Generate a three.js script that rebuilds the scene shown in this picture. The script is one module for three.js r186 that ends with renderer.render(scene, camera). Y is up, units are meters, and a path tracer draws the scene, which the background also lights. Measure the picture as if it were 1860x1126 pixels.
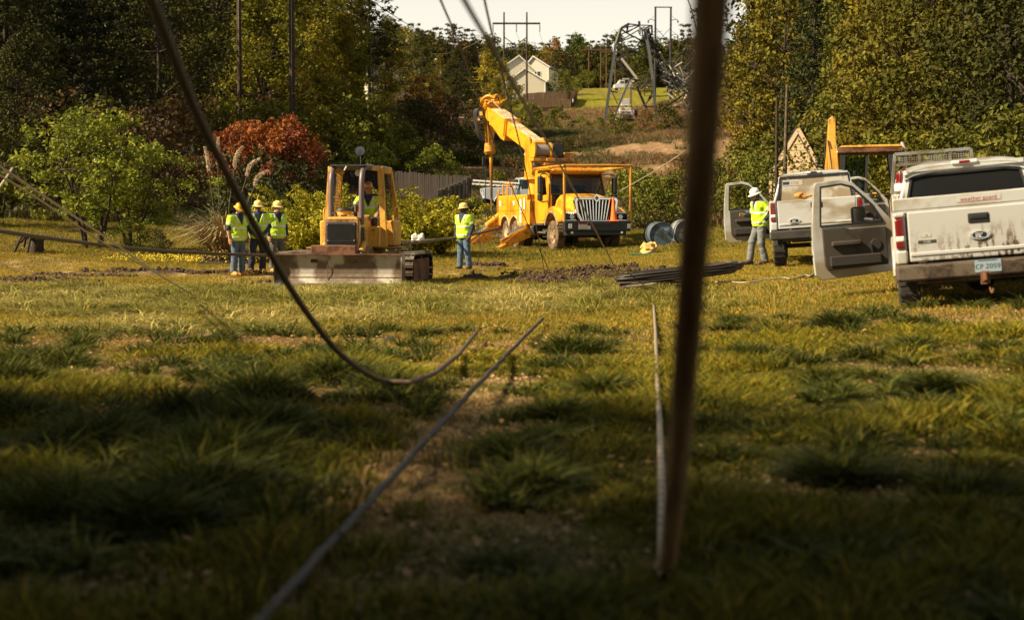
import * as THREE from 'three';
import { RoundedBoxGeometry } from 'three/addons/geometries/RoundedBoxGeometry.js';
import { mergeGeometries, mergeVertices } from 'three/addons/utils/BufferGeometryUtils.js';

// ------------------------------------------------------------------ camera, sky, sun, exposure
const scene = new THREE.Scene();
const EYE = 1.4, FPX = 2583, PITCH = Math.atan(163 / FPX);
const camera = new THREE.PerspectiveCamera(2 * Math.atan(563 / FPX) * 180 / Math.PI, 1860 / 1126, 0.1, 4000);
camera.position.set(0, EYE, 0);
camera.rotation.x = -PITCH;
camera.focus = 38;
camera.userData.fStop = 1.75;

const SUN_DIR = new THREE.Vector3(-0.74, 0.60, 0.24).normalize();
function makeSky() {
  const W = 512, H = 256, data = new Float32Array(W * H * 4);
  const hor = [0.53, 0.50, 0.415], mid = [0.21, 0.215, 0.215], zen = [0.075, 0.095, 0.125];
  for (let j = 0; j < H; j++) {
    const el = ((j + 0.5) / H - 0.5) * Math.PI;
    const s = Math.max(0, Math.sin(el));
    const a = Math.exp(-s * s * 11 - s * 0.3), b = Math.exp(-s * 2.2);
    for (let i = 0; i < W; i++) {
      const az = ((i + 0.5) / W - 0.5) * 2 * Math.PI;
      const cs = Math.cos(az) * Math.cos(el) * SUN_DIR.x + Math.sin(el) * SUN_DIR.y + Math.sin(az) * Math.cos(el) * SUN_DIR.z;
      const glow = 0.12 * Math.pow(Math.max(0, cs), 8);
      for (let c = 0; c < 3; c++) {
        let v = zen[c] + (mid[c] - zen[c]) * b;
        v += (hor[c] - v) * a;
        v += glow * [1, 0.93, 0.78][c];
        data[(j * W + i) * 4 + c] = el < 0 ? v * 0.6 : v;
      }
      data[(j * W + i) * 4 + 3] = 1;
    }
  }
  const t = new THREE.DataTexture(data, W, H, THREE.RGBAFormat, THREE.FloatType);
  t.mapping = THREE.EquirectangularReflectionMapping;
  t.magFilter = THREE.LinearFilter; t.minFilter = THREE.LinearFilter; t.needsUpdate = true;
  return t;
}
scene.background = makeSky();
scene.environment = scene.background;
const sun = new THREE.DirectionalLight(new THREE.Color(1, 0.83, 0.56), 5);
sun.position.copy(SUN_DIR).multiplyScalar(200).add(new THREE.Vector3(0, 0, -40));
sun.target.position.set(0, 0, -40);
sun.castShadow = true;
sun.shadow.radius = 2.2;
sun.shadow.mapSize.set(4096, 4096);
Object.assign(sun.shadow.camera, { left: -90, right: 90, top: 90, bottom: -90, near: 10, far: 500 });
sun.name = 'sun';
scene.add(sun, sun.target);
const renderer = new THREE.WebGLRenderer({ antialias: true });
renderer.toneMapping = THREE.LinearToneMapping;
renderer.toneMappingExposure = 2.2;
renderer.shadowMap.enabled = true;

// ------------------------------------------------------------------ small helpers
const V = (x, y, z) => new THREE.Vector3(x, y, z);
function rng(seed) { let s = seed >>> 0; return () => { s = (s + 0x6d2b79f5) | 0; let t = Math.imul(s ^ (s >>> 15), 1 | s); t = (t + Math.imul(t ^ (t >>> 7), 61 | t)) ^ t; return ((t ^ (t >>> 14)) >>> 0) / 4294967296; }; }
const clamp = (x, a = 0, b = 1) => Math.min(b, Math.max(a, x)), lerp = (a, b, t) => a + (b - a) * t;
const smooth = (x, a, b) => { const t = clamp((x - a) / (b - a)); return t * t * (3 - 2 * t); };
function hash(x, y, z) { let h = Math.imul(x, 374761393) ^ Math.imul(y, 668265263) ^ Math.imul(z, 2147483647 - 1013); h = Math.imul(h ^ (h >>> 13), 1274126177); return ((h ^ (h >>> 16)) >>> 0) / 4294967296; }
function noise3(x, y, z) {
  const xi = Math.floor(x), yi = Math.floor(y), zi = Math.floor(z), f = (t) => t * t * (3 - 2 * t), u = f(x - xi), v = f(y - yi), w = f(z - zi);
  const c = (a, b, d) => hash(xi + a, yi + b, zi + d);
  return lerp(lerp(lerp(c(0, 0, 0), c(1, 0, 0), u), lerp(c(0, 1, 0), c(1, 1, 0), u), v), lerp(lerp(c(0, 0, 1), c(1, 0, 1), u), lerp(c(0, 1, 1), c(1, 1, 1), u), v), w);
}
function noise2(x, y, s = 0) { const xi = Math.floor(x), yi = Math.floor(y), f = (t) => t * t * (3 - 2 * t), u = f(x - xi), v = f(y - yi); return lerp(lerp(hash(xi, yi, s), hash(xi + 1, yi, s), u), lerp(hash(xi, yi + 1, s), hash(xi + 1, yi + 1, s), u), v); }
function fbm(x, y, oct = 4, s = 0) { let a = 0.5, r = 0, n = 0; for (let i = 0; i < oct; i++) { r += a * noise2(x, y, s + i * 17); n += a; a *= 0.5; x = x * 2.03 + 7.1; y = y * 2.03 + 3.7; } return r / n; }
// a point seen at pixel (u, v) of the 1860 x 1126 photograph, d metres ahead of the camera
const CP = Math.cos(PITCH), SP = Math.sin(PITCH);
function at(u, v, d) { const x = (u - 930) / FPX, y = -(v - 563) / FPX; const yy = y * CP - SP, zz = -(y * SP) - CP, k = d / -zz; return V(x * k, EYE + yy * k, -d); }
const xAt = (u, d) => at(u, 400, d).x;

const used = {};
function numbered(name) { const n = used[name] = (used[name] ?? -1) + 1; return n ? name + '_' + String(n).padStart(3, '0') : name; }
function tag(o, label, category, group, kind) { if (label) o.userData.label = label; if (category) o.userData.category = category; if (group) o.userData.group = group; if (kind) o.userData.kind = kind; return o; }
function thing(name, label, category, p = [0, 0, 0], turn = 0, group) {
  const o = new THREE.Group(); o.name = numbered(name); o.position.set(...(p.isVector3 ? p.toArray() : p)); o.rotation.y = turn; scene.add(o);
  return tag(o, label, category, group);
}
function boxUV(g) {   // uv in metres from the dominant axis
  const p = g.attributes.position, n = g.attributes.normal, uv = new Float32Array(p.count * 2);
  for (let i = 0; i < p.count; i++) {
    const ax = Math.abs(n.getX(i)), ay = Math.abs(n.getY(i)), az = Math.abs(n.getZ(i));
    if (ax >= ay && ax >= az) { uv[i * 2] = p.getZ(i); uv[i * 2 + 1] = p.getY(i); } else if (ay >= az) { uv[i * 2] = p.getX(i); uv[i * 2 + 1] = p.getZ(i); } else { uv[i * 2] = p.getX(i); uv[i * 2 + 1] = p.getY(i); }
  }
  g.setAttribute('uv', new THREE.BufferAttribute(uv, 2));
  return g;
}
const M4 = new THREE.Matrix4(), QT = new THREE.Quaternion(), EU = new THREE.Euler();
class Kit {
  constructor() { this.g = []; }
  add(g, x = 0, y = 0, z = 0, rx = 0, ry = 0, rz = 0) {
    if (g.index) g = g.toNonIndexed();
    for (const k of Object.keys(g.attributes)) if (!['position', 'normal', 'uv'].includes(k)) g.deleteAttribute(k);
    if (!g.attributes.uv) g.setAttribute('uv', new THREE.BufferAttribute(new Float32Array(g.attributes.position.count * 2), 2));
    g.applyMatrix4(M4.makeRotationFromEuler(EU.set(rx, ry, rz)).setPosition(x, y, z));
    this.g.push(g); return this;
  }
  box(w, h, d, x, y, z, rx, ry, rz) { return this.add(new THREE.BoxGeometry(w, h, d), x, y, z, rx, ry, rz); }
  rbox(w, h, d, x, y, z, r = 0.02, rx, ry, rz) { return this.add(new RoundedBoxGeometry(w, h, d, 2, Math.min(r, w * 0.49, h * 0.49, d * 0.49)), x, y, z, rx, ry, rz); }
  cyl(p, q, r0, r1 = r0, seg = 12, open = false) {
    const a = V(...p), b = V(...q), l = a.distanceTo(b), g = new THREE.CylinderGeometry(r1, r0, l, seg, 1, open).toNonIndexed();
    QT.setFromUnitVectors(V(0, 1, 0), b.clone().sub(a).normalize());
    g.applyQuaternion(QT); const m = a.add(b).multiplyScalar(0.5); return this.add(g, m.x, m.y, m.z);
  }
  bar(p, q, w, h = w) {   // a rectangular bar from p to q
    const a = V(...p), b = V(...q), l = a.distanceTo(b), dir = b.clone().sub(a).normalize(), up = Math.abs(dir.y) > 0.95 ? V(0, 0, 1) : V(0, 1, 0);
    const m = new THREE.Matrix4().lookAt(a, b, up).setPosition(a.add(b).multiplyScalar(0.5));
    const g = new THREE.BoxGeometry(w, h, l).toNonIndexed(); g.applyMatrix4(m); return this.add(g);
  }
  tube(pts, r, seg = 8, n = 0, closed = false) { const c = new THREE.CatmullRomCurve3(pts.map((p) => p.isVector3 ? p : V(...p)), closed, 'catmullrom', 0.5); return this.add(new THREE.TubeGeometry(c, n || pts.length * 6, r, seg, closed)); }
  // profile given as [forward, up] points, swept across x from x0 to x1 (forward is -z)
  ext(pts, x0, x1, bevel = 0.02, holes = [], curve = 6) {
    const s = pts instanceof THREE.Shape ? pts : new THREE.Shape(pts.map((p) => new THREE.Vector2(...p)));
    for (const h of holes) s.holes.push(new THREE.Path(h.map((p) => new THREE.Vector2(...p))));
    const g = new THREE.ExtrudeGeometry(s, { depth: x1 - x0 - 2 * bevel, bevelEnabled: bevel > 0, bevelSize: bevel, bevelOffset: -bevel, bevelThickness: bevel, bevelSegments: 2, curveSegments: curve });
    g.rotateY(Math.PI / 2); return this.add(g, x0 + bevel, 0, 0);
  }
  // outline given as [x, y], swept along z from z0 to z1
  extz(pts, z0, z1, bevel = 0.01, holes = []) {
    const s = new THREE.Shape(pts.map((p) => new THREE.Vector2(...p)));
    for (const h of holes) s.holes.push(new THREE.Path(h.map((p) => new THREE.Vector2(...p))));
    const g = new THREE.ExtrudeGeometry(s, { depth: z1 - z0 - 2 * bevel, bevelEnabled: bevel > 0, bevelSize: bevel, bevelOffset: -bevel, bevelThickness: bevel, bevelSegments: 2 });
    return this.add(g, 0, 0, z0 + bevel);
  }
  lathe(pts, x = 0, y = 0, z = 0, rx, ry, rz, seg = 20) { return this.add(new THREE.LatheGeometry(pts.map((p) => new THREE.Vector2(...p)), seg), x, y, z, rx, ry, rz); }
  sphere(r, x, y, z, sx = 1, sy = 1, sz = 1, seg = 12) { const g = new THREE.SphereGeometry(r, seg, seg * 0.7 | 0); g.scale(sx, sy, sz); return this.add(g, x, y, z); }
  quad(a, b, c, d) { const g = new THREE.BufferGeometry(); g.setAttribute('position', new THREE.BufferAttribute(new Float32Array([...a, ...b, ...c, ...a, ...c, ...d]), 3)); g.setAttribute('uv', new THREE.BufferAttribute(new Float32Array([0, 0, 1, 0, 1, 1, 0, 0, 1, 1, 0, 1]), 2)); g.computeVertexNormals(); return this.add(g); }
  geo(keepUV) { const g = mergeGeometries(this.g); return keepUV ? g : boxUV(g); }
  build(name, mat, parent, opt = {}) {
    const m = new THREE.Mesh(this.geo(opt.uv), mat); m.name = parent ? name : numbered(name); m.castShadow = m.receiveShadow = true;
    if (opt.label) m.userData.label = opt.label; if (opt.kind) m.userData.kind = opt.kind;
    (parent ?? scene).add(m); return m;
  }
}
const K = () => new Kit();
function copy(o, label, group) { const c = o.clone(); c.name = numbered(o.name.replace(/_\d{3}$/, '')); c.userData = { ...o.userData }; if (label) c.userData.label = label; if (group) c.userData.group = group; scene.add(c); return c; }
function ordinal(n) { return ['first', 'second', 'third', 'fourth', 'fifth', 'sixth', 'seventh', 'eighth', 'ninth', 'tenth', 'eleventh', 'twelfth', 'thirteenth', 'fourteenth', 'fifteenth', 'sixteenth', 'seventeenth', 'eighteenth', 'nineteenth', 'twentieth'][n] ?? (n + 1) + 'th'; }

// ------------------------------------------------------------------ materials
function dataTex(n, fn, srgb = true) {
  const d = new Uint8Array(n * n * 4);
  for (let j = 0; j < n; j++) for (let i = 0; i < n; i++) { const c = fn(i / n, j / n); for (let k = 0; k < 3; k++) d[(j * n + i) * 4 + k] = clamp(c[k]) * 255; d[(j * n + i) * 4 + 3] = 255; }
  const t = new THREE.DataTexture(d, n, n); t.wrapS = t.wrapT = THREE.RepeatWrapping; t.magFilter = THREE.LinearFilter; t.minFilter = THREE.LinearMipmapLinearFilter; t.generateMipmaps = true;
  if (srgb) t.colorSpace = THREE.SRGBColorSpace; t.needsUpdate = true; return t;
}
function tfbm(u, v, f, oct, s) { let a = 0.5, r = 0, n = 0; for (let i = 0; i < oct; i++) { const x = u * f, y = v * f, xi = Math.floor(x), yi = Math.floor(y), g = (t) => t * t * (3 - 2 * t), p = g(x - xi), q = g(y - yi), h = (X, Y) => hash(((X % f) + f) % f, ((Y % f) + f) % f, s + i * 31); r += a * lerp(lerp(h(xi, yi), h(xi + 1, yi), p), lerp(h(xi, yi + 1), h(xi + 1, yi + 1), p), q); n += a; a *= 0.5; f *= 2; } return r / n; }
const T = {
  dust: dataTex(256, (u, v) => { const a = tfbm(u, v, 4, 6, 3), k = smooth(a, 0.5, 0.72); return [lerp(1, 0.80, k), lerp(1, 0.74, k), lerp(1, 0.64, k)]; }),
  grime: dataTex(256, (u, v) => { const a = tfbm(u, v, 3, 6, 9), b = tfbm(u, v, 24, 4, 5), k = clamp(smooth(a, 0.45, 0.65) * 0.6 + smooth(b, 0.55, 0.75) * 0.5); return [lerp(1, 0.52, k), lerp(1, 0.44, k), lerp(1, 0.36, k)]; }),
  soot: dataTex(256, (u, v) => { const a = tfbm(u, v, 3, 6, 81), st = noise2(u * 60, v * 7, 83), b = tfbm(u, v, 32, 3, 82), k = clamp(smooth(a * 0.7 + st * 0.3, 0.48, 0.75) * 0.75 + smooth(b, 0.6, 0.8) * 0.35); return [lerp(1, 0.66, k), lerp(1, 0.60, k), lerp(1, 0.55, k)]; }),
  worn: dataTex(256, (u, v) => { const a = tfbm(u, v, 5, 6, 21), b = tfbm(u, v, 32, 3, 12), k = clamp(smooth(a, 0.4, 0.6)); return [lerp(1, 0.62, k) - b * 0.12, lerp(0.99, 0.56, k) - b * 0.12, lerp(0.97, 0.5, k) - b * 0.12]; }),
  bump: dataTex(256, (u, v) => { const a = tfbm(u, v, 16, 5, 41); return [a, a, a]; }, false),
  wood: dataTex(256, (u, v) => { const g = tfbm(u, v, 1, 1, 2) * 0.1 + noise2(u * 40, v * 3, 6) * 0.35 + noise2(u * 90, v * 6, 8) * 0.2, a = 0.72 + g * 0.4 - tfbm(u, v, 3, 4, 77) * 0.25; return [a, a * 0.98, a * 0.95]; }),
  bark: dataTex(256, (u, v) => { const g = Math.abs(tfbm(u, v, 8, 3, 4) - 0.5) * 2, a = 0.55 + g * 0.5; return [a, a, a]; }),
  soil: dataTex(512, (u, v) => { const a = tfbm(u, v, 8, 6, 51), b = tfbm(u, v, 64, 3, 52); const k = 0.55 + a * 0.6 + (b - 0.5) * 0.5; return [k, k, k]; }),
  cloth: dataTex(128, (u, v) => { const a = tfbm(u, v, 8, 4, 61), k = 0.78 + a * 0.35; return [k, k, k]; }),
  mudpanel: dataTex(512, (u, v) => { const a = tfbm(u, v, 6, 6, 71), b = tfbm(u, v, 40, 3, 72), st = noise2(u * 46, v * 5, 73); const gr = noise2(u * 150, v * 26, 74), big = Math.exp(-Math.pow((u - 0.62) / 0.2, 2)); const k = clamp(smooth(1 - v, 0.2, 1.0) * (0.35 + 0.8 * big) * (smooth(st * 0.55 + gr * 0.35 + a * 0.3, 0.55, 0.85) * 1.1 + 0.18 * a)); return [lerp(1, 0.36, k), lerp(1, 0.26, k), lerp(1, 0.16, k)]; }),
};
T.mudpanel.wrapS = T.mudpanel.wrapT = THREE.ClampToEdgeWrapping;
const rep = (t, x, y = x) => { const c = t.clone(); c.repeat.set(x, y); c.needsUpdate = true; return c; };
const C = (r, g, b) => new THREE.Color(r, g, b);
const S = (c, roughness = 0.6, o = {}) => new THREE.MeshStandardMaterial({ color: c, roughness, ...o });
const Ph = (c, roughness, o = {}) => new THREE.MeshPhysicalMaterial({ color: c, roughness, ...o });
const M = {
  yellow: Ph(C(0.74, 0.35, 0.012), 0.42, { clearcoat: 0.3, clearcoatRoughness: 0.3, map: rep(T.soot, 0.45) }),
  litYellow: Ph(C(0.85, 0.60, 0.28), 0.34, { clearcoat: 0.5, clearcoatRoughness: 0.2, map: rep(T.dust, 0.8) }),  // paler yellow, sunlight put into the colour
  amber: Ph(C(0.64, 0.29, 0.015), 0.5, { clearcoat: 0.2, map: rep(T.grime, 0.4) }),
  dozer: Ph(C(0.68, 0.355, 0.05), 0.5, { clearcoat: 0.2, clearcoatRoughness: 0.4, map: rep(T.soot, 0.6) }),
  dozerDirty: S(C(0.42, 0.23, 0.08), 0.75, { map: rep(T.grime, 0.6) }),
  white: Ph(C(0.46, 0.465, 0.46), 0.35, { clearcoat: 0.5, clearcoatRoughness: 0.15, map: rep(T.dust, 0.45) }),
  whiteClean: Ph(C(0.64, 0.63, 0.60), 0.35, { clearcoat: 0.5, clearcoatRoughness: 0.12 }),
  whiteMud: Ph(C(0.55, 0.525, 0.47), 0.5, { map: rep(T.grime, 0.6) }),
  greyPaint: S(C(0.33, 0.33, 0.32), 0.45, { metalness: 0.4, map: rep(T.dust, 0.6) }),
  black: S(C(0.018, 0.018, 0.019), 0.5),
  blackDusty: S(C(0.035, 0.032, 0.028), 0.7, { map: rep(T.dust, 1.2) }),
  interior: S(C(0.05, 0.042, 0.033), 0.8, { map: rep(T.dust, 0.9) }),
  interiorDark: S(C(0.03, 0.026, 0.022), 0.8),
  rubber: S(C(0.028, 0.025, 0.022), 0.85, { bumpMap: T.bump, bumpScale: 0.004 }),
  rubberMud: S(C(0.16, 0.105, 0.058), 0.95, { map: rep(T.grime, 1.5), bumpMap: T.bump, bumpScale: 0.006 }),
  rimMud: S(C(0.32, 0.235, 0.145), 0.85, { map: rep(T.grime, 2) }),
  rimTan: S(C(0.55, 0.42, 0.26), 0.8, { map: rep(T.grime, 2) }),
  steel: S(C(0.42, 0.41, 0.39), 0.35, { metalness: 0.9 }),
  chrome: S(C(0.8, 0.79, 0.76), 0.14, { metalness: 1 }),
  rust: S(C(0.17, 0.075, 0.035), 0.85, { map: rep(T.grime, 0.9) }),
  blade: S(C(0.50, 0.455, 0.40), 0.55, { metalness: 0.15, map: rep(T.worn, 0.55), bumpMap: rep(T.bump, 0.5), bumpScale: 0.006 }),
  track: S(C(0.11, 0.082, 0.058), 0.7, { metalness: 0.3, map: rep(T.grime, 1) }),
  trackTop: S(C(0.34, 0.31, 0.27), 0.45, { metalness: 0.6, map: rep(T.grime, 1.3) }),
  glass: Ph(C(0.55, 0.62, 0.58), 0.03, { transmission: 1, thickness: 0, ior: 1.5 }),
  tint: Ph(C(0.012, 0.013, 0.014), 0.06, { specularIntensity: 0.5 }),
  red: Ph(C(0.16, 0.007, 0.006), 0.2, { clearcoat: 1 }),
  lampClear: Ph(C(0.75, 0.72, 0.66), 0.12, { clearcoat: 1 }),
  orange: S(C(0.85, 0.17, 0.02), 0.5),
  galv: S(C(0.10, 0.105, 0.105), 0.6, { metalness: 0.5 }),
  galvDark: S(C(0.03, 0.029, 0.027), 0.7, { metalness: 0.3 }),
  galvPale: S(C(0.42, 0.38, 0.31), 0.6, { metalness: 0.3 }),
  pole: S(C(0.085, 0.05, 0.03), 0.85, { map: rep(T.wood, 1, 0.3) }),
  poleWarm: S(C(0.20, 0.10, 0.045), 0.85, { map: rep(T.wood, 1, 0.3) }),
  cable: S(C(0.105, 0.068, 0.042), 0.7, { map: rep(T.grime, 3) }),
  cableBlack: S(C(0.028, 0.022, 0.018), 0.5),
  cablePale: S(C(0.42, 0.35, 0.25), 0.6, { metalness: 0.3 }),
  bark: S(C(0.085, 0.055, 0.034), 0.95, { map: rep(T.bark, 2, 0.5) }),
  barkPale: S(C(0.22, 0.16, 0.095), 0.95, { map: rep(T.bark, 2, 0.5) }),
  fence: S(C(0.052, 0.036, 0.027), 0.9, { map: rep(T.wood, 1, 0.5) }),
  fenceGrey: S(C(0.20, 0.165, 0.13), 0.9, { map: rep(T.wood, 1, 0.5) }),
  fenceBrown: S(C(0.16, 0.088, 0.05), 0.9, { map: rep(T.wood, 1, 0.5) }),
  siding: S(C(0.52, 0.47, 0.37), 0.8), sidingLight: S(C(0.62, 0.57, 0.46), 0.8), trim: S(C(0.75, 0.72, 0.65), 0.6),
  roof: S(C(0.04, 0.037, 0.037), 0.9), pane: Ph(C(0.06, 0.07, 0.08), 0.06),
  stack: S(C(0.32, 0.17, 0.09), 0.9),
};
function textTex(w, h, draw) { const c = document.createElement('canvas'); c.width = w; c.height = h; const x = c.getContext('2d'); draw(x, w, h); const t = new THREE.CanvasTexture(c); t.colorSpace = THREE.SRGBColorSpace; return t; }
// a thin printed plate, its face turned to +z before it is placed
function plate(name, tex, w, h, parent, x, y, z, rx = 0, ry = 0, rz = 0, rough = 0.5) {
  const g = new THREE.BoxGeometry(w, h, 0.004), side = S(C(0.5, 0.48, 0.45), 0.6), face = new THREE.MeshStandardMaterial({ map: tex, roughness: rough });
  const m = new THREE.Mesh(g, [side, side, side, side, face, side]); m.name = name; m.position.set(x, y, z); m.rotation.set(rx, ry, rz); m.castShadow = m.receiveShadow = true; parent.add(m); return m;
}

// ------------------------------------------------------------------ the ground
const PROF = [[-60, 0], [0, 0], [34, 0], [42, 0.1], [52, 0.28], [62, 0.5], [80, 1.6], [100, 3.6], [120, 6.4], [140, 9], [165, 11.2], [190, 12.8], [250, 19], [320, 29.5], [420, 39.5], [520, 43], [900, 47], [3000, 52]];
function prof(d) { for (let i = 1; i < PROF.length; i++) if (d < PROF[i][0]) { const [a, p] = PROF[i - 1], [b, q] = PROF[i]; return lerp(p, q, clamp((d - a) / (b - a))); } return 52; }
const PTAB = (() => { const t = []; for (let i = 0; i < 700; i++) { let s = 0, n = 0; for (let k = -6; k <= 6; k++) { const d = -60 + i * 2, w = 7 - Math.abs(k); s += w * prof(d + k * (d < 90 ? 1.1 : 3)); n += w; } t.push(s / n); } return t; })();
function H(x, z) {
  const d = -z, f = clamp((d + 60) / 2, 0, 698.9), i = Math.floor(f);
  let y = lerp(PTAB[i], PTAB[i + 1], f - i);
  y += 0.073 * Math.min(11, Math.max(0, x - 0.8)) * smooth(d, 6, 15) * (1 - 0.4 * smooth(d, 40, 60));
  y += 0.05 * Math.min(14, Math.max(0, -x - 9)) * smooth(d, 36, 48);
  const far = smooth(d, 70, 130);
  y += (fbm(x * 0.05 + 9, z * 0.05, 3, 5) - 0.5) * 2.2 * far;
  y += (fbm(x * 0.5, z * 0.5, 3, 2) - 0.5) * 0.10 * smooth(d, 1, 5);
  if (d < 60) y += (fbm(x * 2.6, z * 2.6, 2, 8) - 0.5) * 0.05;
  y += 2.2 * smooth(d, 118, 150) * smooth(-x, 3, 10);
  y += clod(x, z);
  return y;
}
// heaps of turned earth: [x, z, half length, half width, height, turn]
const HEAPS = [[-9.3, -36.0, 1.7, 0.5, 0.15, 0.05], [-7.0, -35.7, 1.5, 0.42, 0.13, -0.05], [-10.6, -34.6, 1.7, 0.4, 0.11, 0.25], [-4.3, -36.2, 0.9, 0.3, 0.1, 0], [-8.6, -41.5, 0.9, 0.5, 0.3, 0], [1.6, -33.6, 2.3, 0.7, 0.30, 0.05], [0.9, -30.6, 1.1, 0.5, 0.24, 0], [3.0, -32.2, 1.9, 0.8, 0.2, -0.1], [-0.85, -33.4, 0.4, 0.25, 0.16, 0], [-4.4, -31.2, 1.5, 0.5, 0.13, 0], [-11, -31.8, 2.4, 0.6, 0.1, 0.2], [-0.9, -40.6, 0.8, 0.25, 0.14, 0]];
function heapAt(x, z) { let m = 0, h = 0; for (const [hx, hz, a, b, t, r] of HEAPS) { const dx = x - hx, dz = z - hz; if (dx * dx + dz * dz > 40) continue; const c = Math.cos(r), s = Math.sin(r), p = (dx * c + dz * s) / a, q = (-dx * s + dz * c) / b, e = 1 - Math.sqrt(p * p + q * q); if (e > -0.5) { const k = smooth(e + (fbm(x * 2.2, z * 2.2, 3, 60) - 0.5) * 1.3, 0, 0.5); if (k > m) m = k; h = Math.max(h, t * k); } } return [m, h]; }
function clod(x, z) { const [m, h] = heapAt(x, z); return m > 0 ? 0.65 * h * (0.35 + 1.1 * fbm(x * 4.5, z * 4.5, 3, 77)) : 0; }
const BARE = [[-3.7, -15.8, 2.6, 1.1], [-2.9, -13.0, 1.5, 1.2], [-1.3, -14.6, 0.9, 0.5], [-2.9, -9.8, 0.9, 0.6], [-0.7, -11.3, 0.6, 0.5], [-1.1, -9.0, 0.5, 0.4], [-1.1, -7.0, 0.5, 0.45], [-1.4, -5.5, 0.6, 0.4], [-0.1, -8.0, 0.35, 0.4], [0.1, -12.5, 0.6, 0.4], [-0.3, -15.6, 1.2, 0.7], [-2.2, -5.0, 0.5, 0.5], [3.6, -13.5, 0.7, 0.3]];
const bareness = (x, z) => {   // 0 thick grass .. 1 bare thatch and earth
  const d = -z;
  let b = smooth(fbm(x * 0.42 + 20, z * 0.30, 4, 90), 0.46, 0.60);
  b = Math.max(b, smooth(fbm(x * 1.5, z * 1.1, 3, 93), 0.58, 0.76) * 0.8);
  const patch = (px, pz, rx, rz) => smooth(1.25 - Math.hypot((x - px) / rx, (z - pz) / rz) + (fbm(x * 1.3, z * 1.3, 3, 95) - 0.5) * 0.9, 0.1, 0.7);
  for (const [px, pz, rx, rz] of BARE) b = Math.max(b, patch(px, pz, rx, rz));
  if (x > 0.3) b *= 0.55; b *= 1 - 0.35 * smooth(-d, -7, -5);
  if (d > 17 && d < 31 && x < 3.5) b *= 0.5;
  return clamp(b);
};
function groundColor(x, z) {
  const d = -z, n1 = fbm(x * 0.9, z * 0.9, 3, 33), n2 = fbm(x * 0.12, z * 0.12, 3, 35);
  const mix = (a, b, t) => [lerp(a[0], b[0], t), lerp(a[1], b[1], t), lerp(a[2], b[2], t)];
  let c = mix([0.072, 0.074, 0.02], [0.135, 0.115, 0.036], n1);                       // green turf
  if (d < 60) {
    const b = bareness(x, z);
    const fine = fbm(x * 5, z * 5, 2, 38); c = mix(c, mix([0.17, 0.10, 0.045], [0.58, 0.41, 0.20], smooth(fine, 0.22, 0.75)), b * 0.95);
    const red = smooth(1.2 - Math.hypot((x + 4.2) / 1.9, (z + 16.3) / 0.7) + (n1 - 0.5), 0, 0.6) + smooth(1.2 - Math.hypot((x + 3.0) / 0.9, (z + 10.2) / 0.4) + (n1 - 0.5), 0, 0.6);
    c = mix(c, [0.17, 0.07, 0.034], clamp(red) * 0.8);
    c = mix(c, [0.066, 0.04, 0.026], heapAt(x, z)[0]);
  } else {
    const dry = mix([0.21, 0.135, 0.065], [0.30, 0.205, 0.10], n1);
    let k = smooth(d, 60, 74) * smooth(n2 + n1 * 0.3, 0.42, 0.72);
    c = mix(c, dry, Math.max(k, smooth(d, 140, 165) * 0.85));
    // exposed clay on the cut bank
    const bank = smooth(d, 92, 106) * (1 - smooth(d, 136, 150)) * smooth(x, -14, -3) * smooth(fbm(x * 0.10 + 3, z * 0.2, 4, 40), 0.36, 0.47);
    c = mix(c, mix([0.34, 0.20, 0.10], [0.46, 0.30, 0.165], n1), bank);
    const dl = d - 1.6 * Math.max(0, x - 15), lawn = smooth(dl, 250, 268) * (0.35 + 0.65 * smooth(fbm(x * 0.06, z * 0.06, 3, 46), 0.3, 0.5));
    c = mix(c, mix([0.22, 0.205, 0.022], [0.30, 0.26, 0.03], n1), lawn);
  }
  return c;
}
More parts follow.
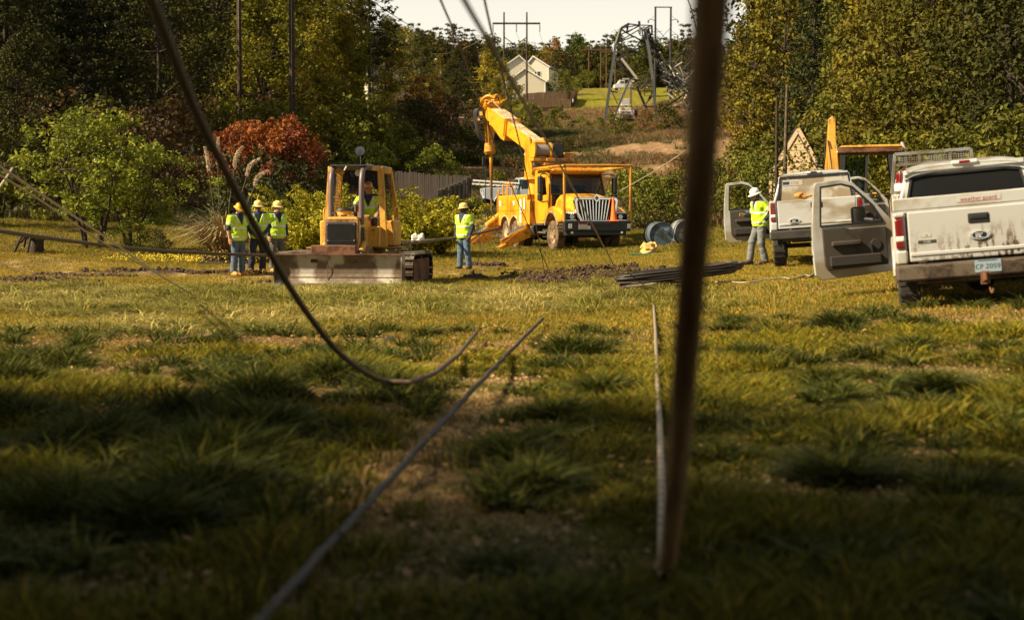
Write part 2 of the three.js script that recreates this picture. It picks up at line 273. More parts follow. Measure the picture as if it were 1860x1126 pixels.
{
  const xs = [], zs = [];
  const nx = 330, nz = 470;
  for (let i = 0; i <= nx; i++) { const t = (i / nx) * 2 - 1; xs.push(Math.sign(t) * (16 * Math.abs(t) + 900 * Math.pow(Math.abs(t), 6))); }
  for (let j = 0; j <= nz; j++) { const t = j / nz; zs.push(25 - (70 * t + 130 * t * t + 2200 * Math.pow(t, 9))); }
  const pos = new Float32Array(xs.length * zs.length * 3), col = new Float32Array(pos.length), uv = new Float32Array(xs.length * zs.length * 2), idx = [];
  let k = 0;
  for (let j = 0; j < zs.length; j++) for (let i = 0; i < xs.length; i++, k++) {
    const x = xs[i], z = zs[j], c = groundColor(x, z);
    pos.set([x, H(x, z), z], k * 3); col.set(c, k * 3); uv.set([x / 2.3, z / 2.3], k * 2);
    if (i && j) { const a = k, b = k - 1, e = k - xs.length, f = e - 1; idx.push(f, e, b, b, e, a); }
  }
  const g = new THREE.BufferGeometry();
  g.setAttribute('position', new THREE.BufferAttribute(pos, 3)); g.setAttribute('color', new THREE.BufferAttribute(col, 3)); g.setAttribute('uv', new THREE.BufferAttribute(uv, 2));
  let up = idx; // wind so that normals point up
  const A = V(pos[up[0] * 3], pos[up[0] * 3 + 1], pos[up[0] * 3 + 2]), B = V(pos[up[1] * 3], pos[up[1] * 3 + 1], pos[up[1] * 3 + 2]), D = V(pos[up[2] * 3], pos[up[2] * 3 + 1], pos[up[2] * 3 + 2]);
  if (B.sub(A).cross(D.sub(A)).y < 0) for (let i = 0; i < up.length; i += 3) { const t = up[i]; up[i] = up[i + 1]; up[i + 1] = t; }
  g.setIndex(new THREE.BufferAttribute(new Uint32Array(up), 1)); g.computeVertexNormals();
  const m = new THREE.Mesh(g, new THREE.MeshPhysicalMaterial({ vertexColors: true, roughness: 1, specularIntensity: 0.1, map: T.soil, bumpMap: T.soil, bumpScale: 0.05 }));
  m.name = 'ground'; m.receiveShadow = true; m.castShadow = true; tag(m, 'rough grassy ground of the power line corridor rising to a hill', null, null, 'structure'); scene.add(m);
}
const gp = (x, z, dy = 0) => [x, H(x, z) + dy, z];

// ------------------------------------------------------------------ grass
const LAID = [[[700, 693], [748, 694], [790, 678], [832, 645], [866, 603]], [[460, 1188], [640, 985], [830, 760], [986, 590]], [[1187, 543], [1194, 680], [1203, 980], [1206, 1060]]].map((l) => l.map(([u, v]) => { const d = EYE * FPX / (v - 400), p = at(u, v, d * 0.97); return [p.x, p.z]; }));
function laidGap(x, z) { let m = 9; for (const l of LAID) for (let i = 0; i + 1 < l.length; i++) { const [a, b] = l[i], [c, d] = l[i + 1], t = clamp(((x - a) * (c - a) + (z - b) * (d - b)) / ((c - a) ** 2 + (d - b) ** 2)); m = Math.min(m, Math.hypot(x - a - (c - a) * t, z - b - (d - b) * t)); } return m; }
function tuftGeo(seed, n, spread, h, w, lean, base) {
  const r = rng(seed), pos = [], col = [];
  for (let i = 0; i < n; i++) {
    const a = r() * 6.283, rad = Math.sqrt(r()) * spread, x = Math.cos(a) * rad, z = Math.sin(a) * rad, hh = h * (0.45 + 0.75 * r()), ww = w * (0.7 + 0.6 * r()), la = a + (r() - 0.5) * 2.4, le = lean * (0.25 + r()) * hh, ya = r() * 6.283;
    const ux = Math.cos(ya) * ww / 2, uz = Math.sin(ya) * ww / 2, lx = Math.cos(la), lz = Math.sin(la);
    const p = (t) => [x + lx * le * t * t, hh * (t - 0.32 * lean * t * t), z + lz * le * t * t];
    const a0 = p(0), a1 = p(0.5), a2 = p(1), tint = base ? base(r) : [1, 1, 1];
    const L0 = [a0[0] - ux, a0[1] - 0.02, a0[2] - uz], R0 = [a0[0] + ux, a0[1] - 0.02, a0[2] + uz], L1 = [a1[0] - ux * 0.8, a1[1], a1[2] - uz * 0.8], R1 = [a1[0] + ux * 0.8, a1[1], a1[2] + uz * 0.8];
    for (const v of [L0, R0, R1, L0, R1, L1, L1, R1, a2]) { pos.push(...v); col.push(...tint); }
  }
  const g = new THREE.BufferGeometry(); g.setAttribute('position', new THREE.BufferAttribute(new Float32Array(pos), 3)); g.setAttribute('color', new THREE.BufferAttribute(new Float32Array(col), 3)); g.computeVertexNormals(); return g;
}
const grassMat = new THREE.MeshPhysicalMaterial({ vertexColors: true, roughness: 0.75, transmission: 0.35, thickness: 0, specularIntensity: 0.15 });
function scatter(name, label, geos, mat, count, place, seed) {   // place(r) -> null or {x, z, s, sy, c}
  const lists = geos.map(() => []), r = rng(seed);
  for (let i = 0; i < count; i++) { const p = place(r); if (p) lists[Math.floor(r() * geos.length)].push(p); }
  lists.forEach((l, gi) => {
    if (!l.length) return;
    const im = new THREE.InstancedMesh(geos[gi], mat, l.length), m = new THREE.Matrix4(), q = new THREE.Quaternion(), up = V(0, 1, 0);
    l.forEach((p, i) => { q.setFromAxisAngle(up, r() * 6.283); m.compose(V(p.x, p.y ?? H(p.x, p.z), p.z), q, V(p.s, p.sy ?? p.s, p.s)); im.setMatrixAt(i, m); im.setColorAt(i, C(...p.c)); });
    im.name = numbered(name); im.castShadow = im.receiveShadow = true; tag(im, label, 'grass', null, 'stuff'); scene.add(im);
  });
}
const tintOf = (r, j = 0.35) => { const k = 1 - j / 2 + j * r(), w = (r() - 0.5) * 0.25; return [k * (1 + w), k, k * (1 - w * 0.5)]; };
const thatch = (r) => r() < 0.4 ? [1.7 + r() * 0.5, 1.15 + r() * 0.3, 1.4] : tintOf(r);
const mixc = (a, b, t) => [lerp(a[0], b[0], t), lerp(a[1], b[1], t), lerp(a[2], b[2], t)];
{
  const view = (r, d0, d1, pad = 1.15) => { const d = Math.sqrt(lerp(d0 * d0, d1 * d1, r())), x = (r() * 2 - 1) * (0.36 * pad * d + 0.5); return [x, -d]; };
  const near = [1, 2, 3, 4].map((s) => tuftGeo(s, 18, 0.11, 0.095, 0.0105, 1.1, (r) => { const k = 0.4 + 1.1 * r(); return r() < 0.2 ? [1.9 * k, 1.3 * k, 1.5 * k] : [k * (0.9 + 0.3 * r()), k, k * 0.9]; })), tall = [5, 6, 7].map((s) => tuftGeo(s, 15, 0.09, 0.30, 0.02, 0.85, (r) => { const k = 0.45 + 1.1 * r() * r() + 0.2 * r(); return [k * (0.9 + 0.35 * r()), k, k * (0.7 + 0.6 * r())]; })), pales = [16, 17, 18].map((s) => tuftGeo(s, 24, 0.15, 0.30, 0.013, 1.5, (r) => { const k = 0.45 + 0.9 * r(); return [k * (0.9 + 0.3 * r()), k, k * 0.9]; })), low = [8, 9, 10].map((s) => tuftGeo(s, 22, 0.17, 0.07, 0.008, 0.9, thatch)), dryg = [11, 12, 19].map((s) => tuftGeo(s, 20, 0.14, 0.05, 0.0075, 2.8, (r) => { const k = 0.4 + 1.0 * r(); return [k, k * (0.9 + 0.2 * r()), k]; }));
  const green = [0.075, 0.10, 0.008], olive = [0.16, 0.155, 0.016], straw = [0.62, 0.46, 0.20], pale = [0.36, 0.33, 0.16], yel = [0.26, 0.255, 0.022];
  const cheap = heapAt;
  scatter('lawn_grass', 'short mixed green grass and weeds on the near ground', near, grassMat, 48000, (r) => {
    const [x, z] = view(r, 3.4, 15); if (r() < bareness(x, z) * 0.97 || laidGap(x, z) < 0.07) return null;
    const k = fbm(x * 1.1, z * 1.1, 3, 120); return { x, z, s: 0.7 + r() * 0.9, sy: (0.5 + r() * 0.9) * (0.25 + 1.9 * smooth(k, 0.3, 0.75)), c: mixc(mixc(green, olive, k), yel, smooth(-z, 9, 15) * 0.6) };
  }, 201);
  const CL = [[-1.5, -12.2, 0.45], [-1.0, -11.6, 0.3], [-1.9, -10.8, 0.5], [-2.2, -9.4, 0.55], [-1.65, -9.0, 0.4], [-2.4, -8.4, 0.5], [-1.7, -8.0, 0.45], [-1.6, -7.2, 0.42], [-2.1, -6.6, 0.42], [-1.65, -6.4, 0.3], [-3.5, -9.6, 0.55], [-4.5, -13.4, 0.6], [-4.2, -11.6, 0.5], [-0.42, -10.2, 0.3], [-0.36, -9.5, 0.26], [0.62, -14.6, 0.42], [-0.05, -8.1, 0.2], [0.1, -7.2, 0.2], [0.74, -11.3, 0.25], [0.3, -10.0, 0.22], [2.2, -13.2, 0.2], [3.2, -10.6, 0.14], [3.6, -15.6, 0.25], [1.7, -7.4, 0.15], [0.55, -6.2, 0.18], [-0.7, -12.9, 0.3], [1.3, -13.0, 0.35]];
  { const q = rng(77); for (let i = 0; i < 420; i++) { const [x, z] = view(q, 3.8, 18); CL.push([x, z, 0.05 + 0.2 * q() * q() + (x < 1 ? 0.05 : 0)]); } }
  scatter('tall_grass', 'clumps of longer dark green grass on the near ground', tall, grassMat, 8000, (r) => {
    const c = CL[r() < 0.42 ? Math.floor(r() * 27) : Math.floor(r() * CL.length)], a = r() * 6.283, q = Math.pow(r(), 0.7) * c[2] * 0.85 * (0.6 + 0.9 * noise2(Math.cos(a) * 2 + c[0] * 9, Math.sin(a) * 2 + c[1] * 9)), x = c[0] + Math.cos(a) * q, z = c[1] + Math.sin(a) * q * 0.8; if (laidGap(x, z) < 0.3 + 0.1 * c[2]) return null;
    const e = 1 - q / (c[2] * 1.2), w = r(); return { x, z, s: 0.7 + r() * 0.6, sy: (0.30 + 0.85 * e) * (0.5 + 0.7 * r()) * (0.55 + 0.6 * Math.min(1, c[2] / 0.5)), c: mixc([0.05, 0.07, 0.008], [0.19, 0.20, 0.035], w * w) };
  }, 202);
  scatter('dry_thatch', 'flattened straw coloured dead grass between the green patches', dryg, grassMat, 30000, (r) => {
    const [x, z] = view(r, 3.4, 18); if (r() > bareness(x, z) * 0.9 + 0.08 || laidGap(x, z) < 0.05) return null;
    return { x, z, s: 0.8 + r() * 0.7, c: mixc([0.30, 0.18, 0.075], straw, r()) };
  }, 203);
  scatter('lawn_grass', 'short yellow green grass across the lit middle ground', low, grassMat, 60000, (r) => {
    const [x, z] = view(r, 14, 46); if (r() < bareness(x, z) * 0.7 || r() < cheap(x, z)[0] * 0.88) return null;
    const k = fbm(x * 0.6, z * 0.6, 3, 120); return { x, z, s: 0.8 + r() * 0.9, sy: 0.6 + r() * 0.9, c: mixc(mixc([0.12, 0.13, 0.014], yel, k), [0.34, 0.29, 0.07], r() * 0.5) };
  }, 204);
  scatter('tall_grass', 'pale tall unmown grass in front of the bulldozer blade', pales, grassMat, 17000, (r) => {
    const [x, z] = view(r, 17, 31); const m = smooth(x, 4.5, 0.5) * (0.25 + 0.9 * smooth(fbm(x * 1.3, z * 0.9, 3, 144), 0.42, 0.62)) * smooth(fbm(x * 0.4 + 40, z * 0.4, 3, 140) + smooth(-z, 19, 24) * 0.25 - smooth(-z, 27.5, 31) * 0.5, 0.45, 0.85); if (r() > m || r() < cheap(x, z)[0]) return null;
    return { x, z, s: 0.8 + r() * 0.9, sy: 0.3 + r() * r() * 1.25, c: mixc([0.19, 0.19, 0.022], [0.62, 0.52, 0.2], r() * (0.25 + 0.9 * smooth(fbm(x * 0.8, z * 0.6, 3, 146), 0.4, 0.65))) };
  }, 205);
  scatter('lawn_grass', 'short grass round the trucks and up to the shrubs', low, grassMat, 34000, (r) => {
    const [x, z] = view(r, 44, 85, 1.1); if (r() < cheap(x, z)[0] * 0.9) return null;
    return { x, z, s: 1.5 + r() * 1.4, sy: 1 + r() * 1.8, c: mixc([0.11, 0.13, 0.022], [0.22, 0.21, 0.03], r()) };
  }, 206);
  const rough = [13, 14, 15].map((s) => tuftGeo(s, 30, 0.42, 0.62, 0.035, 0.8, tintOf));
  scatter('rough_grass', 'brown dry weeds and brush grass on the hillside', rough, grassMat, 95000, (r) => {
    const d = lerp(66, 300, r()), x = (r() * 2 - 1) * (0.46 * d), z = -d; const k = fbm(x * 0.07, z * 0.07, 3, 150);
    const bank = smooth(d, 94, 106) * (1 - smooth(d, 134, 148)) * smooth(x, -14, -3) * smooth(fbm(x * 0.10 + 3, z * 0.2, 4, 40), 0.36, 0.45); if (r() < bank * 0.95 || x > -2 && r() < smooth(d - 1.6 * Math.max(0, x - 15), 248, 266)) return null;
    const dry = [0.27, 0.175, 0.085], g = [0.075, 0.085, 0.024], w = smooth(k + (r() - 0.5) * 0.35 + smooth(d, 145, 175) * 0.25, 0.42, 0.58);
    return { x, z, s: 0.8 + r() * 1.0, sy: 0.5 + r() * 1.0, c: mixc(g, dry, w) };
  }, 207);
}

// ------------------------------------------------------------------ trees and shrubs
function leafMat(r, g, b, tr = 0.35) { return new THREE.MeshPhysicalMaterial({ color: C(r, g, b), vertexColors: true, roughness: 0.7, transmission: tr, thickness: 0, specularIntensity: 0.2 }); }
function limb(kit, a, b, r0, r1, seg = 6) { kit.cyl(a.toArray(), b.toArray(), r0, r1, seg, true); }
// a bundle of leaf faces into arrays
class Leaves {
  constructor(seed) { this.r = rng(seed); this.p = []; this.c = []; this.n = []; }
  leaf(x, y, z, size, asp, tint, up = 0.3, out) {
    const r = this.r; const th = r() * 6.283, ph = Math.acos(2 * r() - 1);
    let n = V(Math.sin(ph) * Math.cos(th), Math.cos(ph) + up, Math.sin(ph) * Math.sin(th)); if (out) n.add(out); n.normalize();
    const t = V(r() - 0.5, r() - 0.7, r() - 0.5).cross(n).normalize(), b = n.clone().cross(t), l = size / 2, w = size * asp / 2;
    const P = (u, v, k) => [x + t.x * u + b.x * v + n.x * k, y + t.y * u + b.y * v + n.y * k, z + t.z * u + b.z * v + n.z * k];
    const A = P(-l, 0, 0), B = P(l * 0.1, -w, size * 0.07), D = P(l, 0, 0), E = P(l * 0.1, w, size * 0.07);
    for (const v of [A, B, D, A, D, E]) { this.p.push(v[0], v[1], v[2]); this.c.push(tint[0], tint[1], tint[2]); }
  }
  cluster(c, rad, n, size, asp, pal, flat = 1, up = 0.3) {
    const r = this.r, base = pal(r);
    for (let i = 0; i < n; i++) {
      const th = r() * 6.283, ph = Math.acos(2 * r() - 1), rr = rad * Math.pow(r(), 0.45);
      const o = V(Math.sin(ph) * Math.cos(th), Math.cos(ph) * flat, Math.sin(ph) * Math.sin(th));
      const j = 0.75 + 0.5 * r();
      this.leaf(c.x + o.x * rr, c.y + o.y * rr, c.z + o.z * rr, size * (0.7 + 0.6 * r()), asp, [base[0] * j, base[1] * j, base[2] * j], up, o.multiplyScalar(0.6));
    }
  }
  geo() { const g = new THREE.BufferGeometry(); g.setAttribute('position', new THREE.BufferAttribute(new Float32Array(this.p), 3)); g.setAttribute('color', new THREE.BufferAttribute(new Float32Array(this.c), 3)); g.computeVertexNormals(); return g; }
}
const palVar = (a, b) => (r) => { const t = r(), k = 0.65 + 0.7 * r(); return mixc(a, b, t).map((v) => v * k); };
// broad tree: trunk, limbs, and leaf clusters spread over an uneven crown
function broadProto(seed, o) {
  const { h = 14, cw = 4, base = 0.25, tr = 0.18, clusters = 90, per = 46, size = 0.34, crad = 0.95, pal, lean = 0.04, shape = (t) => Math.sin(Math.PI * Math.pow(t, 0.75)) * 0.9 + 0.1, hollow = 0.45, asp = 0.6, stems = 1 } = o;
  const r = rng(seed), wood = K(), lv = new Leaves(seed + 1);
  const lobes = [0, 1, 2, 3, 4].map(() => [r() * 6.283, r(), 0.2 + r() * 0.3]);
  for (let s = 0; s < stems; s++) {
    const ba = r() * 6.283, off = stems > 1 ? 0.16 : 0, bx = Math.cos(ba) * off, bz = Math.sin(ba) * off, spread = stems > 1 ? cw * 0.5 : h * lean;
    let prev = V(bx, -0.3, bz), pr = tr; const nseg = 6, pts = [];
    for (let i = 1; i <= nseg; i++) { const t = i / nseg, p = V(bx + Math.cos(ba) * spread * t + (r() - 0.5) * h * 0.03, h * 0.9 * t, bz + Math.sin(ba) * spread * t + (r() - 0.5) * h * 0.03), q = tr * (1 - 0.85 * t); limb(wood, prev, p, pr, q, 7); pts.push(p); prev = p; pr = q; }
    const nc = Math.round(clusters / stems);
    for (let i = 0; i < nc; i++) {
      const t = clamp((i + r()) / nc), y = h * (base + (1 - base) * t), a = r() * 6.283;
      let w = cw * shape(t); for (const [la, lt, lw] of lobes) w *= 1 + lw * Math.cos(a - la) * Math.exp(-Math.pow((t - lt) * 4, 2));
      const rr = w * (hollow + (1 - hollow) * Math.sqrt(r())) * (r() < 0.15 ? 0.4 : 1), c = V(prev.x * t * 0.6 + Math.cos(a) * rr, y + (r() - 0.5) * 0.5, prev.z * t * 0.6 + Math.sin(a) * rr);
      const from = pts[Math.min(nseg - 1, Math.max(0, Math.floor((c.y / (h * 0.9)) * nseg - 1.2)))];
      if (i % 2 === 0) { const mid = from.clone().lerp(c, 0.55).add(V(0, -0.12 * rr, 0)); limb(wood, from, mid, tr * 0.28 * (1 - t * 0.5), tr * 0.16, 5); limb(wood, mid, c, tr * 0.16, tr * 0.05, 5); }
      lv.cluster(c, crad * (0.7 + 0.6 * r()), Math.round(per * (0.7 + 0.6 * r())), size, asp, pal, 0.7);
    }
  }
  return { wood: wood.geo(), leaf: lv.geo(), h };
}
function pineProto(seed, o) {
  const { h = 18, cw = 3, base = 0.25, tr = 0.2, tiers = 20, per = 26, size = 0.5, pal, taper = 0.9, droop = 0.1 } = o;
  const r = rng(seed), wood = K(), lv = new Leaves(seed + 1);
  let prev = V(0, -0.3, 0), pr = tr; for (let i = 1; i <= 6; i++) { const t = i / 6, p = V((r() - 0.5) * 0.2, h * 0.98 * t, (r() - 0.5) * 0.2), q = tr * (1 - 0.9 * t); limb(wood, prev, p, pr, q, 7); prev = p; pr = q; }
  for (let i = 0; i < tiers; i++) {
    const t = (i + r() * 0.6) / tiers, y = h * (base + (1 - base) * t), nb = 4 + Math.floor(r() * 3), a0 = r() * 6.283;
    for (let b = 0; b < nb; b++) {
      const a = a0 + b * 6.283 / nb + r() * 0.7, L = cw * (1 - taper * t) * (0.6 + 0.6 * r()) + 0.25, e = V(Math.cos(a) * L, y - droop * L + L * 0.18, Math.sin(a) * L), s = V(0, y, 0);
      limb(wood, s, e, 0.045, 0.015, 4);
      const tint = pal(r);
      for (let k = 0; k < per; k++) { const u = 0.25 + 0.8 * Math.sqrt(r()), w = (0.15 + 0.22 * L) * (1.15 - u * 0.6), j = 0.75 + 0.5 * r(); lv.leaf(s.x + (e.x - s.x) * u + (r() - 0.5) * w * 2, s.y + (e.y - s.y) * u + (r() - 0.5) * w * 0.9, s.z + (e.z - s.z) * u + (r() - 0.5) * w * 2, size * (0.6 + 0.7 * r()), 0.32, tint.map((v) => v * j), 0.5); }
    }
  }
  return { wood: wood.geo(), leaf: lv.geo(), h };
}
const G = { dark: palVar([0.058, 0.064, 0.011], [0.10, 0.10, 0.016]), mid: palVar([0.095, 0.10, 0.012], [0.155, 0.145, 0.018]), bright: palVar([0.13, 0.15, 0.02], [0.20, 0.20, 0.026]), yellow: palVar([0.17, 0.14, 0.02], [0.25, 0.19, 0.028]), olive: palVar([0.115, 0.105, 0.013], [0.18, 0.15, 0.018]), brown: palVar([0.13, 0.075, 0.028], [0.19, 0.115, 0.035]), pine: palVar([0.035, 0.045, 0.014], [0.06, 0.068, 0.02]), red: palVar([0.24, 0.055, 0.02], [0.33, 0.10, 0.03]) };
const PR = {
  oak: broadProto(11, { h: 17, cw: 4.6, base: 0.12, tr: 0.24, clusters: 175, per: 76, size: 0.27, crad: 1.0, pal: G.mid }),
  oak2: broadProto(12, { h: 19, cw: 4.2, base: 0.1, tr: 0.26, clusters: 180, per: 76, size: 0.27, crad: 1.0, pal: G.dark }),
  vine: broadProto(13, { h: 16, cw: 4.2, base: 0.03, tr: 0.2, clusters: 200, per: 76, size: 0.25, crad: 0.95, pal: G.olive, shape: (t) => 0.75 + 0.3 * Math.sin(t * 5) * (1 - t) - 0.55 * t * t }),
  slim: broadProto(14, { h: 15, cw: 2.5, base: 0.22, tr: 0.14, clusters: 110, per: 34, size: 0.3, crad: 0.75, pal: G.olive }),
  yellow: broadProto(15, { h: 11, cw: 3.2, base: 0.12, tr: 0.14, clusters: 120, per: 36, size: 0.32, crad: 0.8, pal: G.yellow }),
  airy: broadProto(16, { h: 12, cw: 2.8, base: 0.3, tr: 0.12, clusters: 70, per: 20, size: 0.26, crad: 0.75, pal: G.yellow }),
  dome: broadProto(17, { h: 6.2, cw: 3.3, base: 0.22, tr: 0.14, clusters: 110, per: 44, size: 0.24, crad: 0.62, pal: G.mid, shape: (t) => Math.sqrt(1 - t * t * 0.92) }),
  small: broadProto(18, { h: 4.4, cw: 1.9, base: 0.3, tr: 0.06, clusters: 125, per: 46, size: 0.14, crad: 0.36, pal: G.bright, stems: 5, shape: (t) => 0.45 + 0.75 * Math.sin(Math.PI * Math.min(1, t * 0.95 + 0.12)) }),
  shrub: broadProto(19, { h: 2.4, cw: 1.5, base: 0.06, tr: 0.04, clusters: 60, per: 36, size: 0.16, crad: 0.42, pal: G.mid, stems: 3 }),
  shrub2: broadProto(20, { h: 2.2, cw: 1.6, base: 0.04, tr: 0.035, clusters: 55, per: 34, size: 0.14, crad: 0.4, pal: G.bright, stems: 4 }),
  brownbush: broadProto(21, { h: 3.4, cw: 2.2, base: 0.08, tr: 0.05, clusters: 80, per: 26, size: 0.17, crad: 0.5, pal: G.brown, stems: 4 }),
  pine: pineProto(31, { h: 20, cw: 3.1, base: 0.22, tiers: 26, per: 30, size: 0.5, pal: G.pine }),
  pine2: pineProto(32, { h: 17, cw: 2.6, base: 0.4, tiers: 17, per: 32, size: 0.5, pal: G.pine, taper: 0.55 }),
  cedar: pineProto(33, { h: 9, cw: 2.1, base: 0.03, tiers: 22, per: 34, size: 0.3, pal: palVar([0.04, 0.055, 0.02], [0.065, 0.075, 0.024]), taper: 0.95 }),
};
// far, cheap ones for the ridge: wood and leaves in one coarse shape each
PR.farOak = broadProto(41, { h: 11, cw: 3.6, base: 0.1, tr: 0.2, clusters: 46, per: 26, size: 0.62, crad: 1.1, pal: G.dark });
PR.farPine = pineProto(42, { h: 13, cw: 2.6, base: 0.2, tiers: 13, per: 12, size: 0.85, pal: G.pine, taper: 0.6 });
const LM = { std: leafMat(1, 1, 1), warm: leafMat(1.12, 1.05, 0.8), deep: leafMat(0.5, 0.5, 0.5, 0.25), shade: leafMat(0.72, 0.70, 0.62, 0.3), lit: leafMat(1.5, 1.42, 0.8, 0.4), yell: leafMat(1.3, 1.3, 0.8), rust: leafMat(1.55, 0.85, 0.7), lite: leafMat(1.25, 1.3, 1.0) };  // lit, shade and deep put light and shadow into the leaf colour
const PLUME = S(C(0.62, 0.50, 0.36), 0.9);
function tree(kind, name, label, cat, x, z, s, group, mat = 'std', sy = s, turn, bark = M.bark) {
  const p = PR[kind], o = thing(name, label, cat, [x, H(x, z) - 0.05, z], turn ?? (x * 13.7 + z * 7.3) % 6.28, group);
  const a = new THREE.Mesh(p.wood, bark), b = new THREE.Mesh(p.leaf, LM[mat]); a.name = cat === 'shrub' ? 'stem' : 'trunk'; b.name = cat === 'shrub' ? 'foliage' : 'crown';
  for (const m of [a, b]) { m.castShadow = m.receiveShadow = true; o.add(m); }
  o.scale.set(s, sy, s); return o;
}
// left woods, back row that runs out of the top of the picture
{
  const g = 'tall trees of the dark left woods';
  const rows = [   // u, distance, kind, scale, material, words
    [20, 84, 'oak2', 1.05, 'deep', 'dark broadleaf tree at the left edge of the photo'],
    [95, 92, 'pine', 1.05, 'deep', 'dark pine rising out of frame behind the left multi-stemmed tree'],
    [160, 86, 'pine', 1.0, 'deep', 'near black pine between two broadleaf trees at upper left'],
    [225, 98, 'oak2', 1.05, 'deep', 'dark tree behind the blurred hanging cable, left of it'],
    [300, 92, 'oak2', 1.0, 'shade', 'olive leaved tree crossed by the blurred hanging cable'],
    [365, 112, 'oak', 1.1, 'shade', 'leafy tree above the light green dome shaped tree'],
    [430, 118, 'pine2', 1.2, 'shade', 'pine behind the shorter of the two tall wooden poles'],
    [480, 108, 'oak', 1.05, 'lit', 'leafy tree coloured as sunlit between the two tall wooden poles'],
    [545, 124, 'oak', 1.1, 'lit', 'yellow green tree just right of the taller wooden pole'],
    [597, 128, 'slim', 1.35, 'lit', 'slender yellowish tree left of the last dark pine at the sky'],
    [640, 132, 'pine', 1.05, 'shade', 'dark pine standing against the sky at the end of the left woods'],
    [672, 138, 'pine2', 0.98, 'shade', 'dark ragged pine whose edge meets the white sky on the right'],
    [-60, 78, 'oak2', 1, 'deep', 'dark tree cut by the left edge of the photo'],
    [130, 118, 'oak2', 1.2, 'deep', 'tree deep in the woods behind the near black pine'],
    [262, 122, 'pine', 1.15, 'deep', 'pine deep in the woods behind the hanging cable'],
    [400, 136, 'oak2', 1.25, 'shade', 'tree deep in the woods behind the dome shaped tree'],
    [505, 142, 'oak2', 1.2, 'shade', 'dark tree filling the gap left of the taller pole'],
    [570, 146, 'oak', 1.15, 'lit', 'tree deep in the woods right of the taller pole'],
    [618, 112, 'vine', 0.72, 'lit', 'vine covered tree below the last dark pine'],
    [340, 84, 'brownbush', 1.7, 'shade', 'brownish budding tree below the dark woods left of the red bush'],
    [662, 112, 'oak', 0.5, 'lit', 'lower green tree below the last pine of the left woods'],
    [585, 104, 'slim', 0.75, 'lit', 'spindly young yellow green tree right of the taller pole'],
    [548, 96, 'airy', 0.72, 'lit', 'thin sapling with sparse yellow green leaves beside the taller pole'],
    [455, 94, 'brownbush', 1.7, 'shade', 'brownish thicket between the poles above the red bush'],
  ];
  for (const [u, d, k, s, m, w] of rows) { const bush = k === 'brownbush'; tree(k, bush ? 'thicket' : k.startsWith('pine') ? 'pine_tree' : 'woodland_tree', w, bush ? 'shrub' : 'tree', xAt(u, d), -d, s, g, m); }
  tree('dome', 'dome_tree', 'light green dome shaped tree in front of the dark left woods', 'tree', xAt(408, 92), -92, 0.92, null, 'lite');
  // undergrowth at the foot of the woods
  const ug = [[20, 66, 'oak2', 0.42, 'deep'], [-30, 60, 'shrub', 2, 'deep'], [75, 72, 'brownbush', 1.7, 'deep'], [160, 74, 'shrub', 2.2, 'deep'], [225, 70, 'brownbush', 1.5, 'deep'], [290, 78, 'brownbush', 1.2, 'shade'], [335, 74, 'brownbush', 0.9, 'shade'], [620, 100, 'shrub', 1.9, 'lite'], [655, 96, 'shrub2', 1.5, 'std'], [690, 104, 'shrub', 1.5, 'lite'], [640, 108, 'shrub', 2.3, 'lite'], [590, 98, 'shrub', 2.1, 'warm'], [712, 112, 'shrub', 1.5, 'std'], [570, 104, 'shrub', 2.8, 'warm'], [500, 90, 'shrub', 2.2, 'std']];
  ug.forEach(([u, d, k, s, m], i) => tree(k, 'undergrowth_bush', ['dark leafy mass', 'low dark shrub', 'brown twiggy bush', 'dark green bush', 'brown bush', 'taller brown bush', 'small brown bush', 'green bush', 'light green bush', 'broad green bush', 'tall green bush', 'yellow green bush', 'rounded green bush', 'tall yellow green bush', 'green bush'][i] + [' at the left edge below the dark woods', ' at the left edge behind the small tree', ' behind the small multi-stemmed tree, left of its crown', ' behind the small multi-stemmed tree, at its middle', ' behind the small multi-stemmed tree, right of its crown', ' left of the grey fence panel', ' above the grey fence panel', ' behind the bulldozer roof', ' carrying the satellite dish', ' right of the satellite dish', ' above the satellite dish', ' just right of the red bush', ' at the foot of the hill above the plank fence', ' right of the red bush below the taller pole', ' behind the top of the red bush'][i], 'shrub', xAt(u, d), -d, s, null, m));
}
// small trees and shrubs in front of the left woods
tree('small', 'multi_stem_tree', 'small light green multi-stemmed tree on the left lawn', 'tree', xAt(165, 47), -47, 1.12, null, 'lite', 1.0, 0.5);
tree('small', 'multi_stem_tree', 'narrower light green small tree leaning right of the multi-stemmed one', 'tree', xAt(238, 48.5), -48.5, 0.85, null, 'lite', 0.80, 2.6);
tree('shrub2', 'low_shrub', 'small bright shrub at the foot of the left multi-stemmed tree', 'shrub', xAt(242, 46), -46, 0.5, null, 'std');
tree('shrub', 'low_shrub', 'small round grey green bush beside the pampas grass', 'shrub', xAt(286, 45.5), -45.5, 0.34, null, 'deep');
for (const [u, d, s, w, k] of [[560, 43, 1.12, 'feathery yellow green bush left of the bulldozer', 'std'], [605, 45, 1.15, 'feathery yellow green bush behind the bulldozer cab', 'std'], [530, 46, 0.8, 'small feathery bush beside the third worker', 'std'], [752, 46, 1.08, 'feathery yellow green bush right of the bulldozer', 'std'], [800, 48, 0.95, 'sparse feathery bush left of the single worker', 'warm'], [700, 48, 1.0, 'feathery bush hidden behind the bulldozer cab', 'std']]) feathery(w, u, d, s, k);
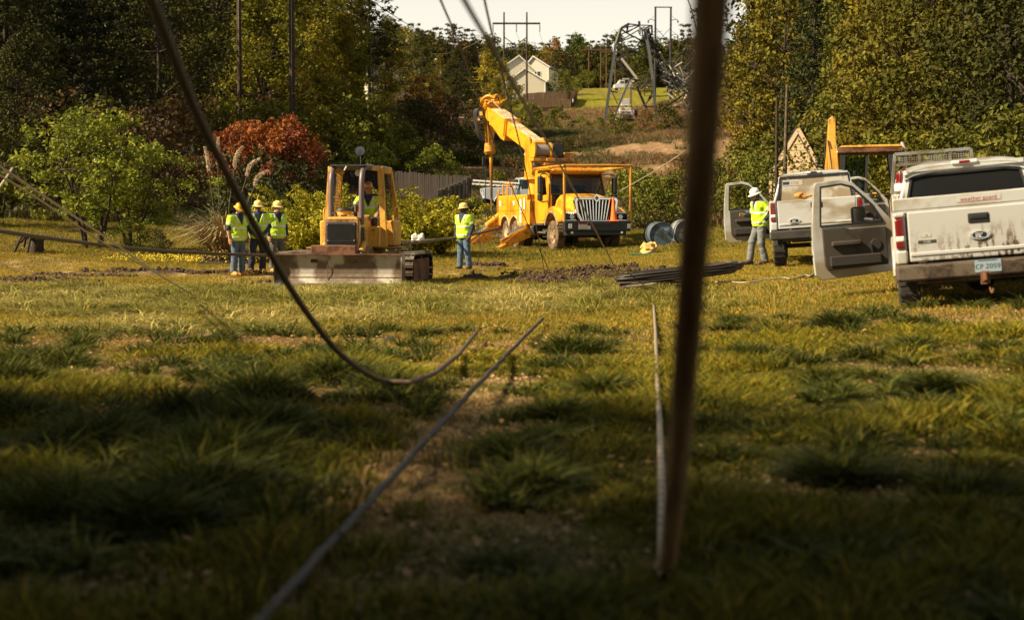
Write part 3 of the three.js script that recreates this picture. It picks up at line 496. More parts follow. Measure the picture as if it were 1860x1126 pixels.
function feathery(label, u, d, s, mat) {   // bushes of long arching sprays
  if (!PR.feather) {
    const r = rng(71), wood = K(), lv = new Leaves(72), pal = palVar([0.26, 0.25, 0.016], [0.38, 0.33, 0.022]);
    for (let i = 0; i < 34; i++) {
      const a = r() * 6.283, out = 0.6 + r() * 1.35, hh = 0.8 + r() * 1.5, P = (t) => V(Math.cos(a) * out * (t * 0.5 + t * t * 0.6), hh * (1.35 * t - 0.45 * t * t), Math.sin(a) * out * (t * 0.5 + t * t * 0.6));
      for (let k = 0; k < 4; k++) limb(wood, P(k / 4), P((k + 1) / 4), 0.018 * (1 - k / 5), 0.018 * (1 - (k + 1) / 5), 4);
      const tint = pal(r);
      for (let k = 0; k < 150; k++) { const t = 0.22 + 0.85 * r(), p = P(t), w = 0.22 * (1.2 - t) + 0.05, j = 0.7 + 0.6 * r(); lv.leaf(p.x + (r() - 0.5) * 2 * w, p.y + (r() - 0.45) * w, p.z + (r() - 0.5) * 2 * w, 0.11 + r() * 0.06, 0.4, tint.map((v) => v * j), 0.4); }
    }
    PR.feather = { wood: wood.geo(), leaf: lv.geo() };
  }
  return tree('feather', 'feathery_bush', label, 'shrub', xAt(u, d), -d, s, null, mat);
}
{ // red photinia: green inside, red new leaves on top
  const r = rng(81), wood = K(), lv = new Leaves(82);
  const green = palVar([0.045, 0.055, 0.018], [0.075, 0.08, 0.024]), red = palVar([0.22, 0.062, 0.018], [0.36, 0.13, 0.028]), mar = palVar([0.15, 0.04, 0.02], [0.26, 0.08, 0.025]);
  for (let i = 0; i < 9; i++) { const a = r() * 6.28; limb(wood, V(0, -0.2, 0), V(Math.cos(a) * 1.4, 2.4 + r(), Math.sin(a) * 1.4), 0.07, 0.02, 5); }
  for (let i = 0; i < 290; i++) {
    const a = r() * 6.283, t = Math.pow(r(), 0.75), rad = 2.25 * Math.sqrt(Math.max(0.04, 1 - Math.pow(Math.abs(t - 0.42) / 0.62, 2.2))) * (0.62 + 0.38 * Math.sqrt(r())) * (0.86 + 0.3 * noise3(Math.cos(a) * 1.6 + 4, t * 3, Math.sin(a) * 1.6)), c = V(Math.cos(a) * rad, 0.25 + (3.55 + 0.8 * noise3(Math.cos(a) * rad * 0.9 + 9, 1, Math.sin(a) * rad * 0.9)) * t, Math.sin(a) * rad);
    lv.cluster(c, 0.36, 40, 0.17, 0.5, t > 0.68 + r() * 0.25 ? red : t > 0.5 + r() * 0.35 ? mar : green, 0.8);
  }
  PR.photinia = { wood: wood.geo(), leaf: lv.geo() };
  tree('photinia', 'red_tip_bush', 'big rounded bush with orange red young leaves behind the three workers', 'shrub', xAt(492, 57), -57, 1.1, null, 'std', 1.12, 1);
}
{ // pampas grass
  const o = thing('pampas_grass', 'large clump of dry pampas grass with pale plumes beside the red bush', 'plant', gp(xAt(405, 43), -43)), r = rng(91); o.scale.setScalar(1.12);
  const leaf = (n, len, seed, mat, nm) => { const k = K(), q = rng(seed); for (let i = 0; i < n; i++) { const a = q() * 6.283, L = len * (0.55 + 0.5 * q()), out = 0.25 + q() * 0.85, w = 0.022 + q() * 0.016, b0 = q() * 0.22, P = (t) => [Math.cos(a) * (b0 + L * out * t * (0.55 + 0.5 * t)), L * (1.25 * t - (0.45 + 0.45 * out) * t * t), Math.sin(a) * (b0 + L * out * t * (0.55 + 0.5 * t))]; const px = -Math.sin(a) * w, pz = Math.cos(a) * w; for (let s = 0; s < 4; s++) { const A = P(s / 4), B = P((s + 1) / 4), f = 1 - s / 4.4, g = 1 - (s + 1) / 4.4; k.quad([A[0] - px * f, A[1], A[2] - pz * f], [A[0] + px * f, A[1], A[2] + pz * f], [B[0] + px * g, B[1], B[2] + pz * g], [B[0] - px * g, B[1], B[2] - pz * g]); } } k.build(nm, mat, o); };
  leaf(380, 2.3, 92, S(C(0.22, 0.19, 0.07), 0.8), 'blades'); leaf(420, 2.1, 93, S(C(0.42, 0.28, 0.14), 0.8), 'dry_blades'); leaf(160, 1.0, 94, S(C(0.27, 0.15, 0.08), 0.9), 'dead_blades');
  for (const [dx, hh, lean] of [[0.35, 3.0, 0.5], [0.7, 2.75, 0.75], [-0.1, 3.1, 0.05], [0.95, 2.45, 0.8], [-0.35, 2.9, -0.2]]) {
    const st = K().tube([[dx * 0.3, 0, 0.2], [dx * 0.6, hh * 0.5, 0.25], [dx * 0.8 + lean * 0.2, hh * 0.85, 0.3]], 0.012, 5).build('plume_stalk', M.barkPale, o);
    const lv = new Leaves(95 + hh * 10); for (let i = 0; i < 420; i++) { const t = lv.r(), p = V(dx * 0.8 + lean * (0.2 + 0.45 * t * t), hh * (0.84 + 0.24 * t - 0.10 * t * t * Math.abs(lean)), 0.3), w = 0.085 * Math.sin(Math.PI * (0.15 + 0.8 * t)); lv.leaf(p.x + (lv.r() - 0.5) * w, p.y + (lv.r() - 0.5) * w, p.z + (lv.r() - 0.5) * w, 0.10, 0.22, [1, 1, 1]); }
    const m = new THREE.Mesh(lv.geo(), PLUME); m.name = 'plume'; m.castShadow = m.receiveShadow = true; st.add(m);
  }
}
{ // heap of cut brush
  const k = K(), r = rng(97); for (let i = 0; i < 620; i++) { const x = (r() - 0.5) * 4.2, y = r() * 1.1 * (1 - Math.pow(x / 2.3, 2)), z = (r() - 0.5) * 1.8, a = r() * 6.28, e = (r() - 0.3) * 0.9, L = 0.3 + r() * 0.55; k.cyl([x, y, z], [x + Math.cos(a) * L * Math.cos(e), y + Math.sin(e) * L + 0.05, z + Math.sin(a) * L * Math.cos(e)], 0.012, 0.005, 4, true); }
  const o = k.build('brush_pile', S(C(0.23, 0.155, 0.10), 0.9)); o.position.set(...gp(xAt(872, 58), -58)); tag(o, 'heap of bare cut branches between the single worker and the boom truck', 'brush pile');
}
// shrubs on the hill and round the machines
{
  const L = [
    [1175, 66, 'shrub2', 1.2, 'std', 'green shrub behind the left blue barrel'], [1225, 68, 'shrub', 1.0, 'std', 'green shrub behind the right blue barrel'], [1150, 70, 'shrub', 1.05, 'lite', 'green shrub right of the boom truck mirror'], [1290, 70, 'shrub', 1.15, 'std', 'green shrub right of the barrels beyond the dark cable'], [1330, 64, 'shrub', 0.9, 'std', 'green shrub left of the open door of the second pickup'],
    [790, 72, 'shrub', 0.55, 'warm', 'low bush in front of the plank fence end'], [885, 66, 'shrub', 0.5, 'std', 'low green bush beside the brush pile'], [858, 75, 'shrub2', 0.6, 'std', 'low bush behind the brush pile'],
    [800, 100, 'shrub2', 1.35, 'lite', 'bright green bush on the slope behind the plank fence'], [770, 104, 'shrub', 1.1, 'deep', 'dark bush on the slope behind the plank fence'], [735, 118, 'shrub', 1.35, 'std', 'large green bush on the slope below the upper fence'], [690, 110, 'shrub', 1.5, 'lite', 'large bush above the bulldozer'], [845, 118, 'shrub', 1.3, 'deep', 'dark bush left of the boom tip'], [790, 128, 'brownbush', 1.2, 'deep', 'brown brush below the upper fence'], [830, 140, 'brownbush', 1.3, 'deep', 'brown brush left of the small brick post'], [760, 132, 'shrub', 1.5, 'deep', 'dark bush under the upper fence'],
    [1010, 170, 'shrub', 1.2, 'std', 'low shrub on the dry slope right of the boom'], [1090, 168, 'shrub', 0.7, 'std', 'shrub at the left foot of the bent tower'], [1150, 170, 'shrub', 0.55, 'std', 'shrub below the drill rig on the hill'], [1060, 172, 'shrub2', 0.9, 'std', 'light shrub on the dry slope left of the tower'], [965, 178, 'shrub', 1.6, 'std', 'shrub at the foot of the second H-frame pole'], [1210, 172, 'shrub', 1.4, 'deep', 'shrub below the wreckage of the tower'], [1225, 182, 'brownbush', 0.55, 'std', 'brown thicket under the fallen tower arms'], [1262, 196, 'brownbush', 1.3, 'std', 'brown thicket behind the dark foreground cable'], [1120, 150, 'shrub', 1.0, 'std', 'shrub on top of the clay bank'], [1180, 152, 'brownbush', 0.9, 'warm', 'small brown bush on top of the clay bank'], 
    [1030, 128, 'shrub', 0.55, 'deep', 'dark weed on the clay bank above the truck cab'], [905, 96, 'shrub', 0.7, 'warm', 'bush behind the hanging auger'], [930, 100, 'brownbush', 0.7, 'std', 'brown bush under the boom'], [1130, 96, 'brownbush', 0.6, 'std', 'brown weed bush right of the guard frame'], [1190, 92, 'shrub', 0.5, 'warm', 'bush below the clay bank right of the truck'], [1250, 88, 'brownbush', 0.8, 'std', 'brown bush below the clay bank by the dark cable'],
  ];
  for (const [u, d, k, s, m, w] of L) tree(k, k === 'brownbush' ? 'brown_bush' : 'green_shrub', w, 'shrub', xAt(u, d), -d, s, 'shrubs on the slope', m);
}
// trees of the middle distance
{
  const L = [
    [735, 205, 'airy', 1.05, 'yell', 'sparse tall tree against the sky left of the wires', 'tree'], [712, 190, 'yellow', 0.85, 'warm', 'yellow green tree at the end of the left woods', 'tree'], [768, 200, 'oak2', 0.62, 'std', 'dark rounded tree against the sky above the slate roof', 'tree'], [700, 165, 'oak', 0.62, 'warm', 'green tree below the last pine beside the slate roof', 'tree'],
    [768, 172, 'dome', 0.82, 'rust', 'orange tinted dome shaped tree above the upper fence', 'tree'], [800, 192, 'slim', 0.55, 'warm', 'olive tree right of the slate roof', 'tree'], [828, 186, 'oak2', 0.52, 'deep', 'dark tree left of the boom tip', 'tree'], [845, 196, 'pine2', 0.5, 'std', 'dark pine behind the thin hanging wire', 'tree'], [862, 190, 'cedar', 0.85, 'deep', 'dark cedar behind the boom tip', 'tree'], [885, 235, 'yellow', 1.05, 'yell', 'bright yellow green tree left of the H-frame pole', 'tree'], [912, 240, 'yellow', 0.95, 'yell', 'bright yellow tree between the H-frame poles', 'tree'], [905, 205, 'oak', 0.42, 'warm', 'green tree between the boom and the first H-frame pole', 'tree'], [930, 212, 'oak', 0.36, 'std', 'dark green tree in front of the beige houses', 'tree'], [868, 260, 'dome', 0.9, 'warm', 'round tree behind the bright yellow tree', 'tree'], [805, 260, 'dome', 1.0, 'std', 'round green tree at the treeline left of the wires', 'tree'], [835, 265, 'dome', 0.9, 'deep', 'round dark tree at the treeline behind the wire', 'tree'],
    [1012, 380, 'farPine', 0.8, 'std', 'dark conifer at the top of the far lawn', 'tree'], [1027, 372, 'cedar', 0.85, 'std', 'dark pointed cedar at the top of the far lawn', 'tree'], [1046, 378, 'cedar', 0.8, 'deep', 'second dark cedar at the far treeline', 'tree'], [1065, 372, 'dome', 0.75, 'lite', 'small light green tree beside the far pole', 'tree'], [1020, 300, 'shrub', 2.2, 'std', 'broad green bush above the wooden yard fence', 'shrub'], [1040, 306, 'shrub2', 1.7, 'warm', 'yellow green bush right of the yard bush', 'shrub'], [965, 186, 'shrub', 1.4, 'std', 'bush beside the low brown fence', 'shrub'],
    [1005, 395, 'airy', 1.15, 'rust', 'orange leaved bare tree behind the beige houses', 'tree'], [985, 398, 'airy', 1.05, 'yell', 'sparse yellow tree behind the beige house roofs', 'tree'], [1170, 300, 'dome', 0.7, 'warm', 'small tree seen through the bent tower', 'tree'], [1230, 320, 'oak', 0.5, 'warm', 'green tree behind the tower wreckage', 'tree'],
  ];
  for (const [u, d, k, s, m, w, c] of L) tree(k, c === 'shrub' ? 'yard_bush' : k === 'cedar' ? 'cedar_tree' : k.includes('ine') && k !== 'vine' ? 'distant_pine' : 'distant_tree', w, c, xAt(u, d), -d, s, 'trees round the far houses', m);
}
// right woods
{
  const L = [
    [1362, 118, 'yellow', 0.95, 'warm', 'yellow green tree at the sky end of the right woods', 'tree'], [1372, 100, 'slim', 0.86, 'warm', 'leafy tree with a bare trunk right of the dark cable', 'tree'], [1392, 112, 'pine2', 0.85, 'std', 'ragged pine at the sky end of the right woods', 'tree'], [1420, 92, 'slim', 1.0, 'warm', 'tall slim tree with two bare trunks behind the second pickup', 'tree'], [1440, 104, 'oak2', 0.92, 'std', 'dark broadleaf tree behind the slim double trunk', 'tree'], [1475, 88, 'pine', 0.78, 'std', 'dark pine above the small tan gable', 'tree'], [1512, 96, 'oak2', 0.95, 'std', 'dark tree between the gable and the backhoe', 'tree'],
    [1555, 78, 'oak', 0.9, 'std', 'broad sunlit tree behind the backhoe boom', 'tree'], [1605, 74, 'vine', 0.95, 'warm', 'yellow green vine covered tree above the backhoe cab', 'tree'], [1660, 70, 'vine', 1.0, 'std', 'vine covered tree above the grey headache rack', 'tree'], [1720, 66, 'oak', 0.88, 'shade', 'leafy tree above the roof of the nearest pickup', 'tree'], [1780, 62, 'vine', 0.95, 'shade', 'vine covered tree right of centre in the right woods', 'tree'], [1840, 58, 'oak2', 0.88, 'shade', 'dark tree near the right edge of the photo', 'tree'], [1900, 54, 'oak2', 0.85, 'deep', 'tree cut by the right edge of the photo', 'tree'],
    [1700, 88, 'oak2', 1.1, 'std', 'tall dark tree deep in the right woods', 'tree'], [1800, 82, 'oak2', 1.1, 'std', 'tall tree deep in the woods near the right edge', 'tree'], [1590, 98, 'oak2', 1.05, 'std', 'tall dark tree behind the vine covered ones', 'tree'],
    [1365, 74, 'shrub2', 1.35, 'std', 'bright green bush left of the double trunk', 'shrub'], [1352, 92, 'shrub', 1.4, 'warm', 'green bush at the foot of the right woods', 'shrub'], [1395, 84, 'shrub', 1.6, 'std', 'green bush behind the white helmeted worker', 'shrub'], [1490, 66, 'shrub2', 0.9, 'yell', 'yellow green bush below the tan gable', 'shrub'], [1500, 76, 'cedar', 0.5, 'std', 'dark young cedar left of the backhoe', 'tree'], [1580, 62, 'shrub', 1.5, 'yell', 'yellowish bush behind the backhoe cab', 'shrub'], [1660, 60, 'shrub', 1.6, 'warm', 'bush behind the backhoe loader arms', 'shrub'], [1750, 56, 'shrub', 1.6, 'std', 'dark bush behind the nearest pickup', 'shrub'], [1850, 50, 'shrub', 1.7, 'std', 'dark bush at the right edge behind the nearest pickup', 'shrub'],
  ];
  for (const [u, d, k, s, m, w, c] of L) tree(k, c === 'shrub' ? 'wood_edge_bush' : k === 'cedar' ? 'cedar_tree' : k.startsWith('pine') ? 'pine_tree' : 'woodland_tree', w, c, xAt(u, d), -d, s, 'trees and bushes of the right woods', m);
  const t = K(); t.cyl([0, -0.3, 0], [0.08, 6.5, 0.1], 0.13, 0.07, 8).cyl([0.05, 4, 0], [0.75, 4.6, 0.2], 0.03, 0.012, 5); const o = t.build('bare_trunk', M.barkPale); o.position.set(...gp(xAt(1424, 70), -70)); tag(o, 'pale bare tree trunk left of the tan gable', 'tree trunk');
  const t2 = K(); t2.cyl([0, -0.3, 0], [-0.06, 6.0, 0.1], 0.12, 0.06, 8); const o2 = t2.build('bare_trunk', M.bark); o2.position.set(...gp(xAt(1411, 71), -71)); tag(o2, 'darker bare tree trunk left of the pale one', 'tree trunk');
}
// distant wood along the ridge: reads as one mass
{
  const r = rng(301);
  for (const [k, n, lab] of [['farOak', 300, 'dark broadleaf wood along the far ridge'], ['farPine', 60, 'dark pines in the wood along the far ridge']]) {
    for (const part of ['wood', 'leaf']) {
      const q = rng(k === 'farOak' ? 302 : 303), im = new THREE.InstancedMesh(PR[k][part], part === 'wood' ? M.bark : LM.std, n), m = new THREE.Matrix4(), Q = new THREE.Quaternion();
      for (let i = 0; i < n; i++) { const d = 405 + q() * 60, x = lerp(-70, 110, q()), s = 0.75 + q() * 0.55; Q.setFromAxisAngle(V(0, 1, 0), q() * 6.28); m.compose(V(x, H(x, -d) - 0.3, -d), Q, V(s, s * (0.85 + 0.4 * q()), s)); im.setMatrixAt(i, m); if (part === 'leaf') im.setColorAt(i, C(0.8 + q() * 0.8, 0.75 + q() * 0.5, 0.8)); else q(); }
      im.name = part === 'wood' ? numbered('distant_wood_trunks') : numbered('distant_wood'); im.castShadow = true; tag(im, part === 'wood' ? 'trunks of the ' + lab.slice(0, 30) + ' ridge' : lab, 'wood', null, 'stuff'); scene.add(im);
    }
  }
}
// deep parts of the woods on both sides
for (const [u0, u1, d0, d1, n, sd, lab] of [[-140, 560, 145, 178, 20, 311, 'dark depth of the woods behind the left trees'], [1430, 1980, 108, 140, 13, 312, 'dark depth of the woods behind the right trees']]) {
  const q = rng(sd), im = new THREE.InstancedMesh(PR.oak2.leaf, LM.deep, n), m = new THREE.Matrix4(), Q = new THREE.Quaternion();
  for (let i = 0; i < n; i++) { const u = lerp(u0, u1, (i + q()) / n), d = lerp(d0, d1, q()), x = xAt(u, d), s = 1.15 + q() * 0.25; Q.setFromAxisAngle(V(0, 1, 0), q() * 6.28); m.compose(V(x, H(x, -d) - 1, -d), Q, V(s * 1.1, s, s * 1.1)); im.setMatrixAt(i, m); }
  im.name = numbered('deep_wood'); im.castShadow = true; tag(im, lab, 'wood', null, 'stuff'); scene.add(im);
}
// unseen trees added beside and behind the camera to darken the foreground
{
  const L = [[-8.5, -0.8, 'slim', 1.0], [-12.5, -1.2, 'airy', 1.25], [-17, 0.2, 'oak2', 0.95], [-8, 3.2, 'vine', 0.9], [-19.5, -3.8, 'airy', 1.25], [-22, -3.2, 'slim', 1.15], [-11.5, 3.2, 'oak2', 0.9], [-14, 6.5, 'oak2', 1.0], [-5, 7, 'oak', 0.9], [2, 8, 'oak2', 1.0], [7.5, 5, 'oak', 1.0], [-25, 2.5, 'oak2', 1.1], [8.5, -0.8, 'oak2', 0.85], [-3, 14, 'oak2', 1.1], [14, -5, 'vine', 0.8], [-5.5, 0.8, 'slim', 0.9], [-10.5, -0.2, 'vine', 0.95], [-15.5, -3.4, 'airy', 1.2]];
  L.forEach(([x, z, k, s], i) => tree(k, k === 'pine' ? 'pine_tree' : 'added_shade_tree', 'unseen tall tree added to shade the near ground', 'tree', x, z, s, 'unseen trees added for foreground shade'));
}

// ------------------------------------------------------------------ fences
function fence(label, pts, h, o = {}) {   // pts as [pixel column, distance]
  const { name = 'plank_fence', mat = M.fence, pw = 0.14, wob = 0.05, seed = 5, dog = true, group } = o;
  const r = rng(seed), P = pts.map(([u, d]) => V(xAt(u, d), 0, -d)), base = P[0], root = thing(name, label, 'fence', [base.x, H(base.x, base.z), base.z], 0, group);
  const pk = K(), rail = K(), posts = [];
  const loc = (x, z, dy) => [x - base.x, H(x, z) - root.position.y + dy, z - base.z];
  for (let s = 0; s + 1 < P.length; s++) {
    const a = P[s], b = P[s + 1], L = Math.hypot(b.x - a.x, b.z - a.z), n = Math.max(2, Math.round(L / (pw + 0.012))), ry = -Math.atan2(b.z - a.z, b.x - a.x);
    for (let i = 0; i < n; i++) {
      const t = (i + 0.5) / n, x = lerp(a.x, b.x, t), z = lerp(a.z, b.z, t), hh = h * (1 + (r() - 0.5) * wob), p = loc(x, z, 0);
      const g = K().extz([[-pw / 2, 0], [pw / 2, 0], [pw / 2, hh - (dog ? 0.05 : 0)], [pw / 4, hh], [-pw / 4, hh], [-pw / 2, hh - (dog ? 0.05 : 0)]], -0.011, 0.011, 0).g[0];
      pk.add(g, p[0], p[1] - 0.06, p[2], (r() - 0.5) * 0.03, ry, (r() - 0.5) * 0.03);
    }
    const m = Math.max(1, Math.round(L / 2.4));
    for (let i = 0; i < m; i++) { const A = [lerp(a.x, b.x, i / m), lerp(a.z, b.z, i / m)], B = [lerp(a.x, b.x, (i + 1) / m), lerp(a.z, b.z, (i + 1) / m)], nx = Math.sin(ry) * 0.03, nz = Math.cos(ry) * 0.03; for (const q of [0.3, h * 0.5, h - 0.3]) rail.bar(loc(A[0] - nx, A[1] - nz, q), loc(B[0] - nx, B[1] - nz, q), 0.035, 0.085); posts.push(loc(A[0] - nx * 2.6, A[1] - nz * 2.6, 0)); }
  }
  pk.build('pickets', mat, root, { kind: 'stuff' }); rail.build('rails', mat, root);
  for (const p of posts) K().box(0.09, h + 0.35, 0.09, 0, h / 2 - 0.15, 0).build('post', mat, root).position.set(...p);
  return root;
}
fence('long dark plank fence running down the hill behind the bulldozer', [[560, 97], [645, 93], [745, 89], [850, 86]], 1.95, { seed: 6 });
fence('short grey plank fence end turning towards the camera left of the boom truck', [[852, 86], [828, 79], [795, 70]], 1.95, { mat: M.fenceGrey, seed: 7 });
fence('grey plank fence panel between the small tree and the pampas grass', [[300, 84], [356, 84]], 1.9, { mat: M.fenceGrey, seed: 8 });
fence('weathered plank fence on the slope below the orange dome shaped tree', [[722, 150], [760, 150], [795, 149]], 1.75, { seed: 9 });
fence('large brown yard fence on the hill below the beige houses', [[950, 292], [1047, 290], [1036, 271]], 1.75, { mat: M.fenceBrown, seed: 10, pw: 0.2 });
fence('front row of the brown yard fence below the beige houses', [[958, 271], [1035.5, 270]], 1.75, { mat: M.fenceBrown, seed: 11, pw: 0.2 });
fence('low brown fence on the hillside under the yard fence', [[972, 260], [1023, 261]], 1.2, { mat: M.fenceBrown, seed: 12, pw: 0.2 });
fence('grey fence behind the beige houses at the top of the hill', [[968, 335], [1048, 338]], 1.9, { mat: M.fenceGrey, seed: 13, pw: 0.2 });
{ const b = K().rbox(0.16, 0.62, 0.06, 0, 0.32, 0, 0.02).build('doghouse_sign', M.trim); b.position.set(...gp(xAt(1040, 270), -269.5, 1.2)); tag(b, 'small white board at the corner of the brown yard fence', 'board'); }

// ------------------------------------------------------------------ houses
function house(label, u, d, w, depth, eave, peak, turn, o = {}) {
  const { wall = M.siding, sink = 0, shift = 0, trim = M.trim } = o, x = xAt(u, d), root = thing('house', label, 'house', [x, H(x, -d) - sink, -d], turn);
  const hw = w / 2, pk = shift * hw;
  const wk = K(); wk.extz([[-hw, -1.5], [hw, -1.5], [hw, eave], [pk, peak], [-hw, eave]], -depth, 0, 0); wk.build('wall', wall, root);
  const sd = K(); for (let y = 0.2; y < peak - 0.3; y += 0.34) { const f = clamp((y - eave) / (peak - eave)), a = lerp(-hw, pk, Math.max(0, f)) + 0.05, b = lerp(hw, pk, Math.max(0, f)) - 0.05; sd.box(b - a, 0.03, 0.03, (a + b) / 2, y, 0.012); } sd.build('siding_lap', wall, root, { kind: 'stuff' });
  const rf = root; for (const s of [-1, 1]) { const ov = o.over ?? 0.35, e = V(s * hw + s * ov, eave - ov * (peak - eave) / hw, 0), p = V(pk, peak, 0), L = Math.hypot(e.x - p.x, e.y - p.y), k = K(); k.box(L + 0.08, 0.14, depth + 2 * ov, 0, 0, 0); const m = k.build('roof', M.roof, rf); m.position.set((e.x + p.x) / 2, (e.y + p.y) / 2 + 0.1, -depth / 2); m.rotation.z = Math.atan2(p.y - e.y, p.x - e.x); const t = K().box(L, 0.22, 0.05, 0, -0.12, depth / 2 + ov + 0.01).build('fascia', trim, m); t.name = 'fascia'; }
  K().box(0.16, eave + 1.4, 0.1, hw - 0.08, eave / 2 - 0.75, 0.03).build('corner_board', trim, root); K().box(0.16, eave + 1.4, 0.1, -hw + 0.08, eave / 2 - 0.75, 0.03).build('corner_board', trim, root);
  for (const [wx, wy, ww, wh] of o.win ?? []) { const f = K().box(ww + 0.24, wh + 0.24, 0.1, wx, wy, 0.02).build('window', M.trim, root); K().box(ww, wh, 0.08, wx, wy, 0.05).build('pane', M.pane, f); }
  return root;
}
house('beige house nearest, its gable end above the brown yard fence', 955, 298, 8.2, 10, 3.9, 6.6, -0.12, { shift: -0.1, win: [[-1.4, 2.7, 0.9, 1.3], [2.2, 0.8, 1.0, 1.2]] });
house('beige house at the left of the group with the highest gable', 936, 316, 8.6, 11, 5.2, 8.6, 0.0, { wall: M.sidingLight, shift: 0.15, sink: 0, win: [[1.4, 4.2, 0.9, 1.4]] });
house('tall narrow beige house at the back of the group', 974, 328, 5.8, 10, 6.0, 8.4, -0.25, { wall: M.sidingLight, shift: -0.3, sink: 0.3, win: [[0.6, 4.4, 0.8, 1.3]] });
house('house with a dark slate roof among the trees above the upper fence', 757, 216, 8, 7.4, 4.4, 7.0, Math.PI / 2 + 0.25, { win: [] });
house('white house glimpsed behind the reddish thicket on the left', 272, 110, 7, 6, 3.4, 5.6, 0.5, { wall: M.trim, win: [[0, 2, 1, 1.3]] });
house('small tan gabled shed in the woods behind the second pickup', 1443, 80, 2.9, 3.2, 1.9, 4.3, -0.5, { wall: S(C(0.46, 0.34, 0.2), 0.85), trim: S(C(0.44, 0.33, 0.2), 0.85), over: 0.04, shift: 0.05 });

// ------------------------------------------------------------------ poles and posts
function hFrame(label, u0, u1, vTop, d, o = {}) {
  const { arm = null, mat = M.pole, brace = true, rb = 0.24, rt = 0.15, ins = 0.62 } = o, A = at(u0, vTop, d), B = at(u1, vTop, d), root = thing('wooden_h_frame', label, 'power pole', [(A.x + B.x) / 2, H((A.x + B.x) / 2, -d), -d], 0, o.group), y0 = root.position.y, top = A.y - y0, hw = (B.x - A.x) / 2;
  for (const s of [-1, 1]) K().cyl([s * hw, -1, 0], [s * hw, top, 0], rb, rt, 12).build('pole', mat, root);
  if (arm) {
    const y = at(u0, arm[2], d).y - y0, x0 = xAt(arm[0], d) - root.position.x, x1 = xAt(arm[1], d) - root.position.x;
    K().box(x1 - x0, 0.32, 0.14, (x0 + x1) / 2, y, 0.17).box(x1 - x0, 0.32, 0.14, (x0 + x1) / 2, y, -0.17).build('crossarm', mat, root);
    for (const t of [0.01, 0.5, 0.99]) { const x = lerp(x0, x1, t), k = K(), L = o.insLen ?? 1.5; k.cyl([x, y - 0.16, 0], [x, y - 0.3, 0], 0.03); for (let i = 0; i < 8; i++) k.cyl([x, y - 0.3 - L * i / 8, 0], [x, y - 0.3 - L * (i + 0.7) / 8, 0], 0.14, 0.07, 10); k.build('insulator_string', M.rust, root); }
  }
  if (brace) { const yb = at(u0, brace[0], d).y - y0, yc = at(u0, brace[1], d).y - y0; K().bar([-hw, yb, 0.18], [hw, yc, 0.18], 0.12, 0.16).build('cross_brace', mat, root); K().bar([hw, yb, -0.18], [-hw, yc, -0.18], 0.12, 0.16).build('cross_brace', mat, root); }
  return root;
}
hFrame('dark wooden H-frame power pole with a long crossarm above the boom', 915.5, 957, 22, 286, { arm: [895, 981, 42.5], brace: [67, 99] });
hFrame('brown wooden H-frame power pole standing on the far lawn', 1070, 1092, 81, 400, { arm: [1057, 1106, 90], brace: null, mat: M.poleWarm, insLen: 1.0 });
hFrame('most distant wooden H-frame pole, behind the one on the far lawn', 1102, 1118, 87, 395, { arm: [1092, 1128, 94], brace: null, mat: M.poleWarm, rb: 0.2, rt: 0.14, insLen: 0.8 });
{ // the nearest pair of poles runs out of the picture
  for (const [u, d, r, w] of [[437, 104, 0.17, 'shorter looking tall wooden pole in front of the left woods'], [532, 95, 0.19, 'tall wooden pole rising behind the red bush']]) { const o = thing('wooden_pole', w, 'power pole', gp(xAt(u, d), -d)); K().cyl([0, -0.5, 0], [0.05, 21, 0], r + 0.02, r - 0.02, 12).build('pole', M.pole, o); K().cyl([0.0, 1.8, r], [0.05, 16, r - 0.01], 0.012, 0.012, 5).build('ground_wire', M.cablePale, o); }
}
{ // steel portal behind the bent tower
  const d = 292, A = at(1191, 13, d), B = at(1219, 13, d), xm = (A.x + B.x) / 2, o = thing('steel_portal', 'slender twin post steel portal with curved side arms behind the bent tower', 'pylon', [xm, H(xm, -d), -d]), y0 = o.position.y, hw = (B.x - A.x) / 2, Y = (v) => at(1205, v, d).y - y0;
  for (const s of [-1, 1]) { K().cyl([s * hw, -1, 0], [s * hw, Y(13), 0], 0.26, 0.2, 10).build('post', M.galvDark, o); for (const v of [38, 65]) { K().tube([[s * hw, Y(v), 0], [s * (hw + 0.8), Y(v) + 0.32, 0], [s * (hw + 1.45), Y(v) + 0.1, 0]], 0.06, 5).cyl([s * hw, Y(v - 10), 0], [s * (hw + 1.45), Y(v) + 0.1, 0], 0.025).cyl([s * (hw + 1.45), Y(v) + 0.1, 0], [s * (hw + 1.45), Y(v) - 0.4, 0], 0.14, 0.14, 8).build('side_arm', M.galvDark, o); } }
  K().box(hw * 2 + 0.5, 0.2, 0.2, 0, Y(13), 0).build('top_beam', M.galvDark, o);
  K().bar([-hw, Y(50), 0.1], [hw, Y(80), 0.1], 0.1).build('cross_brace', M.galvDark, o); K().bar([hw, Y(50), -0.1], [-hw, Y(80), -0.1], 0.1).build('cross_brace', M.galvDark, o); K().bar([-hw, Y(112), 0.1], [hw, Y(86), 0.1], 0.1).build('cross_brace', M.galvDark, o);
}
for (const [u, v0, v1, d, w] of [[751, 121, 156, 206, 'street lamp standing over the slate roof'], [800, 108, 136, 240, 'thin street lamp among the trees left of the wires']]) {
  const a = at(u, v0, d), o = thing('street_lamp', w, 'street lamp', gp(a.x, -d)), h = a.y - o.position.y; K().cyl([0, -0.3, 0], [0, h, 0], 0.09, 0.05, 8).build('pole', M.steel, o); K().tube([[0, h, 0], [-0.35, h + 0.12, 0], [-0.8, h + 0.05, 0]], 0.04, 5).build('arm', M.steel, o); K().sphere(0.3, -0.8, h, 0, 1, 0.5, 0.6).build('lamp_head', M.lampClear, o);
}
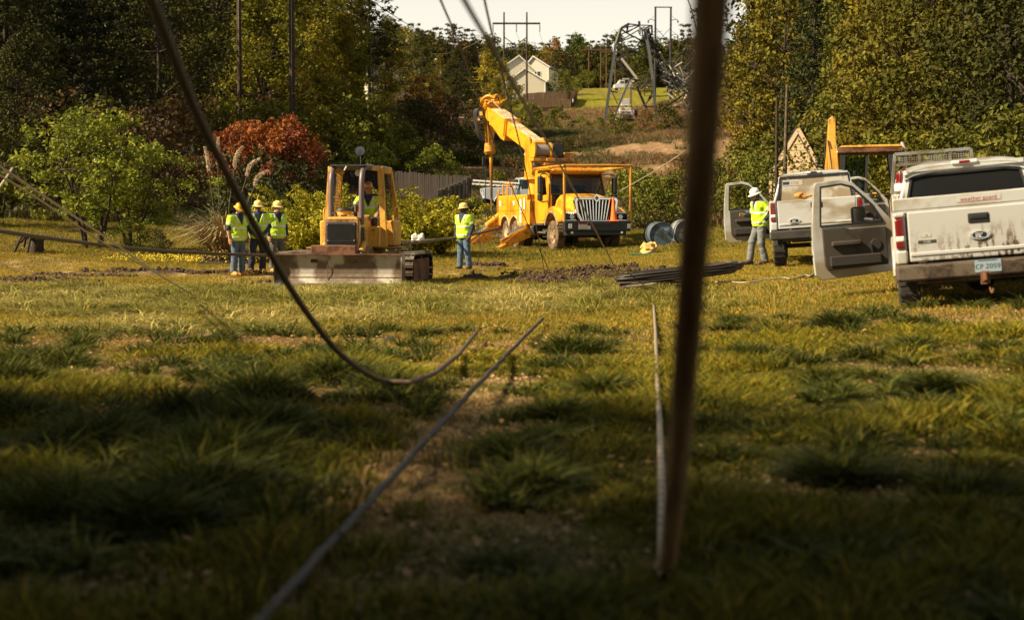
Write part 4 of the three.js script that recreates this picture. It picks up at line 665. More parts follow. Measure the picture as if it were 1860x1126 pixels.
{ const o = thing('brick_post', 'small square brick post at the edge of the slope', 'post', gp(xAt(838, 158), -158)); for (let y = 0; y < 8; y++) for (const s of [0, 1]) K().box(0.46, 0.14, 0.21, (y % 2 ? 0.02 : 0), 0.08 + y * 0.152, s ? 0.12 : -0.12).build('block', M.stack, o); K().box(0.6, 0.1, 0.6, 0, 1.3, 0).build('cap', M.trim, o); }
{ const o = K().cyl([0, 0, 0], [0, 1.2, 0], 0.09, 0.09, 8).sphere(0.09, 0, 1.2, 0).build('marker_post', M.trim); o.position.set(...gp(xAt(821, 158), -158)); tag(o, 'white marker post left of the small brick post', 'post'); }
{ const d = 92, p = at(654, 275, d), o = thing('satellite_dish', 'grey satellite dish on a post above the long dark plank fence', 'satellite dish', gp(p.x, -d)), h = p.y - o.position.y; K().cyl([0, 0, 0], [0, h, 0], 0.035).build('mast', M.steel, o); K().lathe([[0, 0], [0.12, 0.012], [0.24, 0.05], [0.3, 0.085], [0.31, 0.09], [0.3, 0.1], [0.24, 0.066], [0, 0.016]], 0, h, 0.05, Math.PI / 2 - 0.35, 0.2, 0, 20).build('dish', M.greyPaint, o); K().cyl([0, h - 0.3, 0.1], [0.05, h - 0.05, 0.5], 0.015).box(0.06, 0.06, 0.1, 0.05, h - 0.03, 0.5).build('feed_arm', M.steel, o); }

// ------------------------------------------------------------------ the bent transmission tower
{
  const D0 = 190, foot = at(1150, 246, D0), root = thing('bent_lattice_tower', 'grey steel lattice transmission tower bent over at the top with arms in wreckage', 'pylon', gp(foot.x, -D0)), o = root.position;
  const N = (u, v, dz = 0) => { const p = at(u, v, D0 - dz); return [p.x - o.x, p.y - o.y, p.z - o.z]; };
  const zz = (x, y, dz = 0) => N(1080 + x / 4.168, y / 4.168, dz);   // measured on an enlarged crop
  const leg = (pts, w, mat = M.galv) => { const k = K(); for (let i = 0; i + 1 < pts.length; i++) { const [a, b] = [pts[i], pts[i + 1]]; k.bar(a, b, w, w * 0.25); k.bar([a[0] + w * 0.4, a[1], a[2] + w * 0.4], [b[0] + w * 0.4, b[1], b[2] + w * 0.4], w * 0.25, w); } k.build('leg', mat, root); };
  const mem = (a, b, w = 0.18, mat = M.galvDark, name = 'lattice_member') => K().bar(a, b, w, w * 0.55).build(name, mat, root);
  const f = 2.4, bk = -2.4;
  leg([zz(65, 1025, f), zz(112, 680, f), zz(160, 330, f * 0.7), zz(195, 215, f * 0.5), zz(255, 180, 1)], 0.34);
  leg([zz(88, 1008, bk), zz(180, 805, bk), zz(270, 595, -1)], 0.26);
  leg([zz(485, 1030, f), zz(455, 760, f), zz(440, 600, f), zz(415, 400, f * 0.7), zz(380, 215, f * 0.4)], 0.34);
  leg([zz(450, 965, bk), zz(380, 800, bk), zz(318, 655, -1.5)], 0.26);
  for (const [a, b, w] of [[[255, 180], [340, 190]], [[340, 190], [435, 192]], [[435, 192], [437, 265]], [[195, 215], [340, 188]], [[195, 215], [245, 250]], [[245, 250], [340, 190]], [[255, 180], [245, 250]], [[245, 250], [395, 325]], [[160, 330], [380, 200]], [[175, 322], [300, 275]], [[300, 275], [392, 335]], [[195, 215], [300, 285]], [[180, 270], [345, 195]], [[380, 215], [435, 192]], [[380, 215], [437, 265]], [[160, 330], [450, 455], 0.2], [[155, 450], [398, 335], 0.2], [[150, 450], [282, 585], 0.2], [[270, 595], [345, 610]], [[100, 805], [182, 805]], [[120, 690], [170, 700]], [[110, 640], [175, 790], 0.12], [[385, 806], [452, 806]], [[100, 800], [140, 860], 0.12], [[105, 1000], [130, 860], 0.1], [[384, 800], [440, 695], 0.14], [[330, 690], [440, 690], 0.16], [[440, 600], [318, 655], 0.2], [[448, 715], [395, 780], 0.12], [[405, 905], [405, 1003], 0.26], [[430, 890], [450, 965], 0.2], [[338, 160], [342, 190], 0.22]]) mem(zz(a[0], a[1], 1.2 - 2 * ((a[0] * 7) % 3) / 3), zz(b[0], b[1], 1.2 - 2 * ((b[1] * 5) % 3) / 3), (w ?? 0.16) * 1.4);
  // the broken column that hangs down on the right
  const r = rng(55), col = [[380, 215], [400, 290], [440, 330], [470, 400], [500, 470], [535, 540], [575, 610], [610, 680]];
  for (let i = 0; i + 1 < col.length; i++) { const [a, b] = [col[i], col[i + 1]]; for (const s of [-22, -6, 10, 26]) mem(zz(a[0] + s, a[1] + (r() - 0.5) * 14, s * 0.06), zz(b[0] + s * (1 + r() * 0.4), b[1] + (r() - 0.5) * 20, -s * 0.05), 0.17, i > 2 && r() < 0.45 ? M.galvPale : M.galvDark, 'bent_member'); mem(zz(a[0] - 24, a[1], 1), zz(b[0] + 24, b[1], -1), 0.12, M.galvDark, 'bent_member'); mem(zz(a[0] + 26, a[1], -1), zz(b[0] - 20, b[1], 1), 0.12, M.galvDark, 'bent_member'); }
  for (let i = 0; i < 14; i++) mem(zz(370 + r() * 60, 205 + r() * 70, r() * 2 - 1), zz(375 + r() * 60, 215 + r() * 85, r() * 2 - 1), 0.13, M.galvDark, 'bent_member');
  // fallen arms
  for (const [a, b, w] of [[[285, 635], [690, 380], 0.3], [[300, 645], [600, 520], 0.16], [[410, 900], [770, 655], 0.3], [[560, 505], [690, 380], 0.16], [[440, 560], [350, 672], 0.2], [[470, 560], [760, 690], 0.2], [[500, 610], [690, 520], 0.16]]) mem(zz(a[0], a[1], 1), zz(b[0], b[1], 2), w, M.galvDark, 'fallen_arm');
  K().sphere(0.32, ...zz(687, 378, 2)).build('arm_end', M.galvDark, root);
  for (let i = 0; i < 150; i++) {
    const cx = 470 + 330 * Math.sqrt(r()), cy = 470 + (cx - 470) * 0.75 * r() + r() * 190, a = (r() < 0.6 ? 0.75 : -0.75) + (r() - 0.5) * 0.9, L = 40 + r() * 95, dz = (r() - 0.5) * 7;
    mem(zz(cx - Math.cos(a) * L / 2, cy - Math.sin(a) * L / 2, dz), zz(cx + Math.cos(a) * L / 2, cy + Math.sin(a) * L / 2, dz + (r() - 0.5) * 3), 0.12 + r() * 0.13, r() < 0.45 ? M.galvPale : r() < 0.5 ? M.galv : M.galvDark, 'wreckage_member');
  }
  for (const [x, y0, y1] of [[278, 640, 790], [658, 415, 490], [345, 200, 262]]) { const k = K(), a = zz(x, y0, 1.5), b = zz(x, y1, 1.5); for (let i = 0; i < 9; i++) k.cyl([a[0], lerp(a[1], b[1], i / 9), a[2]], [a[0], lerp(a[1], b[1], (i + 0.7) / 9), a[2]], 0.16, 0.1, 8); k.build('insulator_string', M.galvPale, root); }
  K().tube([zz(278, 790, 1.5), zz(290, 850, 1.5), zz(330, 900, 1.5), zz(400, 925, 1.5), zz(405, 905, 1.5)], 0.05, 5).build('hanging_cable', M.cableBlack, root);
  K().tube([zz(330, 225, 1), zz(345, 265, 1), zz(375, 270, 1), zz(380, 230, 1)], 0.06, 5).build('hanging_cable', M.cableBlack, root);
}

// ------------------------------------------------------------------ shared vehicle pieces
function wheel(parent, name, x, y, z, r, w, mats = {}, o = {}) {   // axle along x
  const { tyre = M.rubber, rim = M.steel } = mats, side = o.side ?? Math.sign(x), g = new THREE.Group(); g.name = name; g.position.set(x, y, z); if (o.steer) g.rotation.y = o.steer; parent.add(g);
  const hw = w / 2, rr = r * (o.rimRatio ?? 0.56), t = K();
  t.lathe([[rr, -hw * 0.8], [rr + 0.02, -hw * 0.92], [r * 0.84, -hw], [r * 0.95, -hw * 0.92], [r * 0.985, -hw * 0.72], [r * 0.985, hw * 0.72], [r * 0.95, hw * 0.92], [r * 0.84, hw], [rr + 0.02, hw * 0.92], [rr, hw * 0.8]], 0, 0, 0, 0, 0, Math.PI / 2, 32);
  const n = Math.round(r * 46); for (let i = 0; i < n; i++) { const a = i / n * 6.283, c = Math.cos(a), s = Math.sin(a); for (const e of [-1, 0, 1]) t.box(w * 0.28, 0.018, r * 0.085, e * w * 0.31, c * r * 0.985, s * r * 0.985, a + (e ? 0 : 0.12), 0, 0); }
  t.build('tyre', tyre, g);
  const m = K(); m.lathe([[0, hw * 0.25], [rr * 0.3, hw * 0.3], [rr * 0.62, hw * 0.18], [rr * 0.8, hw * 0.55], [rr * 0.97, hw * 0.75], [rr * 1.02, hw * 0.82], [rr * 1.02, -hw * 0.8], [rr * 0.9, -hw * 0.8], [0, -hw * 0.1]], 0, 0, 0, 0, 0, -Math.PI / 2 * side, 24);
  for (let i = 0; i < 8; i++) { const a = i / 8 * 6.283; m.cyl([side * hw * 0.25, Math.cos(a) * rr * 0.45, Math.sin(a) * rr * 0.45], [side * hw * 0.5, Math.cos(a) * rr * 0.45, Math.sin(a) * rr * 0.45], rr * 0.06, rr * 0.06, 6); }
  m.cyl([side * hw * 0.2, 0, 0], [side * hw * 0.62, 0, 0], rr * 0.24, rr * 0.2, 12).build('rim', rim, g);
  return g;
}
const ovalTex = textTex(256, 128, (c, w, h) => { c.fillStyle = '#c9c7c0'; c.fillRect(0, 0, w, h); c.fillStyle = '#16243a'; c.beginPath(); c.ellipse(w / 2, h / 2, w * 0.47, h * 0.45, 0, 0, 7); c.fill(); c.strokeStyle = '#cfd2d0'; c.lineWidth = 6; c.beginPath(); c.ellipse(w / 2, h / 2, w * 0.43, h * 0.39, 0, 0, 7); c.stroke(); c.fillStyle = '#d8dad8'; c.font = 'italic bold 62px serif'; c.textAlign = 'center'; c.textBaseline = 'middle'; c.fillText('Ford', w / 2, h / 2 + 4); });
function ovalBadge(parent, x, y, z, w, rx = 0, ry = 0) { const g = new THREE.CylinderGeometry(0.5, 0.5, 0.02, 32); const m = new THREE.Mesh(g, [M.chrome, S(C(1, 1, 1), 0.3, { map: ovalTex }), M.chrome]); m.name = 'oval_badge'; m.rotation.set(Math.PI / 2 + rx, Math.PI / 2, 0, 'XYZ'); m.rotation.set(Math.PI / 2, 0, 0); m.scale.set(w, 1, w * 0.42); m.position.set(x, y, z); m.castShadow = true; parent.add(m); return m; }

// ------------------------------------------------------------------ pickups (forward is -z, origin on the ground under the rear axle)
function carDoor(parent, name, side, mat, inner, o = {}) {   // outline in the door's own plane: s from the hinge to the rear edge, y up
  const d = new THREE.Group(); d.name = name; parent.add(d);
  const W = o.w ?? 1.2, out = [[0.0, 0.50], [W * 0.9, 0.44], [W * 0.985, 0.52], [W, 0.95], [W * 0.985, 1.22], [W * 0.93, 1.80], [W * 0.9, 1.85], [W * 0.60, 1.87], [W * 0.46, 1.82], [W * 0.24, 1.56], [0.03, 1.24], [0, 1.1]];
  const win = [[W * 0.13, 1.22], [W * 0.885, 1.22], [W * 0.85, 1.78], [W * 0.60, 1.80], [W * 0.47, 1.75], [W * 0.26, 1.49]];
  const sx = side;   // side -1: the driver's door of a truck heading away; the door's s axis runs along local +x * side
  const map = (pts) => pts.map(([s, y]) => [s * sx, y]), rev = (p) => (sx < 0 ? p.slice().reverse() : p);
  K().extz(rev(map(out)), -0.075, 0.0, 0.012, [rev(map(win))]).build('door_shell', mat, d);
  const pan = [[W * 0.10, 0.60], [W * 0.84, 0.58], [W * 0.87, 0.66], [W * 0.875, 1.18], [W * 0.62, 1.185], [W * 0.54, 1.15], [W * 0.1, 1.15]];
  const p = K().extz(rev(map(pan)), 0.002, 0.045, 0.012).build('door_trim', inner, d);
  K().rbox(W * 0.36, 0.075, 0.06, sx * W * 0.6, 0.95, 0.07, 0.025).build('armrest', M.interior, p);
  K().rbox(W * 0.62, 0.15, 0.05, sx * W * 0.5, 0.70, 0.065, 0.02).build('map_pocket', M.interiorDark, p); K().cyl([sx * W * 0.24, 0.9, 0.045], [sx * W * 0.24, 0.9, 0.06], 0.08, 0.075, 16).build('speaker', M.interiorDark, p);
  K().box(0.02, 0.1, 0.03, sx * W * 0.3, 0.86, 0.07).build('handle', M.black, p);
  const seal = K(); const pts = win; for (let i = 0; i < pts.length; i++) { const a = pts[i], b = pts[(i + 1) % pts.length]; seal.bar([a[0] * sx, a[1], 0.004], [b[0] * sx, b[1], 0.004], 0.022, 0.03); } seal.build('window_seal', M.black, d);
  const e = K(); for (const y of [0.8, 0.95, 1.05]) e.box(0.01, 0.035, 0.03, sx * (W * 0.997), y, -0.035); e.build('latch', M.black, d);
  const mk = K(); mk.rbox(0.21, 0.27, 0.11, sx * W * 0.36, 1.33, -0.24, 0.04).cyl([sx * W * 0.22, 1.25, -0.06], [sx * W * 0.32, 1.28, -0.22], 0.03); const mir = mk.build('mirror', M.black, d);
  K().box(0.17, 0.22, 0.01, sx * W * 0.36, 1.33, -0.18).build('mirror_glass', M.chrome, mir);
  return d;
}
function pickup(name, label, pos, turn, roll, o) {
  const t = thing(name, label, 'pickup truck', pos, turn); t.rotation.set(o.pitch ?? 0, turn, roll, 'YXZ');
  const paint = o.paint ?? M.white, R = o.wheelR ?? 0.42, lift = o.lift ?? 0, Y = (y) => y + lift, crew = o.crew ?? 0.0, bed = o.bed ?? -1.18, cabR = o.cabRear ?? 0.74;
  // bed sides with the wheel arch cut out
  for (const s of [-1, 1]) {
    const sh = new THREE.Shape(), f0 = bed + 0.02, f1 = cabR - 0.03; sh.moveTo(f0, Y(0.70)); sh.lineTo(-0.52, Y(0.56)); sh.absarc(0, Y(0.42), 0.54, Math.PI - 0.28, 0.28, true); sh.lineTo(f1, Y(0.54)); sh.lineTo(f1, Y(1.34)); sh.lineTo(f0, Y(1.31)); sh.lineTo(f0 - 0.02, Y(0.95)); sh.closePath();
    const x0 = s < 0 ? -0.985 : 0.835; const b = K().ext(sh, x0, x0 + 0.15, 0.035, [], 16).build('bed_side', paint, t);
    const ar = K(); const pts = []; for (let i = 0; i <= 12; i++) { const a = Math.PI * (0.06 + 0.88 * i / 12); pts.push([s * 0.985, Y(0.42) + Math.sin(a) * 0.57, -Math.cos(a) * 0.57]); } ar.tube(pts, 0.028, 6, 24).build('wheel_lip', paint, b);
  }
  K().box(1.6, 0.05, cabR - bed, 0, Y(0.80), -(bed + cabR) / 2).build('bed_floor', M.blackDusty, t);
  // tailgate and rear end
  const tg = K().rbox(1.62, 0.60, 0.07, 0, Y(1.0), -bed + 0.0, 0.02).build('tailgate', o.tailMat ?? paint, t);
  { const g = tg.geometry, p = g.attributes.position, n = g.attributes.normal, uv = g.attributes.uv; for (let i = 0; i < p.count; i++) uv.setXY(i, (p.getX(i) + 0.81) / 1.62, (p.getY(i) - Y(0.7)) / 0.6); }
  K().rbox(1.60, 0.05, 0.04, 0, Y(0.79), -bed + 0.028, 0.015).build('tailgate_crease', o.tailMat ?? paint, tg);
  K().rbox(0.24, 0.115, 0.03, 0, Y(1.17), -bed + 0.035, 0.03).rbox(0.20, 0.05, 0.02, 0, Y(1.18), -bed + 0.052, 0.02).build('tailgate_handle', M.black, tg);
  for (const s of [-1, 1]) { const L = K().rbox(0.11, 0.37, 0.11, s * 0.905, Y(1.05), -bed - 0.025, 0.03).build('tail_light', M.red, t); K().rbox(0.10, 0.075, 0.115, s * 0.905, Y(0.99), -bed - 0.022, 0.02).build('reverse_lamp', M.lampClear, L); K().rbox(0.14, 0.17, 0.10, s * 0.90, Y(0.765), -bed - 0.03, 0.03).build('lower_corner', paint, t); K().rbox(0.14, 0.07, 0.1, s * 0.9, Y(1.275), -bed - 0.03, 0.03).build('upper_corner', paint, t); }
  const bp = K(); bp.rbox(1.98, 0.20, 0.17, 0, Y(0.575), -bed + 0.10, 0.04).rbox(1.5, 0.05, 0.16, 0, Y(0.46), -bed + 0.06, 0.02); const bump = bp.build('rear_bumper', o.bumpMat ?? M.blackDusty, t); bump.geometry = boxUV(bump.geometry);
  const hk = K(); hk.box(0.1, 0.1, 0.3, 0.02, Y(0.44), -bed + 0.1).cyl([0.02, Y(0.44), -bed + 0.28], [0.02, Y(0.53), -bed + 0.28], 0.03, 0.03).box(0.1, 0.12, 0.04, 0.02, Y(0.48), -bed + 0.24).tube([[0.06, Y(0.36), -bed + 0.2], [0.08, Y(0.28), -bed + 0.26], [0.1, Y(0.33), -bed + 0.22]], 0.012); hk.build('tow_hitch', M.rust, t);
  // underside
  const ub = K(); for (const s of [-1, 1]) ub.box(0.1, 0.16, 5.0, s * 0.45, Y(0.60), -1.5).tube([[s * 0.62, Y(0.5), 0.9], [s * 0.62, Y(0.36), 0], [s * 0.62, Y(0.5), -0.7]], 0.035, 5); ub.cyl([-0.8, R, 0], [0.8, R, 0], 0.05).sphere(0.17, 0.05, R, 0, 1.1, 1, 1).cyl([0.55, Y(0.42), 0.9], [0.55, Y(0.42), -2], 0.05).box(0.9, 0.2, 1.0, 0, Y(0.52), -1.4).box(0.5, 0.2, 0.5, -0.3, Y(0.5), 0.7); ub.build('chassis', M.blackDusty, t);
  // cab
  const fr = cabR + 1.65 + crew, hinge = cabR + 1.62 + crew, cw = 0.93, tw = 0.74, roofY = o.roofY ?? 1.90;
  for (const s of [-1, 1]) {
    const holes = crew ? [[[cabR + 0.25, Y(1.24)], [cabR + 1.02, Y(1.24)], [cabR + 1.02, Y(1.76)], [cabR + 0.36, Y(1.76)]], [[cabR + 1.2, Y(1.24)], [fr - 0.12, Y(1.24)], [fr - 0.5, Y(1.76)], [cabR + 1.2, Y(1.76)]]] : [[[cabR + 0.36, Y(0.62)], [hinge - 0.04, Y(0.62)], [hinge - 0.04, Y(1.2)], [fr - 0.52, Y(1.76)], [cabR + 0.50, Y(1.76)]]];
    const k = K().ext([[cabR, Y(0.56)], [fr + 0.12, Y(0.52)], [fr + 0.12, Y(1.18)], [fr - 0.42, Y(roofY - 0.06)], [cabR + 0.16, Y(roofY - 0.06)], [cabR + 0.02, Y(1.3)]], -0.05, 0.0, 0.012, (s < 0 && o.leftOpen) || crew ? holes : [[[cabR + 0.36, Y(1.22)], [fr - 0.10, Y(1.22)], [fr - 0.52, Y(1.76)], [cabR + 0.50, Y(1.76)]]]);
    const g = k.g[0], p = g.attributes.position; for (let i = 0; i < p.count; i++) { const y = p.getY(i), inn = smooth(y, Y(1.2), Y(1.9)) * (cw - tw) * 0.9 + Math.max(0, y - Y(1.2)) * 0.03; p.setX(i, s < 0 ? -cw + inn + (p.getX(i) + 0.05) : cw - inn + p.getX(i)); } g.computeVertexNormals();
    k.build('cab_side', paint, t);
    if (crew) { const q = K(); q.box(0.01, 0.6, fr - cabR - 0.4, s * (cw - 0.09), Y(1.48), -(fr + cabR) / 2 + 0.12, 0, 0, s * 0.2); q.build('side_window', M.glass, t); }
    K().box(0.06, 0.12, fr - cabR - 0.2, s * 0.92, Y(0.5), -(fr + cabR) / 2).build('rocker_panel', o.bumpMat ?? M.blackDusty, t);
  }
  const rw = [[-cw + 0.02, Y(0.8)], [cw - 0.02, Y(0.8)], [cw - 0.02, Y(1.3)], [tw + 0.02, Y(roofY - 0.03)], [-tw - 0.02, Y(roofY - 0.03)], [-cw + 0.02, Y(1.3)]], hole = [[-0.80, Y(1.27)], [0.80, Y(1.27)], [0.69, Y(1.76)], [0.5, Y(1.785)], [-0.5, Y(1.785)], [-0.69, Y(1.76)]];
  const wall = K().extz(rw, -0.03, 0.03, 0.01, o.bulkhead ? [] : [hole]); const wm = wall.build('cab_rear_wall', paint, t); wm.position.z = -cabR - 0.05; wm.rotation.x = 0; { const p = wm.geometry.attributes.position; for (let i = 0; i < p.count; i++) p.setZ(i, p.getZ(i) - Math.max(0, p.getY(i) - Y(1.25)) * 0.22); wm.geometry.computeVertexNormals(); }
  if (!o.bulkhead) {
    const gl = K().extz(hole, -0.004, 0.004, 0).build('rear_window', M.tint, t); const p = gl.geometry.attributes.position; for (let i = 0; i < p.count; i++) p.setZ(i, p.getZ(i) - Math.max(0, p.getY(i) - Y(1.25)) * 0.22); gl.position.z = -cabR - 0.046; gl.geometry.computeVertexNormals();
    const sl = K(); for (let i = 0; i < hole.length; i++) { const a = hole[i], b = hole[(i + 1) % hole.length], zz = (q) => -Math.max(0, q[1] - Y(1.25)) * 0.22; sl.bar([a[0], a[1], zz(a)], [b[0], b[1], zz(b)], 0.03, 0.02); } const m = sl.build('window_seal', M.black, gl); m.position.z = 0.02;
  }
  // roof: a crowned panel
  { const g = new THREE.PlaneGeometry(1, 1, 12, 12).toNonIndexed(), p = g.attributes.position, fA = cabR + 0.02 + 0.14, fB = fr - 0.36; for (let i = 0; i < p.count; i++) { const u = p.getX(i) * 2, v = p.getY(i) + 0.5; const x = u * (tw + 0.045), f = lerp(fA - 0.06, fB, v), y = Y(roofY) + 0.045 * (1 - Math.pow(Math.abs(u), 2.4)) + 0.03 * Math.sin(Math.PI * clamp(v)) - 0.055 * Math.pow(Math.abs(u), 8) - 0.05 * Math.pow(1 - v, 6) - 0.05 * Math.pow(v, 8); p.setXYZ(i, x, y, -f); } g.computeVertexNormals(); const b = g.clone(), q = b.attributes.position; for (let i = 0; i < q.count; i++) q.setY(i, q.getY(i) - 0.06); const k = K(); k.add(g); k.add(b); k.box(2 * tw, 0.06, 0.04, 0, Y(roofY - 0.03), -fA + 0.035); const rm = k.build('roof', paint, t); const L = K().rbox(0.34, 0.05, 0.06, 0, Y(roofY + 0.012), -fA + 0.055, 0.02).build('high_brake_light', M.whiteClean, rm); K().rbox(0.14, 0.04, 0.03, 0, Y(roofY + 0.012), -fA + 0.08, 0.012).build('lamp', o.brakeMat ?? M.red, L); }
  // windscreen, bonnet, front end
  K().quad([-cw + 0.08, Y(1.2), -fr - 0.02], [cw - 0.08, Y(1.2), -fr - 0.02], [tw - 0.02, Y(roofY - 0.05), -fr + 0.44], [-tw + 0.02, Y(roofY - 0.05), -fr + 0.44]).build('windscreen', M.glass, t);
  K().ext([[fr + 0.1, Y(0.6)], [fr + 1.52, Y(0.62)], [fr + 1.58, Y(0.95)], [fr + 1.5, Y(1.12)], [fr + 0.1, Y(1.22)]], -0.72, 0.72, 0.05).build('bonnet', paint, t);
  for (const s of [-1, 1]) { const sh = new THREE.Shape(), fa = o.wheelbase ?? 3.6; sh.moveTo(fr + 0.08, Y(0.56)); sh.lineTo(fa - 0.52, Y(0.56)); sh.absarc(fa, Y(0.42), 0.54, Math.PI - 0.28, 0.28, true); sh.lineTo(fr + 1.55, Y(0.6)); sh.lineTo(fr + 1.55, Y(1.0)); sh.lineTo(fr + 0.08, Y(1.18)); sh.closePath(); K().ext(sh, s < 0 ? -0.98 : 0.72, s < 0 ? -0.72 : 0.98, 0.04, [], 12).build('front_fender', paint, t); K().rbox(0.3, 0.22, 0.08, s * 0.75, Y(0.9), -fr - 1.58, 0.03).build('headlight', M.lampClear, t); }
  K().rbox(1.96, 0.24, 0.16, 0, Y(0.56), -fr - 1.62, 0.05).build('front_bumper', M.chrome, t); K().rbox(1.1, 0.28, 0.05, 0, Y(0.88), -fr - 1.6, 0.02).build('grille', M.chrome, t);
  const st = K(); for (const s of [-0.42, 0.42]) st.rbox(0.55, 0.18, 0.5, s, Y(0.82), -fr + 0.95, 0.06).rbox(0.55, 0.62, 0.14, s, Y(1.14), -fr + 1.2, 0.06, -0.2).rbox(0.28, 0.18, 0.1, s, Y(1.52), -fr + 1.28, 0.05); st.build('seat', M.interior, t); K().rbox(1.7, 0.3, 0.4, 0, Y(1.05), -fr + 0.1, 0.08).build('dashboard', M.interiorDark, t); K().add(new THREE.TorusGeometry(0.19, 0.018, 8, 24), -0.42, Y(1.12), -fr + 0.42, -0.5).build('steering_wheel', M.black, t); K().box(1.8, 0.06, fr - cabR, 0, Y(0.58), -(fr + cabR) / 2).build('cab_floor', M.interiorDark, t);
  for (const s of [-1, 1]) { wheel(t, 'wheel', s * 0.83, R, 0, R, 0.27, o.wheels); wheel(t, 'wheel', s * 0.83, R, -(o.wheelbase ?? 3.6), R, 0.27, o.wheelsFront ?? o.wheels); }
  if (o.leftOpen) { const d = carDoor(t, 'open_door', -1, paint, M.interior, { w: o.doorW ?? 1.2 }); d.position.set(-cw - 0.02, Y(0) + (o.doorY ?? 0), -hinge); d.rotation.y = o.leftOpen; }
  return t;
}
const toWorld = (u, v, d) => at(u, v, d);

// the nearest pickup
{
  const turn = -0.255, ax = 5.93, az = -18.0;
  const mudTail = Ph(C(0.43, 0.43, 0.42), 0.42, { clearcoat: 0.3, clearcoatRoughness: 0.3, map: T.mudpanel });
  const t = pickup('pickup_truck', 'nearest white pickup with a muddy tailgate and its driver door open', gp(ax, az, -0.09), turn, 0.088, { tailMat: mudTail, bumpMat: S(C(0.10, 0.075, 0.052), 0.8, { map: rep(T.grime, 1.2) }), wheels: { tyre: M.rubber, rim: M.rimMud }, wheelsFront: { tyre: M.rubberMud, rim: M.rimMud }, leftOpen: 0.29, doorY: 0.0, wheelR: 0.43, lift: 0.02 });
  const bed = -1.18, Yb = 0.02;
  // the flat box that lies across the bed
  const b = K().rbox(1.94, 0.155, 0.06, 0, 1.395 + Yb, 1.16, 0.02).rbox(1.9, 0.05, 1.75, 0, 1.448 + Yb, 0.29, 0.015).box(1.92, 0.025, 0.05, 0, 1.308 + Yb, 1.165).build('bed_box', M.white, t);
  const wg = textTex(512, 64, (c, w, h) => { c.fillStyle = '#b3b4b2'; c.fillRect(0, 0, w, h); c.fillStyle = '#8a1c14'; c.font = 'bold 60px sans-serif'; c.textAlign = 'center'; c.textBaseline = 'middle'; c.fillText('weather guard', w / 2, h / 2 + 2, w - 20); c.fillRect(12, h - 5, w - 24, 3); });
  plate('lettering', wg, 0.50, 0.066, b, 0.02, 1.40 + Yb, 1.192);
  const lp = textTex(256, 128, (c, w, h) => { c.fillStyle = '#8d9ca3'; c.fillRect(0, 0, w, h); c.fillStyle = '#24415e'; c.font = 'bold 66px sans-serif'; c.textAlign = 'center'; c.textBaseline = 'middle'; c.fillText('CP 2059', w / 2, h / 2 + 6, w - 16); c.font = '17px sans-serif'; c.fillRect(40, 8, w - 80, 9); c.strokeStyle = '#54656e'; c.lineWidth = 5; c.strokeRect(2, 2, w - 4, h - 4); });
  plate('number_plate', lp, 0.305, 0.152, t, 0.06, 0.60 + Yb, -bed + 0.19);
  ovalBadge(t, 0.0, 0.965 + Yb, -bed + 0.045, 0.235);
  const fx = textTex(256, 48, (c, w, h) => { c.fillStyle = '#3a3a38'; c.fillRect(0, 0, w, h); c.fillStyle = '#b9b7ae'; c.font = 'bold 38px sans-serif'; c.textAlign = 'center'; c.textBaseline = 'middle'; c.fillText('F-150', w / 2, h / 2 + 2); });
  plate('model_badge', fx, 0.21, 0.038, t, -0.60, 0.935 + Yb, -bed + 0.037);
  const xl = textTex(128, 48, (c, w, h) => { c.fillStyle = '#b7ae9d'; c.fillRect(0, 0, w, h); c.fillStyle = '#3a3632'; c.font = 'bold 36px sans-serif'; c.textAlign = 'center'; c.textBaseline = 'middle'; c.fillText('XL', w / 2, h / 2); });
  plate('trim_badge', xl, 0.10, 0.036, t, -0.60, 1.01 + Yb, -bed + 0.037);
}
